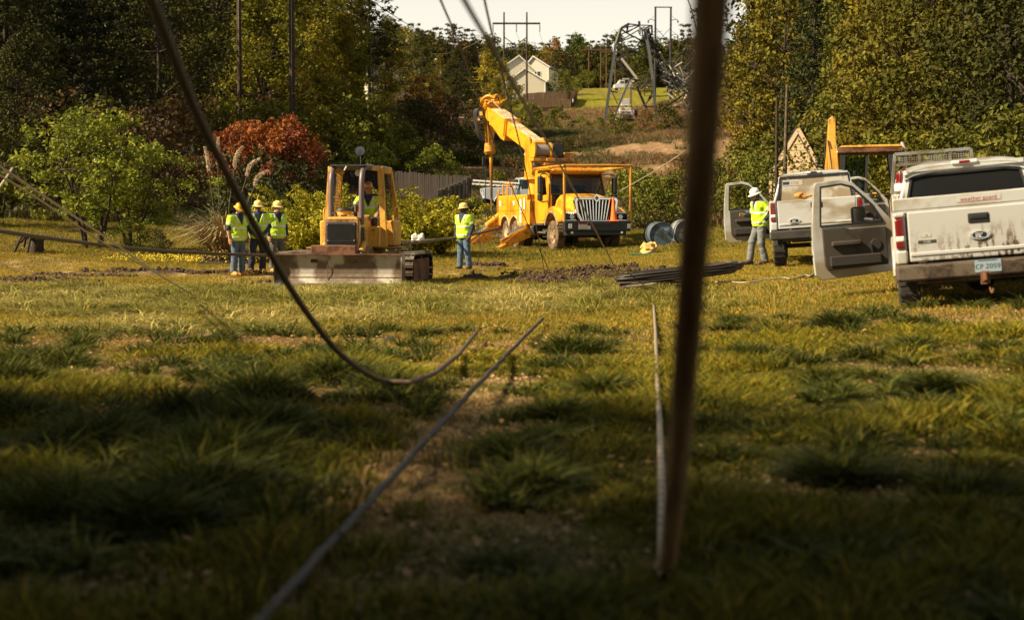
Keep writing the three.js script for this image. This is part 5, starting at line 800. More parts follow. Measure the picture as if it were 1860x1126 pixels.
// the second pickup
{
  const t = pickup('pickup_truck', 'white pickup with a closed panel behind its cab and its driver door wide open', gp(6.75, -31.2, -0.02), -0.20, 0.07, { bulkhead: true, leftOpen: 0.16, wheelR: 0.46, lift: 0.14, cabRear: 0.55, wheels: { tyre: M.rubber, rim: M.rimMud }, bumpMat: M.blackDusty, brakeMat: M.black, doorW: 1.18 });
  const L = 0.14, panel = K().extz([[-0.80, 1.22 + L], [0.80, 1.22 + L], [0.72, 1.80 + L], [-0.72, 1.80 + L]], -0.02, 0.02, 0.006).build('rear_panel', S(C(0.47, 0.44, 0.39), 0.6, { map: rep(T.dust, 0.8) }), t); panel.position.z = -0.44; 
  const fr = K(); for (const [a, b] of [[[-0.82, 1.2 + L], [-0.74, 1.83 + L]], [[-0.74, 1.83 + L], [0.74, 1.83 + L]], [[0.74, 1.83 + L], [0.82, 1.2 + L]]]) fr.bar([a[0], a[1], 0], [b[0], b[1], 0], 0.035, 0.05); fr.build('panel_seal', M.black, panel).position.z = 0.02;
  const sg = textTex(256, 64, (c, w, h) => { c.fillStyle = '#b3aca0'; c.fillRect(0, 0, w, h); c.fillStyle = '#27375c'; c.fillRect(4, 10, 84, 40); c.fillStyle = '#7d766c'; c.font = 'bold 48px sans-serif'; c.textBaseline = 'middle'; c.fillText('1730', 100, 32); });
  plate('sign_plate', sg, 0.44, 0.11, panel, -0.47, 1.70 + L, 0.024);
  ovalBadge(t, -0.47, 0.86 + L, 1.226, 0.24);
  K().rbox(0.18, 0.03, 0.012, -0.47, 0.79 + L, 1.222, 0.004).build('model_badge', M.steel, t);
  const gl = K(), r = rng(12); for (let i = 0; i < 5; i++) gl.cyl([i * 0.035, 0, 0], [i * 0.045 - 0.02, 0.02 + r() * 0.05, 0.16 + r() * 0.05], 0.026, 0.02, 7); gl.rbox(0.22, 0.08, 0.2, 0.07, 0.0, -0.08, 0.035, 0.2, 0.3, 0.1).rbox(0.18, 0.09, 0.16, 0.02, 0.03, -0.14, 0.04, 0, -0.4, 0.3).sphere(0.06, 0.2, 0.0, -0.05); const g = gl.build('work_gloves', S(C(0.55, 0.24, 0.04), 0.85, { map: rep(T.cloth, 4) }));
  t.updateMatrixWorld(true); g.position.copy(V(-0.22, 1.36 + L, 1.16).applyMatrix4(t.matrixWorld)); g.rotation.y = 1.2; tag(g, 'pair of orange work gloves lying on the tailgate of the second pickup', 'gloves');
}
// the third pickup, mostly hidden, with the headache rack
{
  const t = pickup('pickup_truck', 'white pickup with a grey mesh rack behind the cab, half hidden by the nearest pickup', gp(9.95, -33.0, -0.02), -0.20, 0.07, { leftOpen: 0.22, wheelR: 0.44, lift: 0.1, cabRear: 0.74, paint: M.whiteMud, doorW: 1.22, wheels: { tyre: M.rubber, rim: M.rimMud } });
  const L = 0.1, rk = K(), W = 0.86; rk.bar([-W - 0.12, 1.36 + L, 0], [-W, 2.28 + L, 0], 0.07).bar([W + 0.12, 1.36 + L, 0], [W, 2.28 + L, 0], 0.07).bar([-W, 2.28 + L, 0], [W, 2.28 + L, 0], 0.07).bar([-W - 0.02, 2.02 + L, 0], [W + 0.02, 2.02 + L, 0], 0.06).bar([-0.3, 2.0 + L, 0], [-0.3, 2.28 + L, 0], 0.05).bar([0.4, 2.0 + L, 0], [0.4, 2.28 + L, 0], 0.05).bar([-W - 0.12, 1.38 + L, 0], [W + 0.12, 1.38 + L, 0], 0.07);
  const rack = rk.build('headache_rack', M.greyPaint, t); rack.position.z = -0.62;
  const mesh = K(); for (let i = 0; i < 30; i++) mesh.box(0.014, 0.26, 0.012, -W + 0.05 + i * (2 * W - 0.1) / 29, 2.15 + L, 0); for (let j = 0; j < 4; j++) mesh.box(2 * W - 0.06, 0.012, 0.014, 0, 2.07 + L + j * 0.05, 0.003); for (let i = 0; i < 14; i++) mesh.box(0.02, 0.6, 0.012, -W + 0.05 + i * (2 * W - 0.1) / 13, 1.7 + L, 0); mesh.build('mesh', M.greyPaint, rack, { kind: 'stuff' });
  t.updateMatrixWorld(true);
  const can = thing('fuel_can', 'red plastic fuel can in the bed beside the grey rack', 'fuel can', V(-0.72, 1.56 + L, -0.36).applyMatrix4(t.matrixWorld), 0.2); K().rbox(0.3, 0.26, 0.22, 0, 0.13, 0, 0.05).build('body', M.red, can); K().tube([[-0.08, 0.26, 0], [-0.06, 0.33, 0], [0.06, 0.33, 0], [0.08, 0.26, 0]], 0.018, 6).build('handle', M.red, can); K().cyl([0.12, 0.25, 0], [0.16, 0.32, 0], 0.025, 0.02, 8).build('cap', M.black, can);
  const jug = thing('water_jug', 'white round water jug with a red top below the fuel can', 'water jug', V(-0.80, 1.38 + L, -0.28).applyMatrix4(t.matrixWorld), 0); K().lathe([[0, 0], [0.13, 0], [0.145, 0.03], [0.145, 0.16], [0.12, 0.2], [0, 0.2]], 0, 0, 0, 0, 0, 0, 16).build('body', M.whiteClean, jug); K().cyl([0, 0.2, 0], [0, 0.24, 0], 0.1, 0.09, 14).build('lid', M.red, jug);
}
// pale crew cab pickup half hidden behind the boom truck
{
  const blue = Ph(C(0.50, 0.56, 0.60), 0.35, { clearcoat: 0.5 }), x = xAt(884, 83);
  const t = pickup('pickup_truck', 'pale blue crew cab pickup on the slope behind the boom truck', gp(x + 0.9, -83), -Math.PI / 2 + 0.12, 0, { crew: 0.95, paint: blue, wheels: { tyre: M.rubber, rim: M.steel }, wheelbase: 4.4, lift: 0.08 });
  t.updateMatrixWorld(true);
  const ld = K(); for (const s of [-0.2, 0.2]) ld.bar([s, 0, 1.7], [s, 0.0, -1.0], 0.035, 0.09); for (let i = 0; i < 9; i++) ld.cyl([-0.2, 0, 1.6 - i * 0.3], [0.2, 0, 1.6 - i * 0.3], 0.02); const l = ld.build('ladder', M.whiteClean); l.position.copy(V(0.7, 1.62, 0.1).applyMatrix4(t.matrixWorld)); l.rotation.set(-0.06, -Math.PI / 2 + 0.12, 0.5, 'YXZ'); tag(l, 'white ladder lying on the pale blue pickup', 'ladder');
  const c = coneThing('small orange traffic cone standing in the pale blue pickup', V(0.5, 1.35, -0.35).applyMatrix4(t.matrixWorld), 0.8);
}
function coneThing(label, pos, s = 1) { const o = thing('traffic_cone', label, 'traffic cone', pos); K().lathe([[0.13, 0.03], [0.12, 0.06], [0.028, 0.70], [0.02, 0.71], [0, 0.71]], 0, 0, 0, 0, 0, 0, 24).build('body', M.orange, o); K().rbox(0.36, 0.035, 0.36, 0, 0.018, 0, 0.015).build('base', M.orange, o); o.scale.setScalar(s); return o; }

// ------------------------------------------------------------------ boom truck (forward -z, origin on the ground under the front axle)
{
  const turn = Math.PI + 0.30, px = xAt(1060, 50.6), t = thing('boom_truck', 'yellow utility boom truck with a chrome grille, front guard frame and raised digger boom', 'boom truck', gp(px, -50.6, -0.03), turn);
  t.updateMatrixWorld(true);
  const toL = (u, v, d) => at(u, v, d).applyMatrix4(t.matrixWorld.clone().invert());
  const Yl = M.yellow, A = M.amber, R = 0.53;
  // chassis
  const ch = K(); for (const s of [-0.42, 0.42]) ch.box(0.1, 0.28, 7.6, s, 0.95, 2.7); ch.cyl([-1, R, 0], [1, R, 0], 0.08).cyl([-1, R, 4.3], [1, R, 4.3], 0.1).cyl([-1, R, 5.5], [1, R, 5.5], 0.1).sphere(0.24, 0, R, 4.3).sphere(0.24, 0, R, 5.5).rbox(1.0, 0.5, 1.4, 0, 0.95, 0.3, 0.1).cyl([0.9, 0.75, 2.2], [0.9, 0.75, 3.4], 0.27).cyl([-0.9, 0.75, 2.2], [-0.9, 0.75, 3.4], 0.27).box(0.1, 0.3, 0.6, 0.95, 0.6, 1.3).box(0.1, 0.3, 0.6, -0.95, 0.6, 1.3).build('chassis', M.blackDusty, t);
  // front bumper with its plates
  const bp = K().rbox(2.46, 0.36, 0.24, 0, 0.86, -1.36, 0.03).rbox(0.9, 0.12, 0.05, -0.05, 0.94, -1.49, 0.02).rbox(2.2, 0.18, 0.4, 0, 0.62, -1.15, 0.04).build('front_bumper', M.black, t);
  const pl = textTex(128, 64, (c, w, h) => { c.fillStyle = '#d8cfc0'; c.fillRect(0, 0, w, h); c.fillStyle = '#b4382c'; c.fillRect(0, 0, w, 18); c.fillStyle = '#8d8478'; for (let y = 28; y < 60; y += 10) c.fillRect(10, y, w - 24 - (y % 20), 4); });
  plate('warning_plate', pl, 0.44, 0.21, bp, 0.50, 0.86, -1.484, 0, Math.PI);
  for (const x of [1.02, -1.14]) K().rbox(0.13, 0.16, 0.01, x, 0.86, -1.483, 0.004).build('marker_plate', M.trim, bp);
  for (const s of [1, -1]) K().rbox(0.1, 0.1, 0.05, s * 0.92, 0.64, -1.36, 0.02).build('tow_eye', M.chrome, bp);
  // bonnet and wings
  const hood = K(); { const sec = [[-0.55, 0.98, 2.02, 1.25], [0.25, 0.92, 1.98, 1.2], [0.85, 0.84, 1.90, 1.12], [1.16, 0.80, 1.80, 1.0]], n = 9, ring = sec.map(([f, w, y, b]) => { const a = []; for (let i = 0; i <= n; i++) { const u = i / n * 2 - 1, s = Math.sign(u) * Math.pow(Math.abs(u), 0.6); const k = Math.pow(Math.abs(u), 5); a.push([s * w, y - 0.08 * u * u - (y - b) * k * 0.95, -f]); } return a; }); for (let i = 0; i + 1 < ring.length; i++) for (let j = 0; j < n; j++) hood.quad(ring[i][j], ring[i][j + 1], ring[i + 1][j + 1], ring[i + 1][j]); }
  hood.build('bonnet', Yl, t);
  for (const s of [-1, 1]) {
    const sh = new THREE.Shape(); sh.moveTo(-0.62, 0.98); sh.lineTo(-0.6, 1.30); sh.quadraticCurveTo(-0.5, 1.56, 0.1, 1.56); sh.quadraticCurveTo(0.9, 1.52, 1.2, 1.30); sh.lineTo(1.24, 1.02); sh.lineTo(0.66, 0.98); sh.absarc(0, 0.62, 0.70, 0.5, Math.PI - 0.5, false); sh.closePath();
    K().ext(sh, s < 0 ? -1.22 : 0.72, s < 0 ? -0.72 : 1.22, 0.09, [], 14).build('wing', Yl, t);
    const fl = []; for (let i = 0; i <= 12; i++) { const a = Math.PI * (0.12 + 0.76 * i / 12); fl.push([s * 1.2, 0.62 + Math.sin(a) * 0.73, -Math.cos(a) * 0.73]); } K().tube(fl, 0.05, 6, 24).build('wheel_arch_flare', M.rimMud, t);
    const hl = K().rbox(0.42, 0.27, 0.12, s * 0.97, 1.20, -1.215, 0.06, 0, s * 0.22).build('headlight_housing', M.chrome, t); K().rbox(0.36, 0.2, 0.05, s * 0.97, 1.20, -1.265, 0.05, 0, s * 0.22).build('headlight_lens', M.tint, hl);
    const la = K(); la.cyl([s * 0.90, 1.18, -1.27], [s * 0.90, 1.18, -1.305], 0.085, 0.08, 18).build('headlight_lamp', M.lampClear, hl); K().rbox(0.07, 0.12, 0.03, s * 1.11, 1.22, -1.27, 0.02, 0, s * 0.3).build('indicator', M.orange, hl);
  }
  // grille
  const gr = K(); gr.extz([[-0.58, 0.98], [0.58, 0.98], [0.76, 1.32], [0.82, 1.74], [0.74, 1.86], [-0.74, 1.86], [-0.82, 1.74], [-0.76, 1.32]], -1.30, -1.14, 0.03, [[[-0.50, 1.08], [-0.64, 1.34], [-0.69, 1.70], [-0.65, 1.76], [0.65, 1.76], [0.69, 1.70], [0.64, 1.34], [0.50, 1.08]]]);
  const grille = gr.build('grille_frame', M.chrome, t); K().extz([[-0.5, 1.06], [0.5, 1.06], [0.68, 1.4], [0.68, 1.78], [-0.68, 1.78], [-0.68, 1.4]], -1.19, -1.165, 0).build('grille_back', M.black, grille);
  for (let i = 0; i < 11; i++) { const u = (i - 5) / 5; K().bar([u * 0.46, 1.08, -1.25], [u * 0.62, 1.77, -1.25], 0.035, 0.06).build('grille_bar', M.chrome, grille); }
  const em = K().add(new THREE.CylinderGeometry(0.15, 0.15, 0.04, 4, 1), 0, 1.83, -1.32, Math.PI / 2, 0, 0); em.g[0].scale(0.9, 1, 1); const emb = em.build('diamond_emblem', M.chrome, grille); const ed = K().add(new THREE.CylinderGeometry(0.085, 0.085, 0.02, 4, 1), 0, 1.83, -1.345, Math.PI / 2, 0, 0); ed.build('emblem_centre', M.red, emb);
  for (const s of [-0.78, 0.78]) K().rbox(0.46, 0.05, 0.12, s * 1.2, 1.06, -1.2, 0.02).build('chrome_trim', M.chrome, t);
  // cab
  const cabSide = (s) => K().ext([[-0.55, 0.95], [-0.55, 1.98], [-0.80, 2.72], [-1.05, 2.86], [-2.25, 2.86], [-2.35, 2.70], [-2.35, 0.95]], s < 0 ? -1.06 : 0.99, s < 0 ? -0.99 : 1.06, 0.02, [[[-0.84, 1.98], [-1.02, 2.62], [-1.75, 2.62], [-1.75, 1.92]]]);
  for (const s of [-1, 1]) {
    cabSide(s).build('cab_side', Yl, t);
    const dr = K().ext([[-0.72, 1.05], [-0.78, 1.96], [-0.98, 2.68], [-1.80, 2.68], [-1.80, 1.05]], s < 0 ? -1.085 : 1.06, s < 0 ? -1.06 : 1.085, 0.008, [[[-0.88, 1.98], [-1.05, 2.6], [-1.72, 2.6], [-1.72, 1.94]]]).build('door', Yl, t);
    K().ext([[-0.86, 1.96], [-1.03, 2.62], [-1.74, 2.62], [-1.74, 1.92]], s * 1.045 - 0.004, s * 1.045 + 0.004, 0).build('door_glass', M.glass, dr); K().rbox(0.03, 0.05, 0.16, s * 1.1, 1.78, 1.62, 0.012).build('door_handle', M.black, dr);
    const mr = K(); mr.rbox(0.16, 0.62, 0.24, s * 1.42, 2.32, 0.62, 0.05).rbox(0.16, 0.26, 0.24, s * 1.42, 1.88, 0.62, 0.05).tube([[s * 1.06, 2.7, 0.85], [s * 1.3, 2.72, 0.68], [s * 1.42, 2.64, 0.62]], 0.022, 6).tube([[s * 1.06, 1.75, 0.8], [s * 1.3, 1.72, 0.68], [s * 1.42, 1.76, 0.62]], 0.022, 6); mr.build('mirror', M.black, t);
    K().box(0.3, 0.06, 1.0, s * 1.0, 0.62, 1.3).box(0.3, 0.06, 1.0, s * 1.05, 0.92, 1.5).build('step', M.steel, t);
    K().cyl([s * 0.75, 2.15, 1.0], [s * 0.75, 2.15, 1.01], 0.01).build('grab_pin', M.black, t);
  }
  K().rbox(2.1, 0.12, 1.55, 0, 2.88, 1.58, 0.05).rbox(2.0, 0.10, 0.42, 0, 2.80, 0.72, 0.04, 0.25).build('cab_roof', Yl, t);
  for (const x of [-0.6, -0.2, 0.2, 0.6]) K().rbox(0.14, 0.05, 0.1, x, 2.96, 0.95, 0.02).build('roof_marker_lamp', M.orange, t);
  K().rbox(2.08, 1.9, 0.08, 0, 1.9, 2.32, 0.02).build('cab_back', Yl, t);
  K().quad([-0.98, 2.0, 0.56], [0.98, 2.0, 0.56], [0.92, 2.74, 0.84], [-0.92, 2.74, 0.84]).build('windscreen', M.glass, t);
  const ws = K(); for (const [a, b] of [[[-1, 1.99, 0.55], [1, 1.99, 0.55]], [[-1, 1.99, 0.55], [-0.94, 2.75, 0.84]], [[1, 1.99, 0.55], [0.94, 2.75, 0.84]]]) ws.bar(a, b, 0.05, 0.05); for (const x of [-0.5, 0.35]) ws.bar([x, 2.02, 0.53], [x + 0.45, 2.22, 0.60], 0.02); ws.build('windscreen_seal_and_wipers', M.black, t);
  K().rbox(2, 0.4, 0.5, 0, 1.75, 0.85, 0.06).build('dashboard', M.interiorDark, t); const st = K(); for (const x of [-0.5, 0.5]) st.rbox(0.55, 0.7, 0.16, x, 2.0, 1.95, 0.07).rbox(0.5, 0.14, 0.5, x, 1.62, 1.7, 0.05); st.build('seats', M.interiorDark, t);
  // guard frame
  const gf = K(), fy = 2.93; gf.tube([[1.2, 1.02, -1.36], [1.2, 2.7, -1.36], [1.2, fy - 0.04, -1.32], [1.2, fy, -1.1], [1.2, fy, 2.0]], 0.05, 8, 40); gf.tube([[-1.24, 1.02, -1.36], [-1.24, 2.7, -1.36], [-1.22, fy, -1.34], [-1.0, fy + 0.02, -1.34], [1.2, fy, -1.34]], 0.055, 8, 60); gf.bar([-1.24, 2.75, -1.36], [-1.0, fy, -1.34], 0.08); gf.bar([-1.22, fy, -1.3], [-1.22, fy, 1.9], 0.07); gf.build('guard_frame', A, t);
  for (const s of [-1, 1]) wheel(t, 'wheel', s * 1.02, R, 0, R, 0.32, { tyre: M.rubberMud, rim: M.rimMud }, { rimRatio: 0.54, steer: 0.06 });
  for (const z of [4.3, 5.5]) for (const s of [-1, 1]) { wheel(t, 'wheel', s * 1.08, R, z, R, 0.27, { tyre: M.rubberMud, rim: M.rimTan }, { rimRatio: 0.54 }); wheel(t, 'wheel', s * 0.76, R, z, R, 0.27, { tyre: M.rubber, rim: M.rimMud }, { rimRatio: 0.54 }); }
  // service body with the two wheel openings
  for (const s of [-1, 1]) {
    const sh = new THREE.Shape(); sh.moveTo(-2.75, 0.78); sh.lineTo(-2.75, 2.02); sh.lineTo(-6.4, 2.02); sh.lineTo(-6.4, 0.86); sh.lineTo(-6.12, 0.86); sh.absarc(-5.5, 0.60, 0.62, Math.PI - 0.43, 0.55, true); sh.lineTo(-4.90, 0.98); sh.absarc(-4.3, 0.60, 0.62, Math.PI - 0.55, 0.42, true); sh.lineTo(-3.68, 0.78); sh.closePath();
    const b = K().ext(sh, s < 0 ? -1.24 : 0.62, s < 0 ? -0.62 : 1.24, 0.03, [], 14).build('service_body', Yl, t);
    for (const z of [4.3, 5.5]) { const f = []; for (let i = 0; i <= 12; i++) { const a = Math.PI * (0.13 + 0.74 * i / 12); f.push([s * 1.245, 0.60 + Math.sin(a) * 0.63, z - Math.cos(a) * 0.63]); } K().tube(f, 0.035, 6, 24).build('wheel_opening_trim', M.rimTan, b); }
    for (const [f0, f1, y0, y1] of [[-2.85, -3.25, 0.95, 1.95], [-3.3, -3.6, 0.95, 1.95], [-3.75, -5.0, 1.42, 1.95], [-5.1, -6.3, 1.42, 1.95]]) { const d = K().rbox(0.02, y1 - y0, f0 - f1, s * 1.25, (y0 + y1) / 2, -(f0 + f1) / 2, 0.008).build('locker_door', Yl, b); K().rbox(0.03, 0.05, 0.12, s * 1.265, (y0 + y1) / 2, -(f0 + f1) / 2, 0.01).build('latch', M.steel, d); }
    for (const [z, y, w, h] of [[2.95, 1.68, 0.16, 0.42], [3.42, 1.60, 0.22, 0.5], [3.42, 1.12, 0.2, 0.32], [4.3, 1.72, 0.2, 0.16], [6.1, 1.72, 0.2, 0.2]]) K().rbox(0.008, h, w, s * 1.268, y, z, 0.003).build('sticker', M.trim, b);
  }
  K().box(2.4, 0.1, 3.7, 0, 1.75, 4.55).rbox(1.3, 0.5, 1.2, 0, 1.4, 3.4, 0.05).build('deck', A, t);
  const rl = K(); for (const [x, z0, z1] of [[1.1, 5.0, 6.2]]) { rl.tube([[x, 2.0, z0], [x, 2.42, z0], [x, 2.46, z0 + 0.06], [x, 2.46, z1 - 0.06], [x, 2.42, z1], [x, 2.0, z1]], 0.035, 6, 40).cyl([x, 2.0, (z0 + z1) / 2], [x, 2.45, (z0 + z1) / 2], 0.03); } rl.build('deck_rail', A, t);
  const hr = K(); for (const x of [0.85, 1.18]) hr.tube([[x, 0.9, 6.48], [x, 2.05, 6.55], [x, 2.25, 6.62], [x, 2.05, 6.7], [x, 0.9, 6.72]], 0.035, 6, 40); hr.box(0.5, 0.08, 0.4, 1.0, 1.2, 6.6).box(0.5, 0.5, 0.1, 1.0, 0.95, 6.45).build('rear_step_rail', A, t);
  K().rbox(0.5, 0.9, 0.3, 1.0, 1.35, 2.55, 0.03).rbox(0.3, 0.5, 0.3, 1.0, 0.95, 2.56, 0.03).build('front_locker', A, t);
  // turret
  const ty = 2.72, tz = 4.3, tx = 0.35; const tu = K(); tu.cyl([tx, 1.0, tz], [tx, ty - 0.1, tz], 0.34, 0.30, 20).cyl([tx, ty - 0.1, tz], [tx, ty, tz], 0.5, 0.5, 24).cyl([tx, ty + 0.02, tz], [tx, ty + 0.12, tz], 0.46, 0.46, 24).build('pedestal', Yl, t);
  const tur = K(); for (const s of [-0.3, 0.3]) tur.ext([[-tz + 0.42, ty + 0.1], [-tz + 0.38, ty + 0.9], [-tz + 0.1, ty + 1.5], [-tz - 0.25, ty + 1.5], [-tz - 0.42, ty + 0.9], [-tz - 0.4, ty + 0.1]], tx + s - 0.04, tx + s + 0.04, 0.01); tur.rbox(0.7, 0.14, 0.9, tx, ty + 0.18, tz, 0.03).build('turret', Yl, t);
  const pf = K(); pf.rbox(1.2, 0.1, 0.75, -0.62, ty + 0.45, tz - 0.5, 0.02).rbox(0.1, 0.55, 0.1, -0.2, ty + 0.25, tz - 0.5, 0.02).rbox(0.9, 0.12, 0.12, -0.55, ty + 0.62, tz - 0.9, 0.02).rbox(0.42, 0.34, 0.1, -1.12, ty + 0.75, tz - 0.55, 0.03).rbox(0.7, 0.26, 0.4, -1.15, ty + 0.22, tz - 0.5, 0.03).cyl([-1.35, ty + 0.3, tz - 0.4], [-1.35, ty + 0.58, tz - 0.4], 0.05).build('operator_platform', A, t).position.x = tx;
  K().rbox(0.46, 0.56, 0.14, -0.72, ty + 0.98, tz - 0.42, 0.06, 0.12).rbox(0.44, 0.12, 0.42, -0.72, ty + 0.62, tz - 0.62, 0.05).build('operator_seat', M.black, t).position.x = tx;
  const wd = K(); wd.cyl([0.28, ty + 0.98, tz - 0.58], [0.34, ty + 0.98, tz - 0.58], 0.30, 0.30, 20).cyl([-0.30, ty + 0.98, tz - 0.58], [-0.36, ty + 0.98, tz - 0.58], 0.30, 0.30, 20).rbox(0.8, 0.1, 0.5, 0, ty + 0.62, tz - 0.58, 0.02); const win = wd.build('winch', Yl, t); win.position.x = tx; const dr = K(); for (let i = 0; i < 12; i++) dr.cyl([-0.29 + i * 0.048, ty + 0.98, tz - 0.58], [-0.29 + (i + 0.92) * 0.048, ty + 0.98, tz - 0.58], 0.215, 0.215, 18); dr.build('rope_drum', S(C(0.22, 0.21, 0.19), 0.7), win);
  // boom, from the turret towards the rear
  const P0 = V(tx, ty + 1.12, tz - 0.1), P1 = toL(893, 206, 60.2); P1.x = lerp(P1.x, 0, 0.0); const dir = P1.clone().sub(P0), L = dir.length(); dir.normalize();
  const bm = new THREE.Group(); bm.name = 'boom'; bm.position.copy(P0); bm.quaternion.setFromRotationMatrix(new THREE.Matrix4().lookAt(P1, P0, V(0, 1, 0))); t.add(bm);   // boom's own +z runs to the tip
  const part = (k, n, m) => k.build(n, m, bm);
  part(K().rbox(0.46, 0.56, L * 0.62, 0, 0, L * 0.26, 0.02), 'lower_section', Yl); part(K().rbox(0.44, 0.012, L * 0.58, 0, 0.287, L * 0.28, 0.004), 'lit_top_strip', M.litYellow);  // thin paler strips colour the boom top as sunlit
  part(K().rbox(0.62, 0.66, L * 0.36, 0, 0.02, L * 0.70, 0.02).ext([[-L * 0.52, -0.30], [-L * 0.52, -0.5], [-L * 0.60, -0.52], [-L * 0.8, -0.3]], -0.31, 0.31, 0.01), 'outer_sleeve', Yl); part(K().rbox(0.60, 0.012, L * 0.35, 0, 0.357, L * 0.70, 0.004), 'lit_top_strip', M.litYellow);
  part(K().rbox(0.5, 0.52, L * 0.16, 0, 0.02, L * 0.93, 0.02).box(0.66, 0.05, 0.05, 0, 0.38, L * 0.53).box(0.05, 0.7, 0.05, 0.33, 0.02, L * 0.53).box(0.05, 0.7, 0.05, -0.33, 0.02, L * 0.53), 'tip_section', Yl);
  const bl = textTex(256, 64, (c, w, h) => { c.fillStyle = '#e8a318'; c.fillRect(0, 0, w, h); c.fillStyle = '#3a2a10'; c.font = 'bold 44px sans-serif'; c.textAlign = 'center'; c.textBaseline = 'middle'; c.fillText('4700', w / 2, h / 2); });
  plate('model_lettering', bl, 0.62, 0.15, bm, -0.234, 0.02, L * 0.30, 0, -Math.PI / 2); plate('model_lettering', bl, 0.62, 0.15, bm, 0.234, 0.02, L * 0.30, 0, Math.PI / 2);
  for (const z of [0.34, 0.47, 0.62, 0.75]) { const k = K(), q = rng(z * 100); for (let j = 0; j < 2; j++) for (let i = 0; i < 5; i++) k.box(0.05 + q() * 0.03, 0.006, 0.035, -0.17 + i * 0.085, z > 0.55 ? 0.366 : 0.296, L * z + j * 0.09); k.build('warning_lettering', M.rust, bm); }
  part(K().tube([[0.12, 0.38, 0.0], [0.1, 0.36, L * 0.3], [0.08, 0.42, L * 0.6], [0.05, 0.55, L * 0.98]], 0.015, 5), 'winch_rope', M.cablePale);
  const lf = K(); lf.cyl([tx, ty + 0.35, tz + 0.45], V(0, 0, 0).copy(P0).addScaledVector(dir, 1.3).add(V(0, -0.55, 0)).toArray(), 0.12, 0.12, 14); lf.build('lift_cylinder', M.litYellow, t); const P2 = P0.clone().addScaledVector(dir, 1.3).add(V(0, -0.55, 0)), P3 = P0.clone().addScaledVector(dir, 1.8).add(V(0, -0.35, 0)); K().cyl(P2.toArray(), P3.toArray(), 0.06, 0.06, 12).build('lift_rod', M.chrome, t);
  // tip: claw, sheaves, hoses, hanging auger (its own axes stay upright)
  const tip = new THREE.Group(); tip.name = 'boom_tip'; tip.position.copy(P1); t.add(tip);
  const tk = K(), q = rng(31); for (let i = 0; i < 22; i++) { const x = (q() - 0.5) * 0.8, y = 0.15 + q() * 0.5, z = (q() - 0.5) * 0.8 - 0.2; tk.cyl([x, y, z], [x + (q() - 0.5) * 0.5, y + (q() - 0.3) * 0.35, z + (q() - 0.5) * 0.5], 0.03 + q() * 0.03, 0.03, 6); } tk.tube([[-0.3, 0.1, 0.2], [-0.45, 0.5, 0], [-0.2, 0.75, -0.2], [0.1, 0.6, -0.4]], 0.06, 6).tube([[0.3, 0.1, 0.2], [0.45, 0.5, 0], [0.25, 0.7, -0.3], [0.0, 0.6, -0.5]], 0.06, 6).cyl([-0.3, 0.35, 0], [0.3, 0.35, 0], 0.18, 0.18, 14); tk.build('pole_claw', Yl, tip);
  const sk = K(); sk.rbox(0.18, 0.22, 0.3, 0.42, 0.0, 0.3, 0.04).rbox(0.14, 0.14, 0.2, 0.5, -0.25, 0.32, 0.04); sk.build('hydraulic_valve', M.chrome, tip);
  for (let i = 0; i < 4; i++) K().tube([[0.3, 0.3 - i * 0.04, 0.1], [0.62 + i * 0.03, 0.1, 0.1 + i * 0.05], [0.58, -0.6 - i * 0.12, 0.05], [0.3, -1.0 - i * 0.05, -0.1]], 0.022, 6, 24).build('hydraulic_hose', M.cableBlack, tip);
  K().extz([[-0.30, 0.15], [0.28, 0.15], [0.20, -1.30], [0.02, -1.35], [-0.12, -0.55]], -0.22, -0.18, 0.005).extz([[-0.30, 0.15], [0.28, 0.15], [0.20, -1.30], [0.02, -1.35], [-0.12, -0.55]], 0.18, 0.22, 0.005).build('auger_bracket', A, tip);
  K().cyl([0.08, -1.25, 0], [0.08, -1.6, 0], 0.22, 0.24, 16).cyl([0.08, -1.6, 0], [0.08, -1.72, 0], 0.28, 0.18, 16).build('auger_gearbox', A, tip); K().cyl([0.03, -1.7, 0], [0.02, -2.75, 0], 0.075, 0.07, 10).build('auger_shaft', A, tip); K().cyl([0.02, -2.75, 0], [0.0, -4.1, 0], 0.055, 0.05, 8).build('kelly_bar', M.rust, tip); K().tube([[0.25, -1.2, 0.1], [0.24, -2.5, 0.1], [0.26, -4.4, 0.1], [0.22, -5.6, 0.15]], 0.02, 5).build('winch_line', M.cableBlack, tip); K().rbox(0.12, 0.35, 0.1, 0.33, -2.0, 0.1, 0.03).build('hook_block', M.black, tip);
  // outriggers
  const outr = (s, z, reach, y0, drop, bx = 1.0) => { const o = new THREE.Group(); o.name = 'outrigger'; o.position.set(s * bx, 0, z); t.add(o); const e = [s * reach, drop, 0]; K().bar([0, y0, 0], e, 0.24, 0.30).extz((s > 0 ? [[s * (reach - 0.55), drop + 0.42], [s * (reach + 0.12), drop - 0.10], [s * (reach - 0.2), drop - 0.12], [s * (reach - 1.1), drop + 0.25]] : [[s * (reach - 0.55), drop + 0.42], [s * (reach - 1.1), drop + 0.25], [s * (reach - 0.2), drop - 0.12], [s * (reach + 0.12), drop - 0.10]]), -0.13, 0.13, 0.01).build('leg', A, o); const c0 = V(0.1 * s, y0 + 0.28, 0), c1 = V(...e).add(V(-s * 0.25, 0.34, 0)), m = c0.clone().lerp(c1, 0.55); K().cyl(c0.toArray(), m.toArray(), 0.13, 0.13, 12).build('cylinder', Yl, o); K().cyl(m.toArray(), c1.toArray(), 0.065, 0.065, 10).build('rod', M.chrome, o); K().rbox(0.3, 0.08, 0.5, s * (reach + 0.02), drop - 0.1, 0, 0.02, 0, 0, -s * 0.5).build('foot', A, o); };
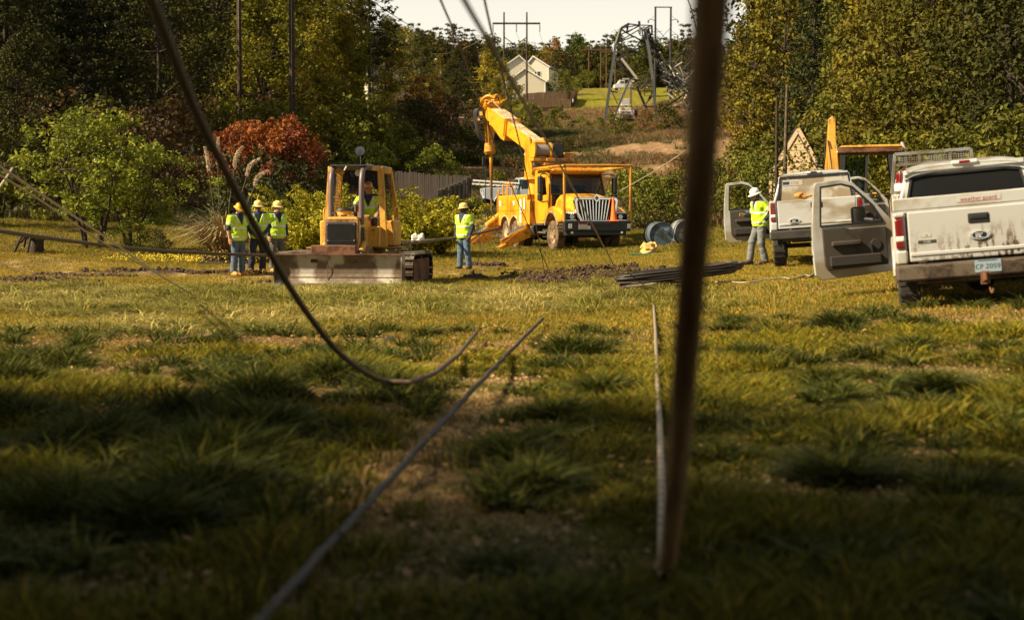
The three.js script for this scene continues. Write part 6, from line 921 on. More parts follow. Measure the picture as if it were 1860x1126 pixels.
  outr(1, 2.75, 1.75, 0.98, 0.20, 0.45); outr(1, 6.6, 1.4, 1.0, 0.12); outr(-1, 3.0, 1.6, 0.95, 0.16); outr(-1, 6.55, 1.6, 0.95, 0.16);
  K().rbox(0.4, 0.1, 0.3, -0.1, 2.99, 1.1, 0.03).build('beacon', M.orange, t);
  const cp = V(-0.60, 1.04, -1.42).applyMatrix4(t.matrixWorld), cn = coneThing('tall orange traffic cone standing on the front bumper of the boom truck', cp, 1.42); cn.scale.set(0.95, 1.2, 0.95); cn.position.y -= 0.02; cn.rotation.z = 0.03;
}

// ------------------------------------------------------------------ bulldozer (forward -z, origin on the ground under the middle of its tracks)
let DOZER;
{
  const d0 = 31.7, t = thing('bulldozer', 'yellow crawler bulldozer with a worn grey blade and caged cab, facing the camera', 'bulldozer', gp(xAt(646, d0), -d0, -0.09), Math.PI - 0.11); DOZER = t; t.scale.setScalar(0.93); t.updateMatrixWorld(true);
  const Y = M.dozer;
  for (const s of [-1, 1]) {   // tracks
    const g = new THREE.Group(); g.name = 'track'; g.position.set(s * 1.24, 0, 0); t.add(g);
    const path = (u) => { const Lh = 1.0, r = 0.40, per = 4 * Lh + 2 * Math.PI * r; let q = (u % 1) * per; if (q < 2 * Lh) return [-Lh + q, 2 * r, 0]; q -= 2 * Lh; if (q < Math.PI * r) { const a = q / r; return [Lh + Math.sin(a) * r, r + Math.cos(a) * r, -a]; } q -= Math.PI * r; if (q < 2 * Lh) return [Lh - q, 0, Math.PI]; q -= 2 * Lh; const a = q / r; return [-Lh - Math.sin(a) * r, r - Math.cos(a) * r, Math.PI - a]; };
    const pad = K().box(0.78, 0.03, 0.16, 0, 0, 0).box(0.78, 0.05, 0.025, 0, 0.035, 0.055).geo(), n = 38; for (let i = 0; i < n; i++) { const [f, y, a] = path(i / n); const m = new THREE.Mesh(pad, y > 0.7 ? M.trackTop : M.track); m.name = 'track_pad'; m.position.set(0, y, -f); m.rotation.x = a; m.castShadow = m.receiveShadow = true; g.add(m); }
    const k = K(); k.cyl([-0.18, 0.4, -1.0], [0.18, 0.4, -1.0], 0.32, 0.32, 20).cyl([-0.18, 0.4, 1.0], [0.18, 0.4, 1.0], 0.33, 0.33, 20).box(0.3, 0.2, 1.9, 0, 0.36, 0); for (let i = 0; i < 5; i++) k.cyl([-0.16, 0.17, -0.7 + i * 0.35], [0.16, 0.17, -0.7 + i * 0.35], 0.13, 0.13, 14); k.build('rollers', M.rust, g);
    K().rbox(0.05, 0.52, 2.1, s * 0.33, 0.42, 0, 0.02).build('track_guard', M.rust, g); K().bar([s * -0.45, 0.42, -0.1], [s * -0.35, 0.35, -1.75], 0.14, 0.2).build('push_arm', M.dozerDirty, g);
  }
  K().rbox(0.95, 0.55, 2.3, 0, 0.72, 0.1, 0.05).build('main_frame', M.dozerDirty, t);
  // engine bonnet and radiator
  const hd = K(); hd.rbox(0.76, 0.84, 1.35, 0, 1.18, -0.80, 0.05).rbox(0.70, 0.1, 1.3, 0, 1.62, -0.75, 0.04); hd.build('engine_hood', Y, t);
  K().rbox(0.80, 0.86, 0.09, 0, 1.20, -1.50, 0.02).build('radiator_guard', M.dozerDirty, t);
  const rg = K().rbox(0.70, 0.70, 0.05, 0, 1.20, -1.54, 0.02).build('radiator_grille', M.blackDusty, t); const sl = K(); for (let i = 0; i < 26; i++) sl.box(0.64, 0.009, 0.012, 0, 0.90 + i * 0.024, -1.568); sl.box(0.68, 0.02, 0.015, 0, 1.12, -1.572).build('grille_slat', M.black, rg, { kind: 'stuff' }); for (const x of [-0.31, 0.31]) for (const y of [0.88, 1.13, 1.5]) K().cyl([x, y, -1.56], [x, y, -1.585], 0.018).build('bolt', M.chrome, rg);
  K().rbox(0.10, 0.05, 0.02, 0.12, 0.96, -1.575, 0.01).build('sticker', M.trim, rg);
  for (const s of [-1, 1]) { const g2 = K(); for (let i = 0; i < 7; i++) g2.box(0.02, 0.02, 0.55, s * 0.385, 0.98 + i * 0.06, -0.95); g2.rbox(0.012, 0.46, 0.34, s * 0.382, 1.2, -1.0, 0.004).build('side_vent', M.interiorDark, t); K().rbox(0.012, 0.16, 0.07, s * 0.384, 1.42, -1.3, 0.004).build('sticker', M.trim, t); K().rbox(0.014, 0.14, 0.34, s * 0.386, 1.56, -1.05, 0.004).build('sticker', M.black, t); }
  K().cyl([0.06, 1.62, -1.0], [0.06, 1.72, -1.0], 0.07, 0.07, 12).cyl([0.06, 1.72, -1.0], [0.06, 1.80, -1.0], 0.17, 0.17, 20).cyl([0.06, 1.80, -1.0], [0.06, 1.84, -1.0], 0.19, 0.16, 20).build('air_cleaner', Y, t); K().cyl([0.06, 1.815, -1.0], [0.06, 1.86, -1.0], 0.2, 0.17, 20).build('air_cleaner_cap', M.black, t); K().tube([[0.3, 1.62, -1.1], [0.3, 1.74, -1.1], [0.22, 1.76, -1.1], [0.22, 1.63, -1.1]], 0.018, 6).build('hose', M.black, t); K().cyl([-0.2, 1.6, -0.9], [-0.2, 1.95, -0.9], 0.04).build('exhaust', M.rust, t);
  // deck, fenders and side tanks
  for (const s of [-1, 1]) { K().rbox(0.52, 0.62, 0.85, s * 0.66, 1.28, 0.55, 0.05).build('fender_box', Y, t); K().rbox(0.40, 0.72, 0.55, s * 0.62, 1.30, 1.05, 0.05).build('side_tank', Y, t); K().rbox(0.30, 0.5, 0.5, s * 0.50, 1.2, -0.1, 0.03).build('step_panel', Y, t); K().rbox(0.62, 0.05, 1.5, s * 0.85, 0.93, 0.5, 0.02).build('fender', M.dozerDirty, t); K().rbox(0.01, 0.10, 0.14, s * 0.822, 1.5, 1.06, 0.003).build('sticker', M.trim, t); K().rbox(0.01, 0.16, 0.09, s * 0.822, 1.12, 1.2, 0.003).build('sticker', M.greyPaint, t); K().rbox(0.012, 0.03, 0.14, s * 0.66, 1.45, -0.11, 0.003, 0, 1.57).cyl([s * 0.5, 1.36, -0.355], [s * 0.5, 1.36, -0.36], 0.02).build('vent', M.black, t); K().tube([[s * 0.86, 1.6, 0.3], [s * 0.86, 1.86, 0.35], [s * 0.86, 1.88, 0.8], [s * 0.86, 1.6, 0.85]], 0.02, 6).build('grab_rail', Y, t); }
  K().rbox(0.9, 0.08, 1.3, 0, 0.98, 0.55, 0.02).build('cab_floor', M.dozerDirty, t); K().rbox(0.5, 0.12, 0.5, 0, 1.35, 0.62, 0.05).rbox(0.5, 0.6, 0.12, 0, 1.66, 0.92, 0.05).rbox(0.4, 0.4, 0.4, 0, 1.12, 0.62, 0.03).build('seat', M.interiorDark, t); K().rbox(0.78, 0.4, 0.18, 0, 1.52, -0.12, 0.04).build('dash', M.dozerDirty, t); for (const x of [-0.3, 0.3]) K().cyl([x, 1.3, 0.25], [x * 0.95, 1.62, 0.15], 0.014).sphere(0.035, x * 0.95, 1.64, 0.15).build('lever', M.black, t);
  // roll cage
  for (const s of [-1, 1]) {
    K().tube([[s * 0.36, 1.55, -1.02], [s * 0.36, 2.25, -1.0], [s * 0.36, 2.62, -0.93], [s * 0.36, 2.80, -0.72], [s * 0.38, 2.84, -0.45], [s * 0.42, 2.84, 0.1]], 0.065, 8, 40).build('front_sweep', M.greyPurple ?? (M.greyPurple = S(C(0.16, 0.115, 0.115), 0.5, { metalness: 0.4 })), t);
    K().bar([s * 0.60, 2.78, 0.05], [s * 0.72, 0.95, -0.12], 0.13, 0.15).build('front_post', Y, t); K().bar([s * 0.62, 2.78, 1.05], [s * 0.80, 1.25, 1.28], 0.12, 0.14).build('rear_post', Y, t); K().rbox(0.14, 0.16, 1.2, s * 0.60, 2.80, 0.55, 0.03).build('roof_rail', Y, t); K().bar([s * 0.4, 2.84, -0.2], [s * 0.60, 2.80, 0.0], 0.1, 0.1).build('roof_brace', Y, t);
  }
  K().rbox(1.30, 0.07, 1.20, 0, 2.86, 0.55, 0.03).rbox(0.84, 0.05, 0.9, 0, 2.86, -0.4, 0.02).build('canopy_roof', M.black, t); K().cyl([-0.2, 2.70, -0.52], [-0.2, 2.70, -0.62], 0.07, 0.08, 14).build('work_lamp', M.lampClear, t); K().rbox(0.03, 0.11, 0.02, 0.05, 2.80, -0.86, 0.005, 0, 0, 0.5).build('roof_sticker', M.trim, t);
  { const k = K(); for (let i = 0; i <= 16; i++) k.box(0.008, 1.2, 0.008, -0.6 + i * 0.075, 2.16, 1.12); for (let j = 0; j <= 15; j++) k.box(1.2, 0.008, 0.008, 0, 1.58 + j * 0.078, 1.125); for (const s of [-1, 1]) { for (let i = 0; i <= 12; i++) k.box(0.008, 1.15, 0.008, s * 0.66, 2.12, 0.1 + i * 0.08); for (let j = 0; j <= 14; j++) k.box(0.008, 0.008, 1.0, s * 0.66, 1.58 + j * 0.078, 0.58); } k.build('guard_mesh', M.black, t, { kind: 'stuff' }); }
  // blade
  { const k = K(), W = 2.95, n = 9, pr = []; for (let i = 0; i <= n; i++) { const a = i / n; pr.push([1.98 - 0.16 * Math.sin(a * Math.PI) - 0.02 * a, 0.02 + 0.80 * a]); } const back = pr.map(([f, y]) => [f - 0.045, y]).reverse(); k.ext([...pr, ...back], -W / 2, W / 2, 0.006); const b = k.build('blade', M.blade, t);
    const g = b.geometry; K().box(W, 0.16, 0.03, 0, 0.09, -1.985, 0.12).build('cutting_edge', M.steel, b); K().box(W + 0.02, 0.03, 0.09, 0, 0.825, -1.94).build('top_rib', M.rust, b); for (const s of [-1, 1]) K().ext([[1.99, 0.0], [1.96, 0.84], [1.6, 0.84], [1.55, 0.2]], s * W / 2 - 0.015, s * W / 2 + 0.015, 0.004).build('end_plate', M.blade, b);
    K().rbox(1.05, 0.22, 0.22, 0.10, 0.92, -1.80, 0.03).rbox(0.18, 0.3, 0.5, 0.55, 0.78, -1.65, 0.03).rbox(0.18, 0.3, 0.5, -0.35, 0.78, -1.65, 0.03).rbox(2.5, 0.18, 0.14, 0, 0.45, -1.74, 0.02).build('c_frame', M.rust, t); K().box(0.28, 0.3, 0.12, -1.30, 0.26, -1.62).build('blade_bracket', M.dozerDirty, t);
    K().box(0.012, 0.5, 0.012, 0.25, 0.5, -1.86).box(2.9, 0.012, 0.012, 0, 0.30, -1.838).build('weld_seam', M.rust, b);
    for (const s of [-1, 1]) { K().cyl([s * 0.44, 1.05, -1.15], [s * 0.46, 0.86, -1.55], 0.075, 0.075, 12).build('lift_cylinder', Y, t); K().cyl([s * 0.46, 0.86, -1.55], [s * 0.46, 0.74, -1.80], 0.04).build('lift_rod', M.chrome, t); }
  }
  K().rbox(0.5, 0.45, 0.4, 0, 0.75, 1.45, 0.05).cyl([-0.3, 0.8, 1.65], [0.3, 0.8, 1.65], 0.2, 0.2, 16).build('rear_winch', M.dozerDirty, t);
}

// ------------------------------------------------------------------ backhoe (loader to the right, digging boom folded upright at the left); forward is -z before it is turned
{
  const d0 = 48, t = thing('backhoe_loader', 'yellow backhoe loader with its digging arm folded upright behind its cab', 'backhoe', gp(xAt(1580, d0), -d0, -0.02), -Math.PI / 2 - 0.22), Y = M.dozer;
  K().rbox(0.9, 0.5, 3.4, 0, 0.95, -0.5, 0.05).build('chassis', M.blackDusty, t); K().ext([[0.9, 1.1], [2.2, 1.05], [2.25, 1.5], [0.9, 1.75]], -0.42, 0.42, 0.05).build('engine_hood', Y, t); K().rbox(0.7, 0.5, 0.06, 0, 1.3, -2.24, 0.02).build('grille', M.black, t);
  for (const s of [-1, 1]) { wheel(t, 'rear_wheel', s * 0.85, 0.68, 0.35, 0.68, 0.45, { tyre: M.rubber, rim: M.rimTan }); wheel(t, 'front_wheel', s * 0.85, 0.44, -1.85, 0.44, 0.3, { tyre: M.rubber, rim: M.rimTan }); K().rbox(0.45, 0.06, 1.2, s * 0.82, 1.4, 0.3, 0.02).build('fender', Y, t);
    K().bar([s * 0.66, 1.35, 0.94], [s * 0.62, 2.75, 0.90], 0.16).build('rear_post', M.black, t); K().bar([s * 0.66, 1.35, -0.82], [s * 0.6, 2.75, -0.62], 0.17).build('front_post', M.black, t); K().bar([s * 0.68, 1.35, 0.15], [s * 0.62, 2.75, 0.12], 0.09).build('middle_post', M.black, t);
    const ar = K(); ar.bar([s * 0.62, 1.45, -0.9], [s * 0.60, 1.75, -1.9], 0.1, 0.22).bar([s * 0.60, 1.80, -1.85], [s * 0.58, 1.2, -2.7], 0.1, 0.2).bar([s * 0.62, 1.5, -1.0], [s * 0.58, 1.2, -2.4], 0.08, 0.1); ar.build('loader_arm', Y, t); K().box(0.02, 1.2, 0.7, s * 0.65, 2.05, 0.5).build('side_glass', M.glass, t); }
  K().ext([[-1.05, 2.92], [1.0, 2.94], [0.95, 3.02], [-0.95, 2.99]], -0.78, 0.78, 0.02).build('cab_roof', Y, t); K().ext([[-1.08, 2.74], [1.0, 2.78], [1.06, 2.84], [1.02, 2.93], [-1.08, 2.91]], -0.76, 0.76, 0.03).build('roof_fascia', M.rust, t); K().rbox(1.3, 0.05, 1.6, 0, 2.76, 0.1, 0.02).build('roof_lining', M.rust, t); K().rbox(0.16, 0.07, 0.05, 0.4, 2.80, 1.08, 0.02).build('work_lamp', M.lampClear, t);
  K().rbox(0.5, 0.1, 0.5, 0, 1.55, 0.3, 0.04).rbox(0.5, 0.6, 0.12, 0, 1.85, 0.5, 0.04).build('seat', M.interiorDark, t); K().tube([[0.35, 1.6, -1.15], [0.35, 2.75, -1.1], [0.33, 2.98, -1.05], [0.30, 3.1, -1.0]], 0.055, 8).build('exhaust_pipe', M.galvPale, t);
  K().ext([[2.5, 0.9], [3.2, 0.7], [3.25, 0.95], [2.95, 1.15], [2.9, 1.75], [2.6, 1.85]], -1.05, 1.05, 0.02).build('loader_bucket', M.dozerDirty, t);
  // digging boom: up from the rear pivot, dipper folded down in front of it
  const B = K(); B.ext([[-1.15, 1.0], [-1.38, 2.2], [-1.40, 3.9], [-1.27, 4.02], [-1.16, 3.9], [-1.10, 2.2], [-0.9, 1.1]], -0.17, 0.17, 0.02); B.build('digging_boom', Y, t); K().bar([0.0, 3.9, 1.3], [0, 1.2, 1.45], 0.2, 0.2).build('dipper_arm', Y, t); K().bar([-0.26, 3.2, 1.22], [-0.26, 1.8, 1.0], 0.12, 0.2).build('stabilizer_leg', Y, t); K().bar([0.30, 2.9, 1.2], [0.30, 1.2, 1.05], 0.14, 0.2).build('stabilizer_leg', Y, t);
  K().cyl([0.1, 3.75, 1.30], [0.1, 2.7, 1.08], 0.045, 0.045, 10).build('boom_rod', M.chrome, t); K().cyl([0.1, 2.7, 1.08], [0.1, 1.4, 0.98], 0.085, 0.085, 12).build('boom_cylinder', Y, t); for (const q of [[[-0.2, 3.6, 1.35], [-0.3, 2.9, 1.5], [-0.25, 2.0, 1.4], [-0.2, 1.5, 1.3]], [[0.2, 3.2, 1.4], [0.26, 2.6, 1.3], [0.22, 1.9, 1.2]]]) K().tube(q, 0.025, 6).build('hydraulic_hose', M.cableBlack, t); K().ext([[-2.3, 0.7], [-2.0, 1.4], [-1.6, 1.35], [-1.5, 0.8], [-1.9, 0.6]], -0.3, 0.3, 0.02).build('digging_bucket', M.dozerDirty, t);
}

// ------------------------------------------------------------------ machines far up the hill
{ // white bucket truck on the far lawn
  const d0 = 338, x = xAt(1134, d0), t = thing('bucket_truck', 'white bucket truck with its folded boom, parked on the far lawn behind the bent tower', 'bucket truck', gp(x, -d0, 0.0), Math.PI / 2 + 0.1);
  K().ext([[2.6, 0.7], [2.6, 1.5], [1.9, 1.7], [1.4, 2.5], [0.2, 2.5], [0.1, 0.7]], -1.1, 1.1, 0.06).build('cab', M.whiteClean, t); K().rbox(2.2, 1.0, 3.6, 0, 1.2, 1.8, 0.05).build('body', M.white, t); for (const s of [-1, 1]) { wheel(t, 'wheel', s * 0.95, 0.48, -1.7, 0.48, 0.28); wheel(t, 'wheel', s * 0.95, 0.48, 2.2, 0.48, 0.28); K().rbox(0.02, 0.6, 0.9, s * 1.11, 2.0, -0.8, 0.01).build('side_window', M.pane, t); }
  K().cyl([0, 1.6, 1.4], [0, 2.6, 1.4], 0.35, 0.3, 12).build('turret', M.white, t); const a = at(1158, 148, d0), b = at(1129, 105, d0), inv = t.matrixWorld; t.updateMatrixWorld(true); const I = t.matrixWorld.clone().invert(), A = V(0, 2.5, 1.4), Bp = at(1129, 106, d0).applyMatrix4(I), Cc = at(1165, 152, d0).applyMatrix4(I); K().bar(Cc.toArray(), Bp.toArray(), 0.42, 0.5).build('upper_boom', M.galvPale, t); K().bar(A.toArray(), Cc.toArray(), 0.45, 0.5).build('lower_boom', M.galvPale, t); K().bar([0, 2.9, -0.5], [0, 2.9, 4.2], 0.35, 0.35).build('boom_rest', M.galvPale, t);
  const e = thing('flatbed_trailer', 'low trailer with dark gear behind the bent tower', 'trailer', gp(xAt(1168, 335), -335), Math.PI / 2); K().rbox(2, 0.25, 5.5, 0, 0.9, 0, 0.05).build('bed', M.greyPaint, e); K().rbox(1.4, 0.9, 2.2, 0, 1.4, -0.8, 0.2).rbox(1.2, 0.6, 1.4, 0, 1.3, 1.2, 0.2).build('load', M.rust, e); for (const s of [-1, 1]) wheel(e, 'wheel', s, 0.42, 0.6, 0.42, 0.25);
}
{ // white tracked drill rig facing the camera on the hill
  const d0 = 203, t = thing('drill_rig', 'dusty white utility truck seen from its rear on the hill under the bent tower', 'utility truck', gp(xAt(1136, d0), -d0), 0.12), W = M.whiteMud;
  K().rbox(2.2, 1.2, 3.8, 0, 1.35, -1.0, 0.1).build('body', W, t); K().rbox(1.9, 0.55, 1.0, -0.1, 2.1, 0.2, 0.12).build('tool_box', W, t); K().rbox(1.2, 0.9, 0.9, -0.15, 3.15, 0.1, 0.06).rbox(1.35, 0.1, 1.0, -0.15, 2.7, 0.1, 0.03).build('bucket', M.whiteClean, t); K().bar([0.2, 2.3, -1.2], [0.0, 2.75, 0.1], 0.3).build('boom', W, t); for (const s of [-1, 1]) { wheel(t, 'wheel', s * 0.95, 0.5, 0.3, 0.5, 0.4); wheel(t, 'wheel', s * 0.95, 0.5, -2.6, 0.5, 0.4); K().rbox(0.16, 0.22, 0.06, s * 0.95, 1.5, 0.92, 0.02).build('tail_light', M.orange, t); }
  K().rbox(1.2, 0.6, 0.1, 0, 1.1, 0.93, 0.03).build('rear_panel', M.blackDusty, t); K().rbox(0.5, 1.0, 0.5, 1.35, 1.6, 0.4, 0.05).build('hose_reel', M.black, t); K().rbox(0.3, 0.2, 0.06, -0.7, 1.75, 0.92, 0.02).rbox(0.3, 0.2, 0.06, 0.2, 1.75, 0.92, 0.02).build('sticker', M.dozerDirty, t); for (let i = 0; i < 3; i++) K().rbox(0.4, 0.3, 0.05, -0.6 + i * 0.6, 2.1, 0.73, 0.02).build('locker_door', W, t);
}

// ------------------------------------------------------------------ people: distance fields meshed on a grid (surface nets)
function meshField(f, lo, hi, cell) {
  const n = [0, 1, 2].map((i) => Math.ceil((hi[i] - lo[i]) / cell) + 1), [nx, ny, nz] = n, val = new Float32Array(nx * ny * nz), id = new Int32Array(nx * ny * nz).fill(-1);
  const B = 4, reach = cell * B * 0.95 + 0.012;   // blocks far from the surface are filled with one value
  for (let kb = 0; kb < nz; kb += B) for (let jb = 0; jb < ny; jb += B) for (let ib = 0; ib < nx; ib += B) { const h = (B - 1) / 2, m = f(lo[0] + (ib + h) * cell, lo[1] + (jb + h) * cell, lo[2] + (kb + h) * cell), far = Math.abs(m) > reach; for (let k = kb; k < Math.min(nz, kb + B); k++) for (let j = jb; j < Math.min(ny, jb + B); j++) for (let i = ib; i < Math.min(nx, ib + B); i++) val[i + nx * (j + ny * k)] = far ? m : f(lo[0] + i * cell, lo[1] + j * cell, lo[2] + k * cell); }
  const pos = [], idx = [], at3 = (i, j, k) => i + nx * (j + ny * k);
  for (let k = 0; k + 1 < nz; k++) for (let j = 0; j + 1 < ny; j++) for (let i = 0; i + 1 < nx; i++) {
    let sx = 0, sy = 0, sz = 0, m = 0;
    for (let e = 0; e < 12; e++) {
      const ax = e >> 2, b = e & 1, d = (e >> 1) & 1, p = [0, 0, 0], q = [0, 0, 0]; p[(ax + 1) % 3] = q[(ax + 1) % 3] = b; p[(ax + 2) % 3] = q[(ax + 2) % 3] = d; q[ax] = 1;
      const u = val[at3(i + p[0], j + p[1], k + p[2])], v = val[at3(i + q[0], j + q[1], k + q[2])];
      if ((u < 0) === (v < 0)) continue; const t = u / (u - v); sx += p[0] + (q[0] - p[0]) * t; sy += p[1] + (q[1] - p[1]) * t; sz += p[2] + (q[2] - p[2]) * t; m++;
    }
    if (m) { id[at3(i, j, k)] = pos.length / 3; pos.push(lo[0] + (i + sx / m) * cell, lo[1] + (j + sy / m) * cell, lo[2] + (k + sz / m) * cell); }
  }
  for (let k = 1; k + 1 < nz; k++) for (let j = 1; j + 1 < ny; j++) for (let i = 1; i + 1 < nx; i++) {
    const s = val[at3(i, j, k)] < 0, q = (a, b, c, d, flip) => { if (a < 0 || b < 0 || c < 0 || d < 0) return; if (flip) idx.push(a, c, b, a, d, c); else idx.push(a, b, c, a, c, d); };
    if (s !== val[at3(i + 1, j, k)] < 0) q(id[at3(i, j - 1, k - 1)], id[at3(i, j, k - 1)], id[at3(i, j, k)], id[at3(i, j - 1, k)], !s);
    if (s !== val[at3(i, j + 1, k)] < 0) q(id[at3(i - 1, j, k - 1)], id[at3(i - 1, j, k)], id[at3(i, j, k)], id[at3(i, j, k - 1)], !s);
    if (s !== val[at3(i, j, k + 1)] < 0) q(id[at3(i - 1, j - 1, k)], id[at3(i, j - 1, k)], id[at3(i, j, k)], id[at3(i - 1, j, k)], !s);
  }
  const g = new THREE.BufferGeometry(); g.setAttribute('position', new THREE.BufferAttribute(new Float32Array(pos), 3)); g.setIndex(idx); g.computeVertexNormals(); return g;
}
function cap(a, b, ra, rb) { const d = [b[0] - a[0], b[1] - a[1], b[2] - a[2]], l = d[0] * d[0] + d[1] * d[1] + d[2] * d[2] || 1e-9; return (x, y, z, e = 0) => { const px = x - a[0], py = y - a[1], pz = z - a[2], t = Math.min(1, Math.max(0, (px * d[0] + py * d[1] + pz * d[2]) / l)), qx = px - d[0] * t, qy = py - d[1] * t, qz = pz - d[2] * t; return Math.sqrt(qx * qx + qy * qy + qz * qz) - (ra + (rb - ra) * t) - e; }; }
function ell(c, r, yaw = 0) { const cs = Math.cos(yaw), sn = Math.sin(yaw); return (x, y, z, e = 0) => { const dx = x - c[0], dz = z - c[2], px = (dx * cs - dz * sn) / (r[0] + e), py = (y - c[1]) / (r[1] + e), pz = (dx * sn + dz * cs) / (r[2] + e), k = Math.sqrt(px * px + py * py + pz * pz); return (k - 1) * Math.min(r[0], r[1], r[2]); }; }
const smin = (a, b, k) => { const h = Math.max(k - Math.abs(a - b), 0) / k; return Math.min(a, b) - h * h * k * 0.25; };
const join = (fs, k) => (x, y, z, e = 0) => { let d = 1e9; for (const f of fs) d = smin(d, f(x, y, z, e), k); return d; };
const HIVIS = S(C(0.50, 0.78, 0.012), 0.7, { map: rep(T.cloth, 3) }), TAPE = S(C(0.62, 0.62, 0.58), 0.4, { metalness: 0.2 }), NAVY = S(C(0.020, 0.032, 0.075), 0.85, { map: rep(T.cloth, 3) });
const JEANS = { blue: S(C(0.085, 0.135, 0.195), 0.9, { map: rep(T.cloth, 4) }), dark: S(C(0.022, 0.027, 0.042), 0.9, { map: rep(T.cloth, 4) }), grey: S(C(0.13, 0.125, 0.11), 0.9, { map: rep(T.cloth, 4) }), worn: S(C(0.16, 0.17, 0.165), 0.9, { map: rep(T.cloth, 4) }) };
const BOOT = { tan: S(C(0.52, 0.26, 0.06), 0.8), brown: S(C(0.10, 0.06, 0.035), 0.8) }, SKIN = { light: S(C(0.42, 0.22, 0.13), 0.6), dark: S(C(0.10, 0.05, 0.03), 0.55), tan: S(C(0.32, 0.16, 0.09), 0.6) };
const HATS = { yellow: Ph(C(0.78, 0.46, 0.03), 0.35, { clearcoat: 0.5 }), cream: Ph(C(0.78, 0.58, 0.20), 0.35, { clearcoat: 0.5 }), white: Ph(C(0.8, 0.79, 0.75), 0.35, { clearcoat: 0.5 }), orange: Ph(C(0.62, 0.26, 0.03), 0.4, { clearcoat: 0.5 }) };
const EYEW = S(C(0.7, 0.68, 0.64), 0.3), HAIR = S(C(0.03, 0.022, 0.016), 0.9), LENS = S(C(0.012, 0.012, 0.012), 0.2), LIP = S(C(0.25, 0.09, 0.07), 0.6);
function person(label, pos, turn, o) {   // facing -z
  const t = thing('person', label, 'person', pos, turn), J = Object.assign({ pelvis: [0, 0.95, 0], chest: [0, 1.30, 0], neck: [0, 1.49, 0.0], head: [0, 1.645, -0.03] }, o.j ?? {});
  const side = (n, s, d) => J[n + s] ?? d;
  const L = {}; for (const [s, m] of [['L', -1], ['R', 1]]) { L['sh' + s] = side('sh', s, [m * 0.185, 1.43, 0.01]); L['el' + s] = side('el', s, [m * 0.265, 1.16, 0.04]); L['wr' + s] = side('wr', s, [m * 0.26, 0.91, -0.05]); L['hip' + s] = side('hip', s, [m * 0.095, 0.92, 0]); L['kn' + s] = side('kn', s, [m * 0.115, 0.50, -0.02]); L['an' + s] = side('an', s, [m * 0.125, 0.10, 0.03]); L['toe' + s] = side('toe', s, [L['an' + s][0] + m * 0.03, 0.045, L['an' + s][2] - 0.17]); }
  const torso = join([ell(J.pelvis, [0.165, 0.15, 0.115]), ell([(J.pelvis[0] + J.chest[0]) / 2, (J.pelvis[1] + J.chest[1]) / 2, (J.pelvis[2] + J.chest[2]) / 2], [0.155, 0.22, 0.112]), ell(J.chest, [0.185, 0.22, 0.125]), cap(L.shL, L.shR, 0.072, 0.072)], 0.09);
  const arm = (s) => join([cap(L['sh' + s], L['el' + s], 0.060, 0.046), cap(L['el' + s], L['wr' + s], 0.045, 0.030)], 0.03);
  const legf = (s) => join([cap(L['hip' + s], L['kn' + s], 0.092, 0.060), cap(L['kn' + s], L['an' + s], 0.060, 0.042)], 0.04);
  const neckf = cap([J.neck[0], J.neck[1] - 0.06, J.neck[2]], [J.head[0], J.head[1] - 0.06, J.head[2] + 0.02], 0.058, 0.054), aL = arm('L'), aR = arm('R'), lL = legf('L'), lR = legf('R');
  const up = join([torso, neckf], 0.04), arms = (x, y, z, e) => Math.min(aL(x, y, z, e), aR(x, y, z, e)), legs = join([lL, lR], 0.02);
  const all = [...Object.values(L), J.pelvis, J.chest, J.head], lo = [0, 1, 2].map((i) => Math.min(...all.map((p) => p[i])) - 0.22), hi = [0, 1, 2].map((i) => Math.max(...all.map((p) => p[i])) + 0.22);
  const geos = [meshField((x, y, z) => smin(smin(up(x, y, z), arms(x, y, z), 0.04), legs(x, y, z), 0.04), lo, hi, 0.017)];
  // head
  const hy = o.headYaw ?? 0, hp = o.headPitch ?? 0, h = J.head, hm = new THREE.Matrix4().makeRotationFromEuler(new THREE.Euler(hp, hy, 0, 'YXZ')).setPosition(...h);
  const ear = (s) => ell([s * 0.076, -0.005, 0.015], [0.014, 0.032, 0.022]);
  const skull = join([ell([0, 0.028, 0.012], [0.076, 0.10, 0.095]), ell([0, -0.052, -0.030], [0.056, 0.064, 0.062]), cap([0, 0.0, -0.085], [0, -0.032, -0.102], 0.010, 0.016), cap([-0.03, 0.012, -0.078], [0.03, 0.012, -0.078], 0.016, 0.016), ell([0, -0.096, -0.058], [0.026, 0.02, 0.022]), cap([-0.02, -0.062, -0.082], [0.02, -0.062, -0.082], 0.011, 0.011)], 0.03), hd = (x, y, z) => Math.min(smin(skull(x, y, z), Math.min(ear(-1)(x, y, z), ear(1)(x, y, z)), 0.012), 9);
  const sk1 = ell([-0.032, 0.004, -0.092], [0.016, 0.010, 0.012]), sk2 = ell([0.032, 0.004, -0.092], [0.016, 0.010, 0.012]), e1 = ear(-1), e2 = ear(1), sock = (x, y, z) => Math.max(smin(skull(x, y, z), Math.min(e1(x, y, z), e2(x, y, z)), 0.012), -Math.min(sk1(x, y, z), sk2(x, y, z)));
  geos.push(meshField(sock, [-0.11, -0.15, -0.14], [0.11, 0.15, 0.13], 0.0072).applyMatrix4(hm));
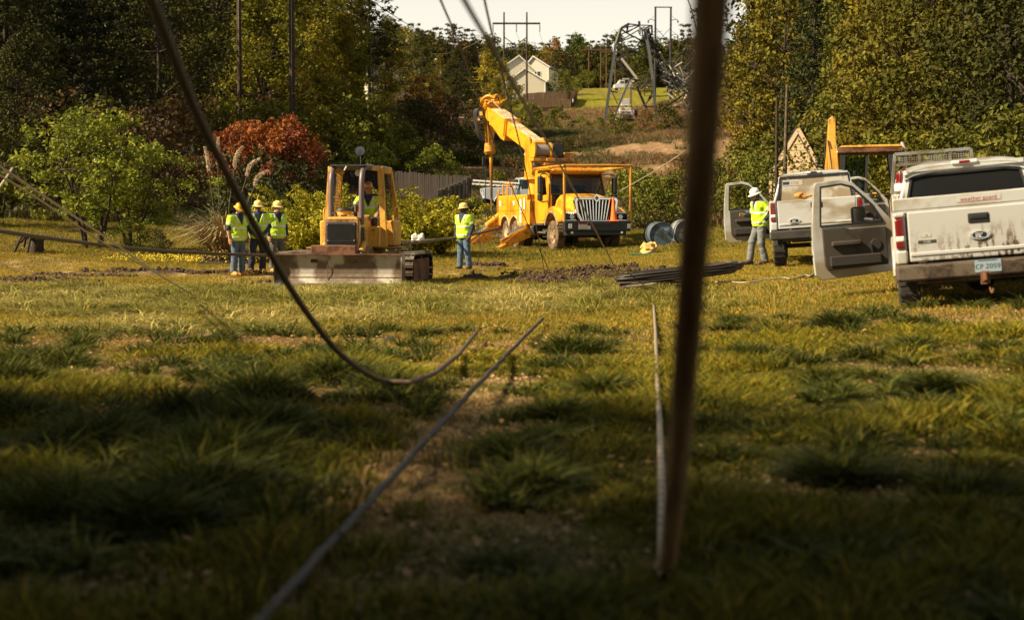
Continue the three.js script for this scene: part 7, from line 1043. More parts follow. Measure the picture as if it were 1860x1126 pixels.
  // hands: palm, four unequal bent fingers and a thumb
  for (const s of ['L', 'R']) {
    const m = s === 'L' ? -1 : 1, w = V(...L['wr' + s]), e = V(...L['el' + s]), d = w.clone().sub(e).normalize(); let pn = (o['palm' + s] ? V(...o['palm' + s]) : V(-m, 0, 0.1)); pn.addScaledVector(d, -pn.dot(d)).normalize(); const sd = d.clone().cross(pn).multiplyScalar(1), thumbSide = V(0, 0, -1).dot(sd) > 0 ? 1 : -1; sd.multiplyScalar(o['flip' + s] ? -thumbSide : thumbSide);   // sd points to the thumb
    const P = (a, b, c) => { const p = w.clone().addScaledVector(d, a).addScaledVector(sd, b).addScaledVector(pn, c); return [p.x, p.y, p.z]; }, cu = o['curl' + s] ?? 0.45, fs = [join([cap(P(-0.02, 0, 0), P(0.03, 0, 0), 0.028, 0.028), cap(P(0.035, 0.025, 0), P(0.085, 0.030, 0), 0.019, 0.014), cap(P(0.035, -0.020, 0), P(0.08, -0.030, 0), 0.019, 0.013), cap(P(0.03, 0, 0), P(0.085, 0, 0), 0.022, 0.014)], 0.02)];
    [[0.030, 0.072, 0.0088], [0.010, 0.080, 0.0090], [-0.010, 0.074, 0.0086], [-0.029, 0.058, 0.0078]].forEach(([b, len, r]) => { let a = 0.085, c = 0, ang = cu * 0.5, p = P(a, b, c); for (const f of [0.42, 0.32, 0.26]) { a += Math.cos(ang) * len * f; c += Math.sin(ang) * len * f; const q = P(a, b * 1.08, c); fs.push(cap(p, q, r, r * 0.9)); p = q; ang += cu * 1.1; } });
    const t0 = P(0.02, 0.028, 0.006), t1 = P(0.055, 0.052, 0.018), t2 = P(0.085, 0.050, 0.030); fs.push(cap(t0, t1, 0.014, 0.011), cap(t1, t2, 0.011, 0.009));
    const c = P(0.07, 0, 0.02); geos.push(meshField(join(fs, 0.007), c.map((v) => v - 0.115), c.map((v) => v + 0.115), 0.0072));
  }
  const g = mergeGeometries(geos.map((q) => q.toNonIndexed())), body = new THREE.Mesh(g, o.skin ?? SKIN.light); body.name = 'body'; t.add(body);
  const put = (name, geo, mat, parent = t) => { const q = new THREE.Mesh(boxUV(geo), mat); q.name = name; q.castShadow = q.receiveShadow = true; parent.add(q); return q; }; body.castShadow = body.receiveShadow = true;
  const wr = (x, y, z, k, a) => (noise3(x * k, y * k * 1.2, z * k) - 0.5) * a, near = (d, x, y, z, k, a) => (Math.abs(d) < 0.05 ? d + wr(x, y, z, k, a) : d);
  // eyes, mouth, hair and glasses
  const inHead = (kit) => kit.geo().applyMatrix4(hm);
  put('eyes', inHead(K().sphere(0.0115, -0.032, 0.004, -0.083).sphere(0.0115, 0.032, 0.004, -0.083)), EYEW, body); put('pupils', inHead(K().sphere(0.006, -0.032, 0.004, -0.091).sphere(0.006, 0.032, 0.004, -0.091)), HAIR, body); put('mouth', inHead(K().rbox(0.04, 0.008, 0.01, 0, -0.062, -0.0935, 0.004)), LIP, body);
  put('hair', meshField((x, y, z) => Math.max(skull(x, y, z) - 0.006, -(z + 0.008 + (y < 0 ? -y * 0.3 : 0)), -(y + 0.075)), [-0.12, -0.12, -0.13], [0.12, 0.16, 0.14], 0.011).applyMatrix4(hm), HAIR);
  if (o.glasses) put('sunglasses', inHead(K().rbox(0.056, 0.034, 0.012, -0.033, 0.006, -0.100, 0.01, 0, 0.15).rbox(0.056, 0.034, 0.012, 0.033, 0.006, -0.100, 0.01, 0, -0.15).box(0.012, 0.008, 0.008, 0, 0.012, -0.102).box(0.006, 0.008, 0.09, -0.071, 0.012, -0.055).box(0.006, 0.008, 0.09, 0.071, 0.012, -0.055)), LENS);
  if (o.beard) put('beard', meshField((x, y, z) => Math.max(skull(x, y, z) - 0.007, y + 0.045, z - 0.01), [-0.1, -0.15, -0.14], [0.1, 0.0, 0.06], 0.009).applyMatrix4(hm), HAIR);
  // hard hat with brim, ridge and band
  const hk = K(); hk.lathe([[0.100, 0], [0.102, 0.025], [0.100, 0.055], [0.09, 0.082], [0.068, 0.103], [0.04, 0.114], [0, 0.118]], 0, 0, 0, 0, 0, 0, 28); { const b = new THREE.RingGeometry(0.094, 0.142, 32, 3).toNonIndexed(), p = b.attributes.position; for (let i = 0; i < p.count; i++) { const x = p.getX(i), z = -p.getY(i), r = Math.hypot(x, z), f = -z / r; const q = r > 0.11 ? 1 + 0.10 * Math.max(0, f) : 1; p.setXYZ(i, x * q, -0.012 * smooth(r, 0.1, 0.142) - 0.012 * Math.max(0, f) * smooth(r, 0.1, 0.142), z * q); } b.computeVertexNormals(); hk.add(b); const c = b.clone(); const pc = c.attributes.position; for (let i = 0; i < pc.count; i++) pc.setY(i, pc.getY(i) - 0.005); hk.add(c); }
  for (const x of [-0.022, 0, 0.022]) { const pts = []; for (let i = 0; i <= 10; i++) { const a = Math.PI * (0.12 + 0.76 * i / 10); pts.push([x, 0.018 + Math.sin(a) * 0.101, Math.cos(a) * 0.1]); } hk.tube(pts, 0.006, 5, 20); } hk.g.forEach((q) => q.scale(1.0, 1.05, 1.14));
  const hat = hk.build('hard_hat', o.hat ?? HATS.yellow, t); hat.position.set(0, 0, 0); hat.geometry.translate(0, 0.042, 0.004).rotateX(-0.08).applyMatrix4(hm); 
  // clothes
  const waist = J.pelvis[1] + 0.07;
  const pelvE = ell(J.pelvis, [0.165, 0.14, 0.115]), pantsF = (x, y, z) => { let d = smin(smin(pelvE(x, y, z, 0.014), lL(x, y, z, 0.022 + 0.016 * smooth(y, 0.55, 0.1)), 0.05), lR(x, y, z, 0.022 + 0.016 * smooth(y, 0.55, 0.1)), 0.03); if (Math.abs(d) < 0.05) d += wr(x, y, z, 17, 0.016) + wr(x, y, z, 40, 0.006); return Math.max(d, y - waist, 0.075 - y); };
  put('trousers', meshField(pantsF, [lo[0], o.pantsLo ?? 0.03, lo[2]], [hi[0], waist + 0.05, hi[2]], 0.015), o.pants ?? JEANS.blue);
  const cut = o.sleeve ?? 0.93, alongArm = (s) => (x, y, z) => { const e = L['el' + s], w = L['wr' + s], d = [w[0] - e[0], w[1] - e[1], w[2] - e[2]], l = Math.hypot(...d); return ((x - e[0]) * d[0] + (y - e[1]) * d[1] + (z - e[2]) * d[2]) / (l * l); }, upArm = (s) => (x, y, z) => { const e = L['sh' + s], w = L['el' + s], d = [w[0] - e[0], w[1] - e[1], w[2] - e[2]], l = Math.hypot(...d); return ((x - e[0]) * d[0] + (y - e[1]) * d[1] + (z - e[2]) * d[2]) / (l * l); };
  const fL = alongArm('L'), fR = alongArm('R'), uL = upArm('L'), uR = upArm('R');
  const slv = (x, y, z, e) => Math.min(Math.max(aL(x, y, z, e), (fL(x, y, z) - cut) * 0.25), Math.max(aR(x, y, z, e), (fR(x, y, z) - cut) * 0.25));
  const shirtF = (x, y, z) => Math.max(near(smin(up(x, y, z, 0.012), slv(x, y, z, 0.014), 0.03), x, y, z, 22, 0.01), y - (J.neck[1] + 0.045), J.pelvis[1] - 0.02 - y);
  put('shirt', meshField(shirtF, [lo[0], J.pelvis[1] - 0.25, lo[2]], [hi[0], J.neck[1] + 0.08, hi[2]], 0.015), o.shirt ?? NAVY);
  const vs = (x, y, z, e) => Math.min(Math.max(aL(x, y, z, e + 0.012), (uL(x, y, z) - 0.74) * 0.27), Math.max(aR(x, y, z, e + 0.012), (uR(x, y, z) - 0.74) * 0.27));
  const hem = J.pelvis[1] - (o.hem ?? 0.09), chestZ = J.chest[2], vneck = (x, y, z) => { const yy = y - (J.neck[1] - 0.26); return z > J.neck[2] - 0.02 ? 9 : (Math.abs(x - J.neck[0]) - Math.max(0, yy) * 0.40) * 0.9; };
  const vestF = (x, y, z, e = 0) => Math.max(near(smin(torso(x, y, z, 0.030 + 0.018 * smooth(y, J.chest[1], hem) + e), vs(x, y, z, 0.018 + e), 0.035), x, y, z, 15, 0.018), y - (J.neck[1] + 0.0), hem - y, -vneck(x, y, z));
  const vest = put('hi_vis_vest', meshField((x, y, z) => vestF(x, y, z), [lo[0], hem - 0.05, lo[2]], [hi[0], J.neck[1] + 0.05, hi[2]], 0.0145), o.vest ?? HIVIS);
  const band = (h) => Math.abs(h) - 0.026, strap = (x) => Math.abs(Math.abs(x - J.chest[0]) - 0.115) - 0.024;
  const tapeF = (x, y, z) => Math.max(vestF(x, y, z, 0.004), -vestF(x, y, z, -0.012), Math.min(band(y - (hem + 0.085)), band(y - (hem + 0.31)), Math.max(strap(x), J.chest[1] - 0.03 - y), Math.abs(Math.min(Math.abs(uL(x, y, z) - 0.56) + (x < J.neck[0] ? 0 : 9), Math.abs(uR(x, y, z) - 0.56) + (x > J.neck[0] ? 0 : 9))) * 0.27 - 0.022 + (Math.min(aL(x, y, z), aR(x, y, z)) > 0.06 ? 9 : 0)));
  put('reflective_tape', meshField(tapeF, [lo[0], hem - 0.05, lo[2]], [hi[0], J.neck[1] + 0.05, hi[2]], 0.011), TAPE, vest);
  for (const s of ['L', 'R']) { const a = L['an' + s], to = L['toe' + s], heel = [a[0] - (to[0] - a[0]) * 0.3, to[1], a[2] - (to[2] - a[2]) * 0.32]; const bf = join([cap([a[0], a[1] + 0.10, a[2]], a, 0.055, 0.056), cap(heel, to, 0.044, 0.048), cap(a, [(a[0] + to[0]) / 2, to[1] + 0.02, (a[2] + to[2]) / 2], 0.055, 0.05)], 0.03), y0 = to[1] - 0.048; put('boot', meshField((x, y, z) => Math.max(bf(x, y, z), y0 - y), [Math.min(a[0], to[0]) - 0.12, y0 - 0.03, Math.min(a[2], to[2]) - 0.12], [Math.max(a[0], to[0]) + 0.12, a[1] + 0.2, Math.max(a[2], heel[2]) + 0.14], 0.013), o.boots ?? BOOT.tan); }
  return t;
}
const stand = (u, d) => gp(xAt(u, d), -d, 0);
person('worker in yellow hard hat looking down, nearest the pampas grass, leftmost of three', stand(431, 35), Math.PI + 0.85, { headPitch: -0.35, headYaw: 0.1, j: { head: [0, 1.635, -0.07], wrR: [0.27, 0.90, -0.02], elR: [0.27, 1.16, 0.03], knL: [-0.10, 0.5, -0.03] }, pants: JEANS.blue, skin: SKIN.light, beard: true, sleeve: 0.15 });
person('worker with both hands held low, middle one of three beside the pampas grass', stand(468, 35.4), Math.PI + 0.3, { headYaw: 0.15, j: { elR: [0.28, 1.15, 0.02], wrR: [0.14, 0.96, -0.20], elL: [-0.28, 1.15, 0.02], wrL: [-0.10, 0.95, -0.22], anL: [-0.10, 0.1, 0.03], anR: [0.20, 0.10, -0.02], knR: [0.15, 0.5, -0.04] }, pants: JEANS.dark, skin: SKIN.dark, hat: HATS.cream, palmR: [-1, 0.2, 0], palmL: [1, 0.2, 0] });
person('worker standing straight, rightmost of three, next to the plastic jug', stand(502, 36), Math.PI + 0.65, { headYaw: 0.2, j: { elR: [0.26, 1.16, 0.03] }, pants: JEANS.grey, skin: SKIN.light, hat: HATS.cream });
person('lone worker with sunglasses standing between the bulldozer and the boom truck, looking left', stand(843, 38.2), Math.PI - 0.65, { headYaw: -0.75, glasses: true, pants: JEANS.blue, skin: SKIN.dark, hat: HATS.cream, boots: BOOT.brown, j: { wrL: [-0.24, 0.9, -0.08], anR: [0.14, 0.10, -0.02], anL: [-0.13, 0.10, 0.06] } });
person('worker in white hard hat with a hand on his hip beside the open pickup door', stand(1381, 33.0), Math.PI / 2 + 0.30, { headPitch: -0.25, hat: HATS.white, pants: JEANS.worn, skin: SKIN.tan, boots: BOOT.brown, j: { pelvis: [0, 0.95, 0.02], chest: [0, 1.29, -0.03], neck: [0, 1.47, -0.07], head: [0, 1.615, -0.13], shL: [-0.185, 1.41, -0.05], shR: [0.185, 1.41, -0.03], elL: [-0.36, 1.20, 0.14], wrL: [-0.20, 1.04, 0.0], elR: [0.26, 1.15, -0.06], wrR: [0.20, 1.16, -0.32], anR: [0.10, 0.12, -0.20], knR: [0.11, 0.53, -0.14], anL: [-0.13, 0.10, 0.08] }, palmL: [1, 0, 0], palmR: [-1, 0, 0], hem: 0.06 });
{ // the operator sits on the bulldozer's seat
  const p = V(-0.20, 0.60, 0.50).multiplyScalar(DOZER.scale.x).applyEuler(DOZER.rotation).add(DOZER.position);
  const q = person('operator in an orange hard hat seated inside the bulldozer cab', p, DOZER.rotation.y + 0.1, { pantsLo: -0.1, hat: HATS.orange, skin: SKIN.tan, pants: JEANS.dark, hem: 0.02, j: { pelvis: [0, 0.92, 0.08], chest: [0, 1.28, 0.08], neck: [0, 1.47, 0.04], head: [0, 1.62, 0.0], hipL: [-0.1, 0.90, 0.0], hipR: [0.1, 0.90, 0.0], knL: [-0.16, 0.92, -0.40], knR: [0.16, 0.92, -0.40], anL: [-0.15, 0.56, -0.48], anR: [0.15, 0.56, -0.48], toeL: [-0.16, 0.50, -0.66], toeR: [0.16, 0.50, -0.66], shL: [-0.185, 1.41, 0.06], shR: [0.185, 1.41, 0.06], elL: [-0.32, 1.18, -0.06], wrL: [-0.24, 1.08, -0.26], elR: [0.32, 1.18, -0.06], wrR: [0.24, 1.10, -0.30] }, palmL: [0.2, -1, 0], palmR: [-0.2, -1, 0] });
}
person('tiny distant person in a hi-vis vest at the right foot of the bent tower', gp(xAt(1186, 193), -193), Math.PI + 0.3, { pants: JEANS.dark, hat: HATS.white });

// ------------------------------------------------------------------ cables and wires
function cablePath(name, label, cat, pts, r, mat, o = {}) {   // pts: [column, row, distance] or [column, row] on the ground
  { const q = []; pts.forEach((p, i) => { q.push(p); const n = pts[i + 1]; if (n && p.length === 2 && n.length === 2) for (let k = 1; k < 7; k++) q.push([lerp(p[0], n[0], k / 7), lerp(p[1], n[1], k / 7)]); }); pts = q; }
  const P = pts.map((p) => { if (p.length === 2 && o.plane) { const k = at(p[0], p[1], 1), t = (EYE - o.plane) / (EYE - k.y); return V(k.x * t, o.plane, -t); } if (p.length === 3) return at(...p); let d = EYE * FPX / Math.max(20, p[1] - 400); for (let i = 0; i < 8; i++) { const q = at(p[0], p[1], d); d = clamp(d * (EYE - (H(q.x, q.z) + r * 0.8)) / Math.max(0.05, EYE - q.y), 2, 90); } const q = at(p[0], p[1], d); q.y = H(q.x, q.z) + r * 0.8 + (o.lift ?? 0.05); return q; });
  for (let it = 0; it < 9; it++) { const y = P.map((p) => p.y); for (let i = 1; i + 1 < P.length; i++) if (!o.plane && pts[i - 1].length === 2 && pts[i].length === 2 && pts[i + 1].length === 2) P[i].y = (y[i - 1] + y[i] * 1.2 + y[i + 1]) / 3.2; }
  if (o.straight) { const A = P[0].clone(), B = P[P.length - 1].clone(), n = P.length - 1, rr = rng(5); for (let i = 1; i < n; i++) { const t = i / n; P[i].lerpVectors(A, B, t); P[i].y += 0.03 * Math.sin(Math.PI * t); P[i].x += (rr() - 0.5) * 0.012; P[i].y = Math.max(P[i].y, H(P[i].x, P[i].z) + r * 0.6); } }
  const c = new THREE.CatmullRomCurve3(P, false, 'centripetal'), g = new THREE.TubeGeometry(c, o.n ?? Math.max(40, P.length * 14), r, o.seg ?? 10, false); g.translate(-P[0].x, -P[0].y, -P[0].z);
  if (o.strand) { const p = g.attributes.position, uv = g.attributes.uv, L = c.getLength(); for (let i = 0; i < uv.count; i++) uv.setXY(i, uv.getX(i) * L * 6, uv.getY(i)); }
  const m = new THREE.Mesh(g, mat); m.name = numbered(name); m.position.copy(P[0]); m.castShadow = m.receiveShadow = true; scene.add(m); return tag(m, label, cat, o.group);
}
const strandTex = dataTex(128, (u, v) => { const s = 0.5 + 0.5 * Math.sin((u * 2 + v * 3) * 6.283 * 3), k = 0.55 + 0.45 * s; return [k, k, k]; }, false);
const strandMat = S(C(0.05, 0.036, 0.024), 0.7, { metalness: 0, bumpMap: strandTex, bumpScale: 0.003, map: T.grime }), strandDark = S(C(0.085, 0.05, 0.03), 0.6, { bumpMap: strandTex, bumpScale: 0.003 }), strandPale = S(C(0.40, 0.335, 0.245), 0.55, { metalness: 0.2, bumpMap: strandTex, bumpScale: 0.003, map: T.grime });
cablePath('hanging_cable', 'thick blurred cable hanging from top left and curling onto the near grass', 'cable', [[215, -140, 4.0], [275, 0, 4.7], [312, 95, 5.2], [352, 195, 5.8], [398, 290, 6.5], [440, 368, 7.2], [480, 442, 7.8], [520, 512, 8.5], [562, 575, 9.2], [612, 637, 9.9], [660, 675, 10.5], [705, 693], [748, 694], [790, 678], [832, 645], [866, 603]], 0.021, strandDark, { strand: 1, n: 260, plane: 0.12 });
cablePath('ground_cable', 'straight thick cable lying on the grass from bottom centre towards the machines', 'cable', [[400, 1255], [460, 1188], [530, 1105], [640, 985], [740, 868], [830, 760], [900, 672], [950, 622], [986, 590]], 0.019, strandMat, { strand: 1, n: 260, lift: 0.08, straight: 1 });
cablePath('ground_cable', 'pale cable lying on the grass that meets the foot of the dark cable', 'cable', [[1187, 543], [1191, 600], [1194, 680], [1199, 780], [1202, 880], [1203, 980], [1206, 1050]], 0.019, strandPale, { strand: 1, n: 220, plane: 0.11 });
cablePath('leaning_cable', 'very blurred dark brown cable rising from the grass past the camera on the right', 'cable', [[1204, 1052], [1212, 1020, 5.0], [1228, 880, 4.25], [1243, 700, 3.55], [1258, 500, 3.05], [1273, 300, 2.7], [1287, 90, 2.42], [1299, -110, 2.2]], 0.032, S(C(0.28, 0.17, 0.085), 0.6, { map: T.grime }), { n: 120, seg: 16 });
const wire = (label, pts, r, mat = M.cable, o) => cablePath('stay_wire', label, 'wire', pts, r, mat, { seg: 6, n: 80, ...o });
wire('thin wire falling from the top left of the sky to the turned earth', [[788, -30, 9], [800, 0, 10], [836, 85, 13], [880, 210, 18], [940, 365, 25], [1000, 497, 31.5]], 0.009, M.cable);
wire('blurred wire falling steeply across the H-frame pole to the coiled cables', [[825, -35, 4.6], [843, 0, 5], [893, 85, 6.2], [952, 187, 8.5], [1040, 340, 16], [1128, 507, 30]], 0.010, S(C(0.22, 0.15, 0.09), 0.7));
wire('thin wire falling left of the H-frame pole to the earth heap', [[874, -30, 9], [880, 0, 10], [897, 75, 12], [922, 175, 15], [955, 310, 21], [990, 498, 31]], 0.009, M.cable);
wire('thin wire in the sky left of the dark cable', [[1240, -20, 26], [1250, 0, 26], [1268, 62, 25], [1284, 108, 24]], 0.013, M.cableBlack);
wire('pale wire running from the guard frame up to the right', [[1126, 347, 49], [1165, 325, 45], [1210, 298, 41], [1262, 262, 37]], 0.016, M.cablePale);
wire('upper strand of the guy wire slanting down across the left shrubs', [[-60, 262, 13.2], [0, 303, 14], [90, 364, 16], [200, 437, 19], [290, 500, 22], [362, 548]], 0.0125, M.cablePale);
wire('lower strand of the guy wire slanting down across the left shrubs', [[-60, 285, 13.3], [0, 319, 14.1], [90, 376, 16.1], [160, 424, 17.9], [240, 472, 20.4], [300, 506, 22.3]], 0.0105, M.cablePale);
wire('short twisted wire end on the guy wire at the left edge', [[-8, 348, 14.05], [8, 326, 14.1], [22, 305, 14.2]], 0.011, M.cablePale);
wire('thin wire on the grass at the far left below the guy wire', [[-30, 484], [60, 506], [130, 527], [192, 541]], 0.008, M.cable, { lift: 0.12 });
wire('lowest thin wire on the grass at the left edge', [[-30, 510], [30, 528], [78, 546]], 0.008, M.cable, { lift: 0.1 });
wire('wire on the grass from the coiled cables to the open pickup door', [[1300, 516], [1360, 519], [1425, 513], [1490, 500]], 0.014, M.cablePale, { lift: 0.04 });
wire('short branch of wire beside the open pickup door', [[1440, 513], [1470, 505], [1494, 498]], 0.010, M.cableBlack, { lift: 0.05 });
wire('thin power line in the sky above the slate roof', [[640, -25, 130], [685, 8, 140], [750, 50, 155], [820, 88, 175]], 0.04, M.galvDark);
wire('faint power line from the sky to the left end of the crossarm', [[660, 48, 160], [720, 80, 190], [800, 98, 235], [855, 82, 270], [895, 60, 285.5]], 0.03, M.galvPale);
wire('conductor drooping from the left insulator of the H-frame', [[895, 60, 286.5], [905, 78, 292], [918, 95, 300]], 0.03, M.galvPale);
wire('conductor drooping from the right insulator of the H-frame', [[980, 60, 286.5], [986, 78, 292], [994, 95, 300]], 0.03, M.galvPale);
wire('conductor drooping from the middle insulator of the H-frame', [[938, 60, 286.5], [946, 78, 292], [958, 95, 300]], 0.03, M.galvPale);
cablePath('tow_cable', 'thick dark cable stretched from the left edge past the three workers to the bulldozer blade', 'cable', [[-60, 410, 20], [0, 420, 21], [120, 437, 23.3], [250, 452, 26], [400, 461, 29], [500, 463, 30.6], [572, 458, 31.4]], 0.033, strandDark, { strand: 1, n: 120 });
cablePath('winch_cable', 'dark cable from the rear of the bulldozer towards the boom truck', 'cable', [[728, 444, 33.6], [790, 436, 36.5], [850, 428, 40], [905, 415, 45]], 0.035, strandDark, { strand: 1 });
wire('pale rope beside the winch cable behind the bulldozer', [[728, 437, 33.6], [760, 437, 35], [800, 434, 37]], 0.016, M.cablePale);
{ const k = K(), r = rng(44); for (let i = 0; i < 9; i++) k.rbox(0.10 + r() * 0.1, 0.06 + r() * 0.05, 0.08 + r() * 0.06, (r() - 0.5) * 0.26, (r() - 0.5) * 0.12, (r() - 0.5) * 0.1, 0.025, r() * 3, r() * 3, r() * 3); const m = k.build('white_rag', M.trim); m.position.copy(at(758, 433, 35)); tag(m, 'white rag knotted on the cable behind the bulldozer', 'rag'); }
{ // coil of heavy cable
  const d = 25.6, c0 = at(1235, 505, d), o = thing('cable_coil', 'long flattened coil of heavy black cable on the grass behind the dark leaning cable', 'cable coil', gp(c0.x, -d), 0.12), r = rng(19);
  for (let i = 0; i < 17; i++) {
    const pts = [], y = 0.03 + (i % 6) * 0.024, L = 1.02 + r() * 0.16, w = 0.16 + r() * 0.18, off = (r() - 0.5) * 0.14; for (let k = 0; k < 20; k++) { const a = k / 20 * 6.283, cx = Math.cos(a), sx = Math.sin(a), x = Math.sign(cx) * Math.pow(Math.abs(cx), 0.55) * L + off; pts.push([x, y + 0.02 + (x + 1.1) * (0.11 + 0.03 * r() * 0.2) + (i > 9 ? 0.05 : 0), sx * w]); }
    K().tube(pts, 0.021, 7, 70, true).build('cable_loop', i % 4 === 0 ? strandDark : M.cableBlack, o);
  }
  for (let i = 0; i < 8; i++) K().tube([[0.1 - i * 0.05, 0.12, 0.2 - i * 0.03], [-0.5, 0.10, 0.24 + r() * 0.1], [-0.9 - r() * 0.3, 0.03, 0.1 + r() * 0.4]], 0.018, 6).cyl([-0.88 - i * 0.02, 0.04, 0.12 + i * 0.05], [-1.02 - i * 0.02, 0.02, 0.16 + i * 0.05], 0.012).build('cable_end', i % 2 ? strandPale : M.cableBlack, o);
}
// ------------------------------------------------------------------ barrels and small things
for (const [u, d, c, w, rr] of [[1197, 49.6, C(0.085, 0.12, 0.15), 'dark blue grey barrel lying on its side right of the boom truck', 0.44], [1243, 50.6, C(0.24, 0.27, 0.28), 'paler grey barrel lying on its side next to the dark leaning cable', 0.46]]) {
  const o = thing('barrel', w, 'barrel', gp(xAt(u, d), -d, rr - 0.03), 0.12), m = S(c, 0.55, { map: rep(T.grime, 1) });
  K().lathe([[0, 0.50], [rr * 0.86, 0.50], [rr * 0.93, 0.48], [rr * 0.97, 0.53], [rr, 0.5], [rr, 0.2], [rr * 1.03, 0.17], [rr, 0.14], [rr, -0.14], [rr * 1.03, -0.17], [rr, -0.2], [rr, -0.5], [0, -0.5]], 0, 0, 0, Math.PI / 2, 0, 0, 32).build('drum', m, o); K().cyl([rr * 0.55, 0.05, 0.49], [rr * 0.55, 0.05, 0.53], 0.05, 0.05, 12).build('bung', M.black, o); K().box(0.16, 0.1, 0.005, rr * 0.4, rr * 0.45, 0.503).build('sticker', S(C(0.2, 0.3, 0.42), 0.6), o);
}
{ const k = K(), r = rng(8); for (let i = 0; i < 14; i++) k.rbox(0.22 + r() * 0.2, 0.10 + r() * 0.08, 0.2 + r() * 0.15, (r() - 0.5) * 0.3, 0.08 + r() * 0.16, (r() - 0.5) * 0.25, 0.045, r() * 0.8, r() * 3, r() * 0.8); k.rbox(0.2, 0.16, 0.16, 0.02, 0.30, 0, 0.06, 0.5, 0.4, 0.3); const m = k.build('yellow_bundle', S(C(0.72, 0.46, 0.14), 0.7, { map: rep(T.cloth, 3) })); m.position.set(...gp(xAt(1181, 44), -44)); tag(m, 'crumpled yellow bundle lying on the grass in front of the barrels', 'bundle'); }
{ const m = K().cyl([-0.55, 0.04, 0], [0.5, 0.05, 0.05], 0.03, 0.03, 8).build('green_tube', S(C(0.02, 0.14, 0.08), 0.5)); m.position.set(...gp(xAt(1178, 43), -43)); tag(m, 'dark green tube on the grass beside the yellow bundle', 'tube'); }
{ const o = thing('plastic_jug', 'white plastic jug on the grass beside the third worker', 'jug', gp(xAt(526, 38.2), -38.2, 0.34)), w = Ph(C(0.72, 0.78, 0.68), 0.4, { transmission: 0.2, thickness: 0 }); K().lathe([[0, 0], [0.10, 0], [0.115, 0.03], [0.115, 0.2], [0.085, 0.27], [0.03, 0.31], [0.03, 0.34], [0, 0.34]], 0, 0, 0, 0, 0, 1.2, 18).build('body', w, o); K().tube([[-0.12, 0.02, 0.1], [-0.2, 0.06, 0.12], [-0.22, -0.06, 0.12], [-0.1, -0.09, 0.1]], 0.016, 6).build('handle', w, o); o.position.y -= 0.22; }
{ const m = K().box(0.05, 0.7, 0.02, 0, 0.3, 0, 0, 0, 0.14).build('wooden_stake', M.barkPale); m.position.set(...gp(xAt(872, 51), -51)); tag(m, 'pale wooden stake in the grass in front of the rear outrigger', 'stake'); }
{ const o = thing('tree_stump', 'dark uprooted stump with roots at the left edge below the shrubs', 'stump', gp(xAt(62, 44), -44)), r = rng(3), k = K(); k.cyl([0, 0, 0], [0.1, 0.55, 0], 0.24, 0.18, 9); for (let i = 0; i < 12; i++) { const a = r() * 6.28; k.tube([[0, 0.3, 0], [Math.cos(a) * 0.35, 0.35 + r() * 0.25, Math.sin(a) * 0.3], [Math.cos(a) * (0.5 + r() * 0.4), r() * 0.5, Math.sin(a) * 0.6]], 0.04, 5); } k.build('wood', M.bark, o); }
{ const o = K().rbox(0.62, 0.035, 0.12, 0, 0.03, 0, 0.01, 0.1, 0.25, 0.10).build('wooden_board', S(C(0.42, 0.24, 0.14), 0.8, { map: rep(T.wood, 2) })); o.position.set(...gp(xAt(333, 16.3), -16.3)); tag(o, 'pale broken board on the red brown litter at left', 'board'); }
{ const o = K().add(new THREE.IcosahedronGeometry(0.075, 1), 0, 0.04, 0).build('dark_stone', S(C(0.03, 0.02, 0.016), 0.9)); o.scale.set(1.1, 0.75, 1); o.position.set(...gp(xAt(706, 16.3), -16.3)); tag(o, 'small dark stone on the grass left of the cable end', 'stone'); }
// loose earth, litter and small flowers: nobody could count them
function strew(name, label, geo, mat, n, place, seed, flat) { const r = rng(seed), im = new THREE.InstancedMesh(geo, mat, n), m = new THREE.Matrix4(), q = new THREE.Quaternion(), e = new THREE.Euler(); let c = 0; for (let i = 0; i < n * 6 && c < n; i++) { const p = place(r); if (!p) continue; e.set(flat ? (r() - 0.5) * 0.7 : r() * 6, r() * 6, flat ? (r() - 0.5) * 0.7 : r() * 6); m.compose(V(p.x, H(p.x, p.z) + (p.y ?? 0), p.z), q.setFromEuler(e), V(p.s, p.s * (p.f ?? 1), p.s)); im.setMatrixAt(c, m); im.setColorAt(c, C(...p.c)); c++; } im.count = c; im.name = numbered(name); im.castShadow = im.receiveShadow = true; tag(im, label, name.replace('_', ' '), null, 'stuff'); scene.add(im); }
const clodG = (() => { const g = new THREE.IcosahedronGeometry(1, 1), p = g.attributes.position; for (let i = 0; i < p.count; i++) { const k = 0.7 + 0.6 * noise3(p.getX(i) * 2 + 5, p.getY(i) * 2, p.getZ(i) * 2); p.setXYZ(i, p.getX(i) * k, p.getY(i) * k, p.getZ(i) * k); } g.computeVertexNormals(); return g; })();
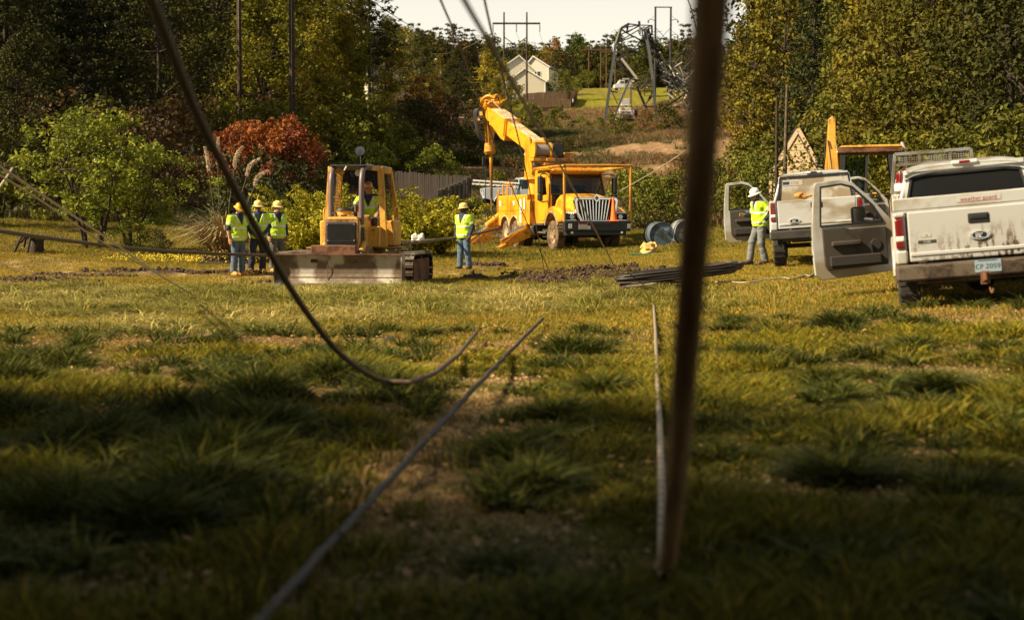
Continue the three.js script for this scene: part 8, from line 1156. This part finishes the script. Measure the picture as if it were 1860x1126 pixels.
strew('loose_earth', 'dark clods of turned earth on the heaps', clodG, S(C(1, 1, 1), 1), 6500, (r) => { const h = HEAPS[Math.floor(r() * HEAPS.length)], x = h[0] + (r() * 2 - 1) * h[2] * 1.15, z = h[1] + (r() * 2 - 1) * h[3] * 1.3; if (heapAt(x, z)[0] < r() * 0.7) return null; const k = 0.7 + r() * 0.6; return { x, z, s: 0.008 + 0.055 * Math.pow(r(), 3), f: 0.7, c: [0.062 * k, 0.036 * k, 0.022 * k] }; }, 401);
strew('red_litter', 'red brown wood chips and clay crumbs on the bare patch at left', clodG, S(C(1, 1, 1), 1), 1500, (r) => { const x = -4.1 + (r() + r() - 1) * 2.2, z = -16.2 + (r() + r() - 1) * 0.8; const k = 0.6 + r() * 0.9; return { x, z, s: 0.008 + 0.03 * r() * r(), f: 0.5, c: [0.21 * k, 0.085 * k, 0.04 * k] }; }, 402);
const leafG = (() => { const lv = new Leaves(5); lv.p.push(-0.5, 0, 0, 0, 0.08, -0.25, 0.5, 0, 0, -0.5, 0, 0, 0.5, 0, 0, 0, 0.08, 0.25); for (let i = 0; i < 6; i++) lv.c.push(1, 1, 1); return lv.geo(); })();
strew('leaf_litter', 'dry fallen leaves scattered over the near ground', leafG, new THREE.MeshStandardMaterial({ roughness: 0.9 }), 5200, (r) => { const d = Math.sqrt(lerp(12, 330, r())), x = (r() * 2 - 1) * (0.42 * d + 0.3), z = -d; if (r() > 0.15 + bareness(x, z)) return null; const k = 0.6 + r() * 0.9, t = r(); return { x, z, y: 0.02 + r() * 0.04, s: 0.03 + r() * 0.045, c: [lerp(0.20, 0.36, t) * k, lerp(0.105, 0.22, t) * k, lerp(0.05, 0.11, t) * k] }; }, 403, true);
strew('yellow_flowers', 'small yellow flowers in the grass below the pampas grass', clodG, S(C(1, 1, 1), 0.8), 900, (r) => { const x = -9.3 + (r() + r() - 1) * 3, z = -42.5 + (r() + r() - 1) * 1.8; return { x, z, y: 0.10 + r() * 0.12, s: 0.016 + r() * 0.014, f: 0.6, c: [0.55, 0.42, 0.02] }; }, 404);

renderer.render(scene, camera);
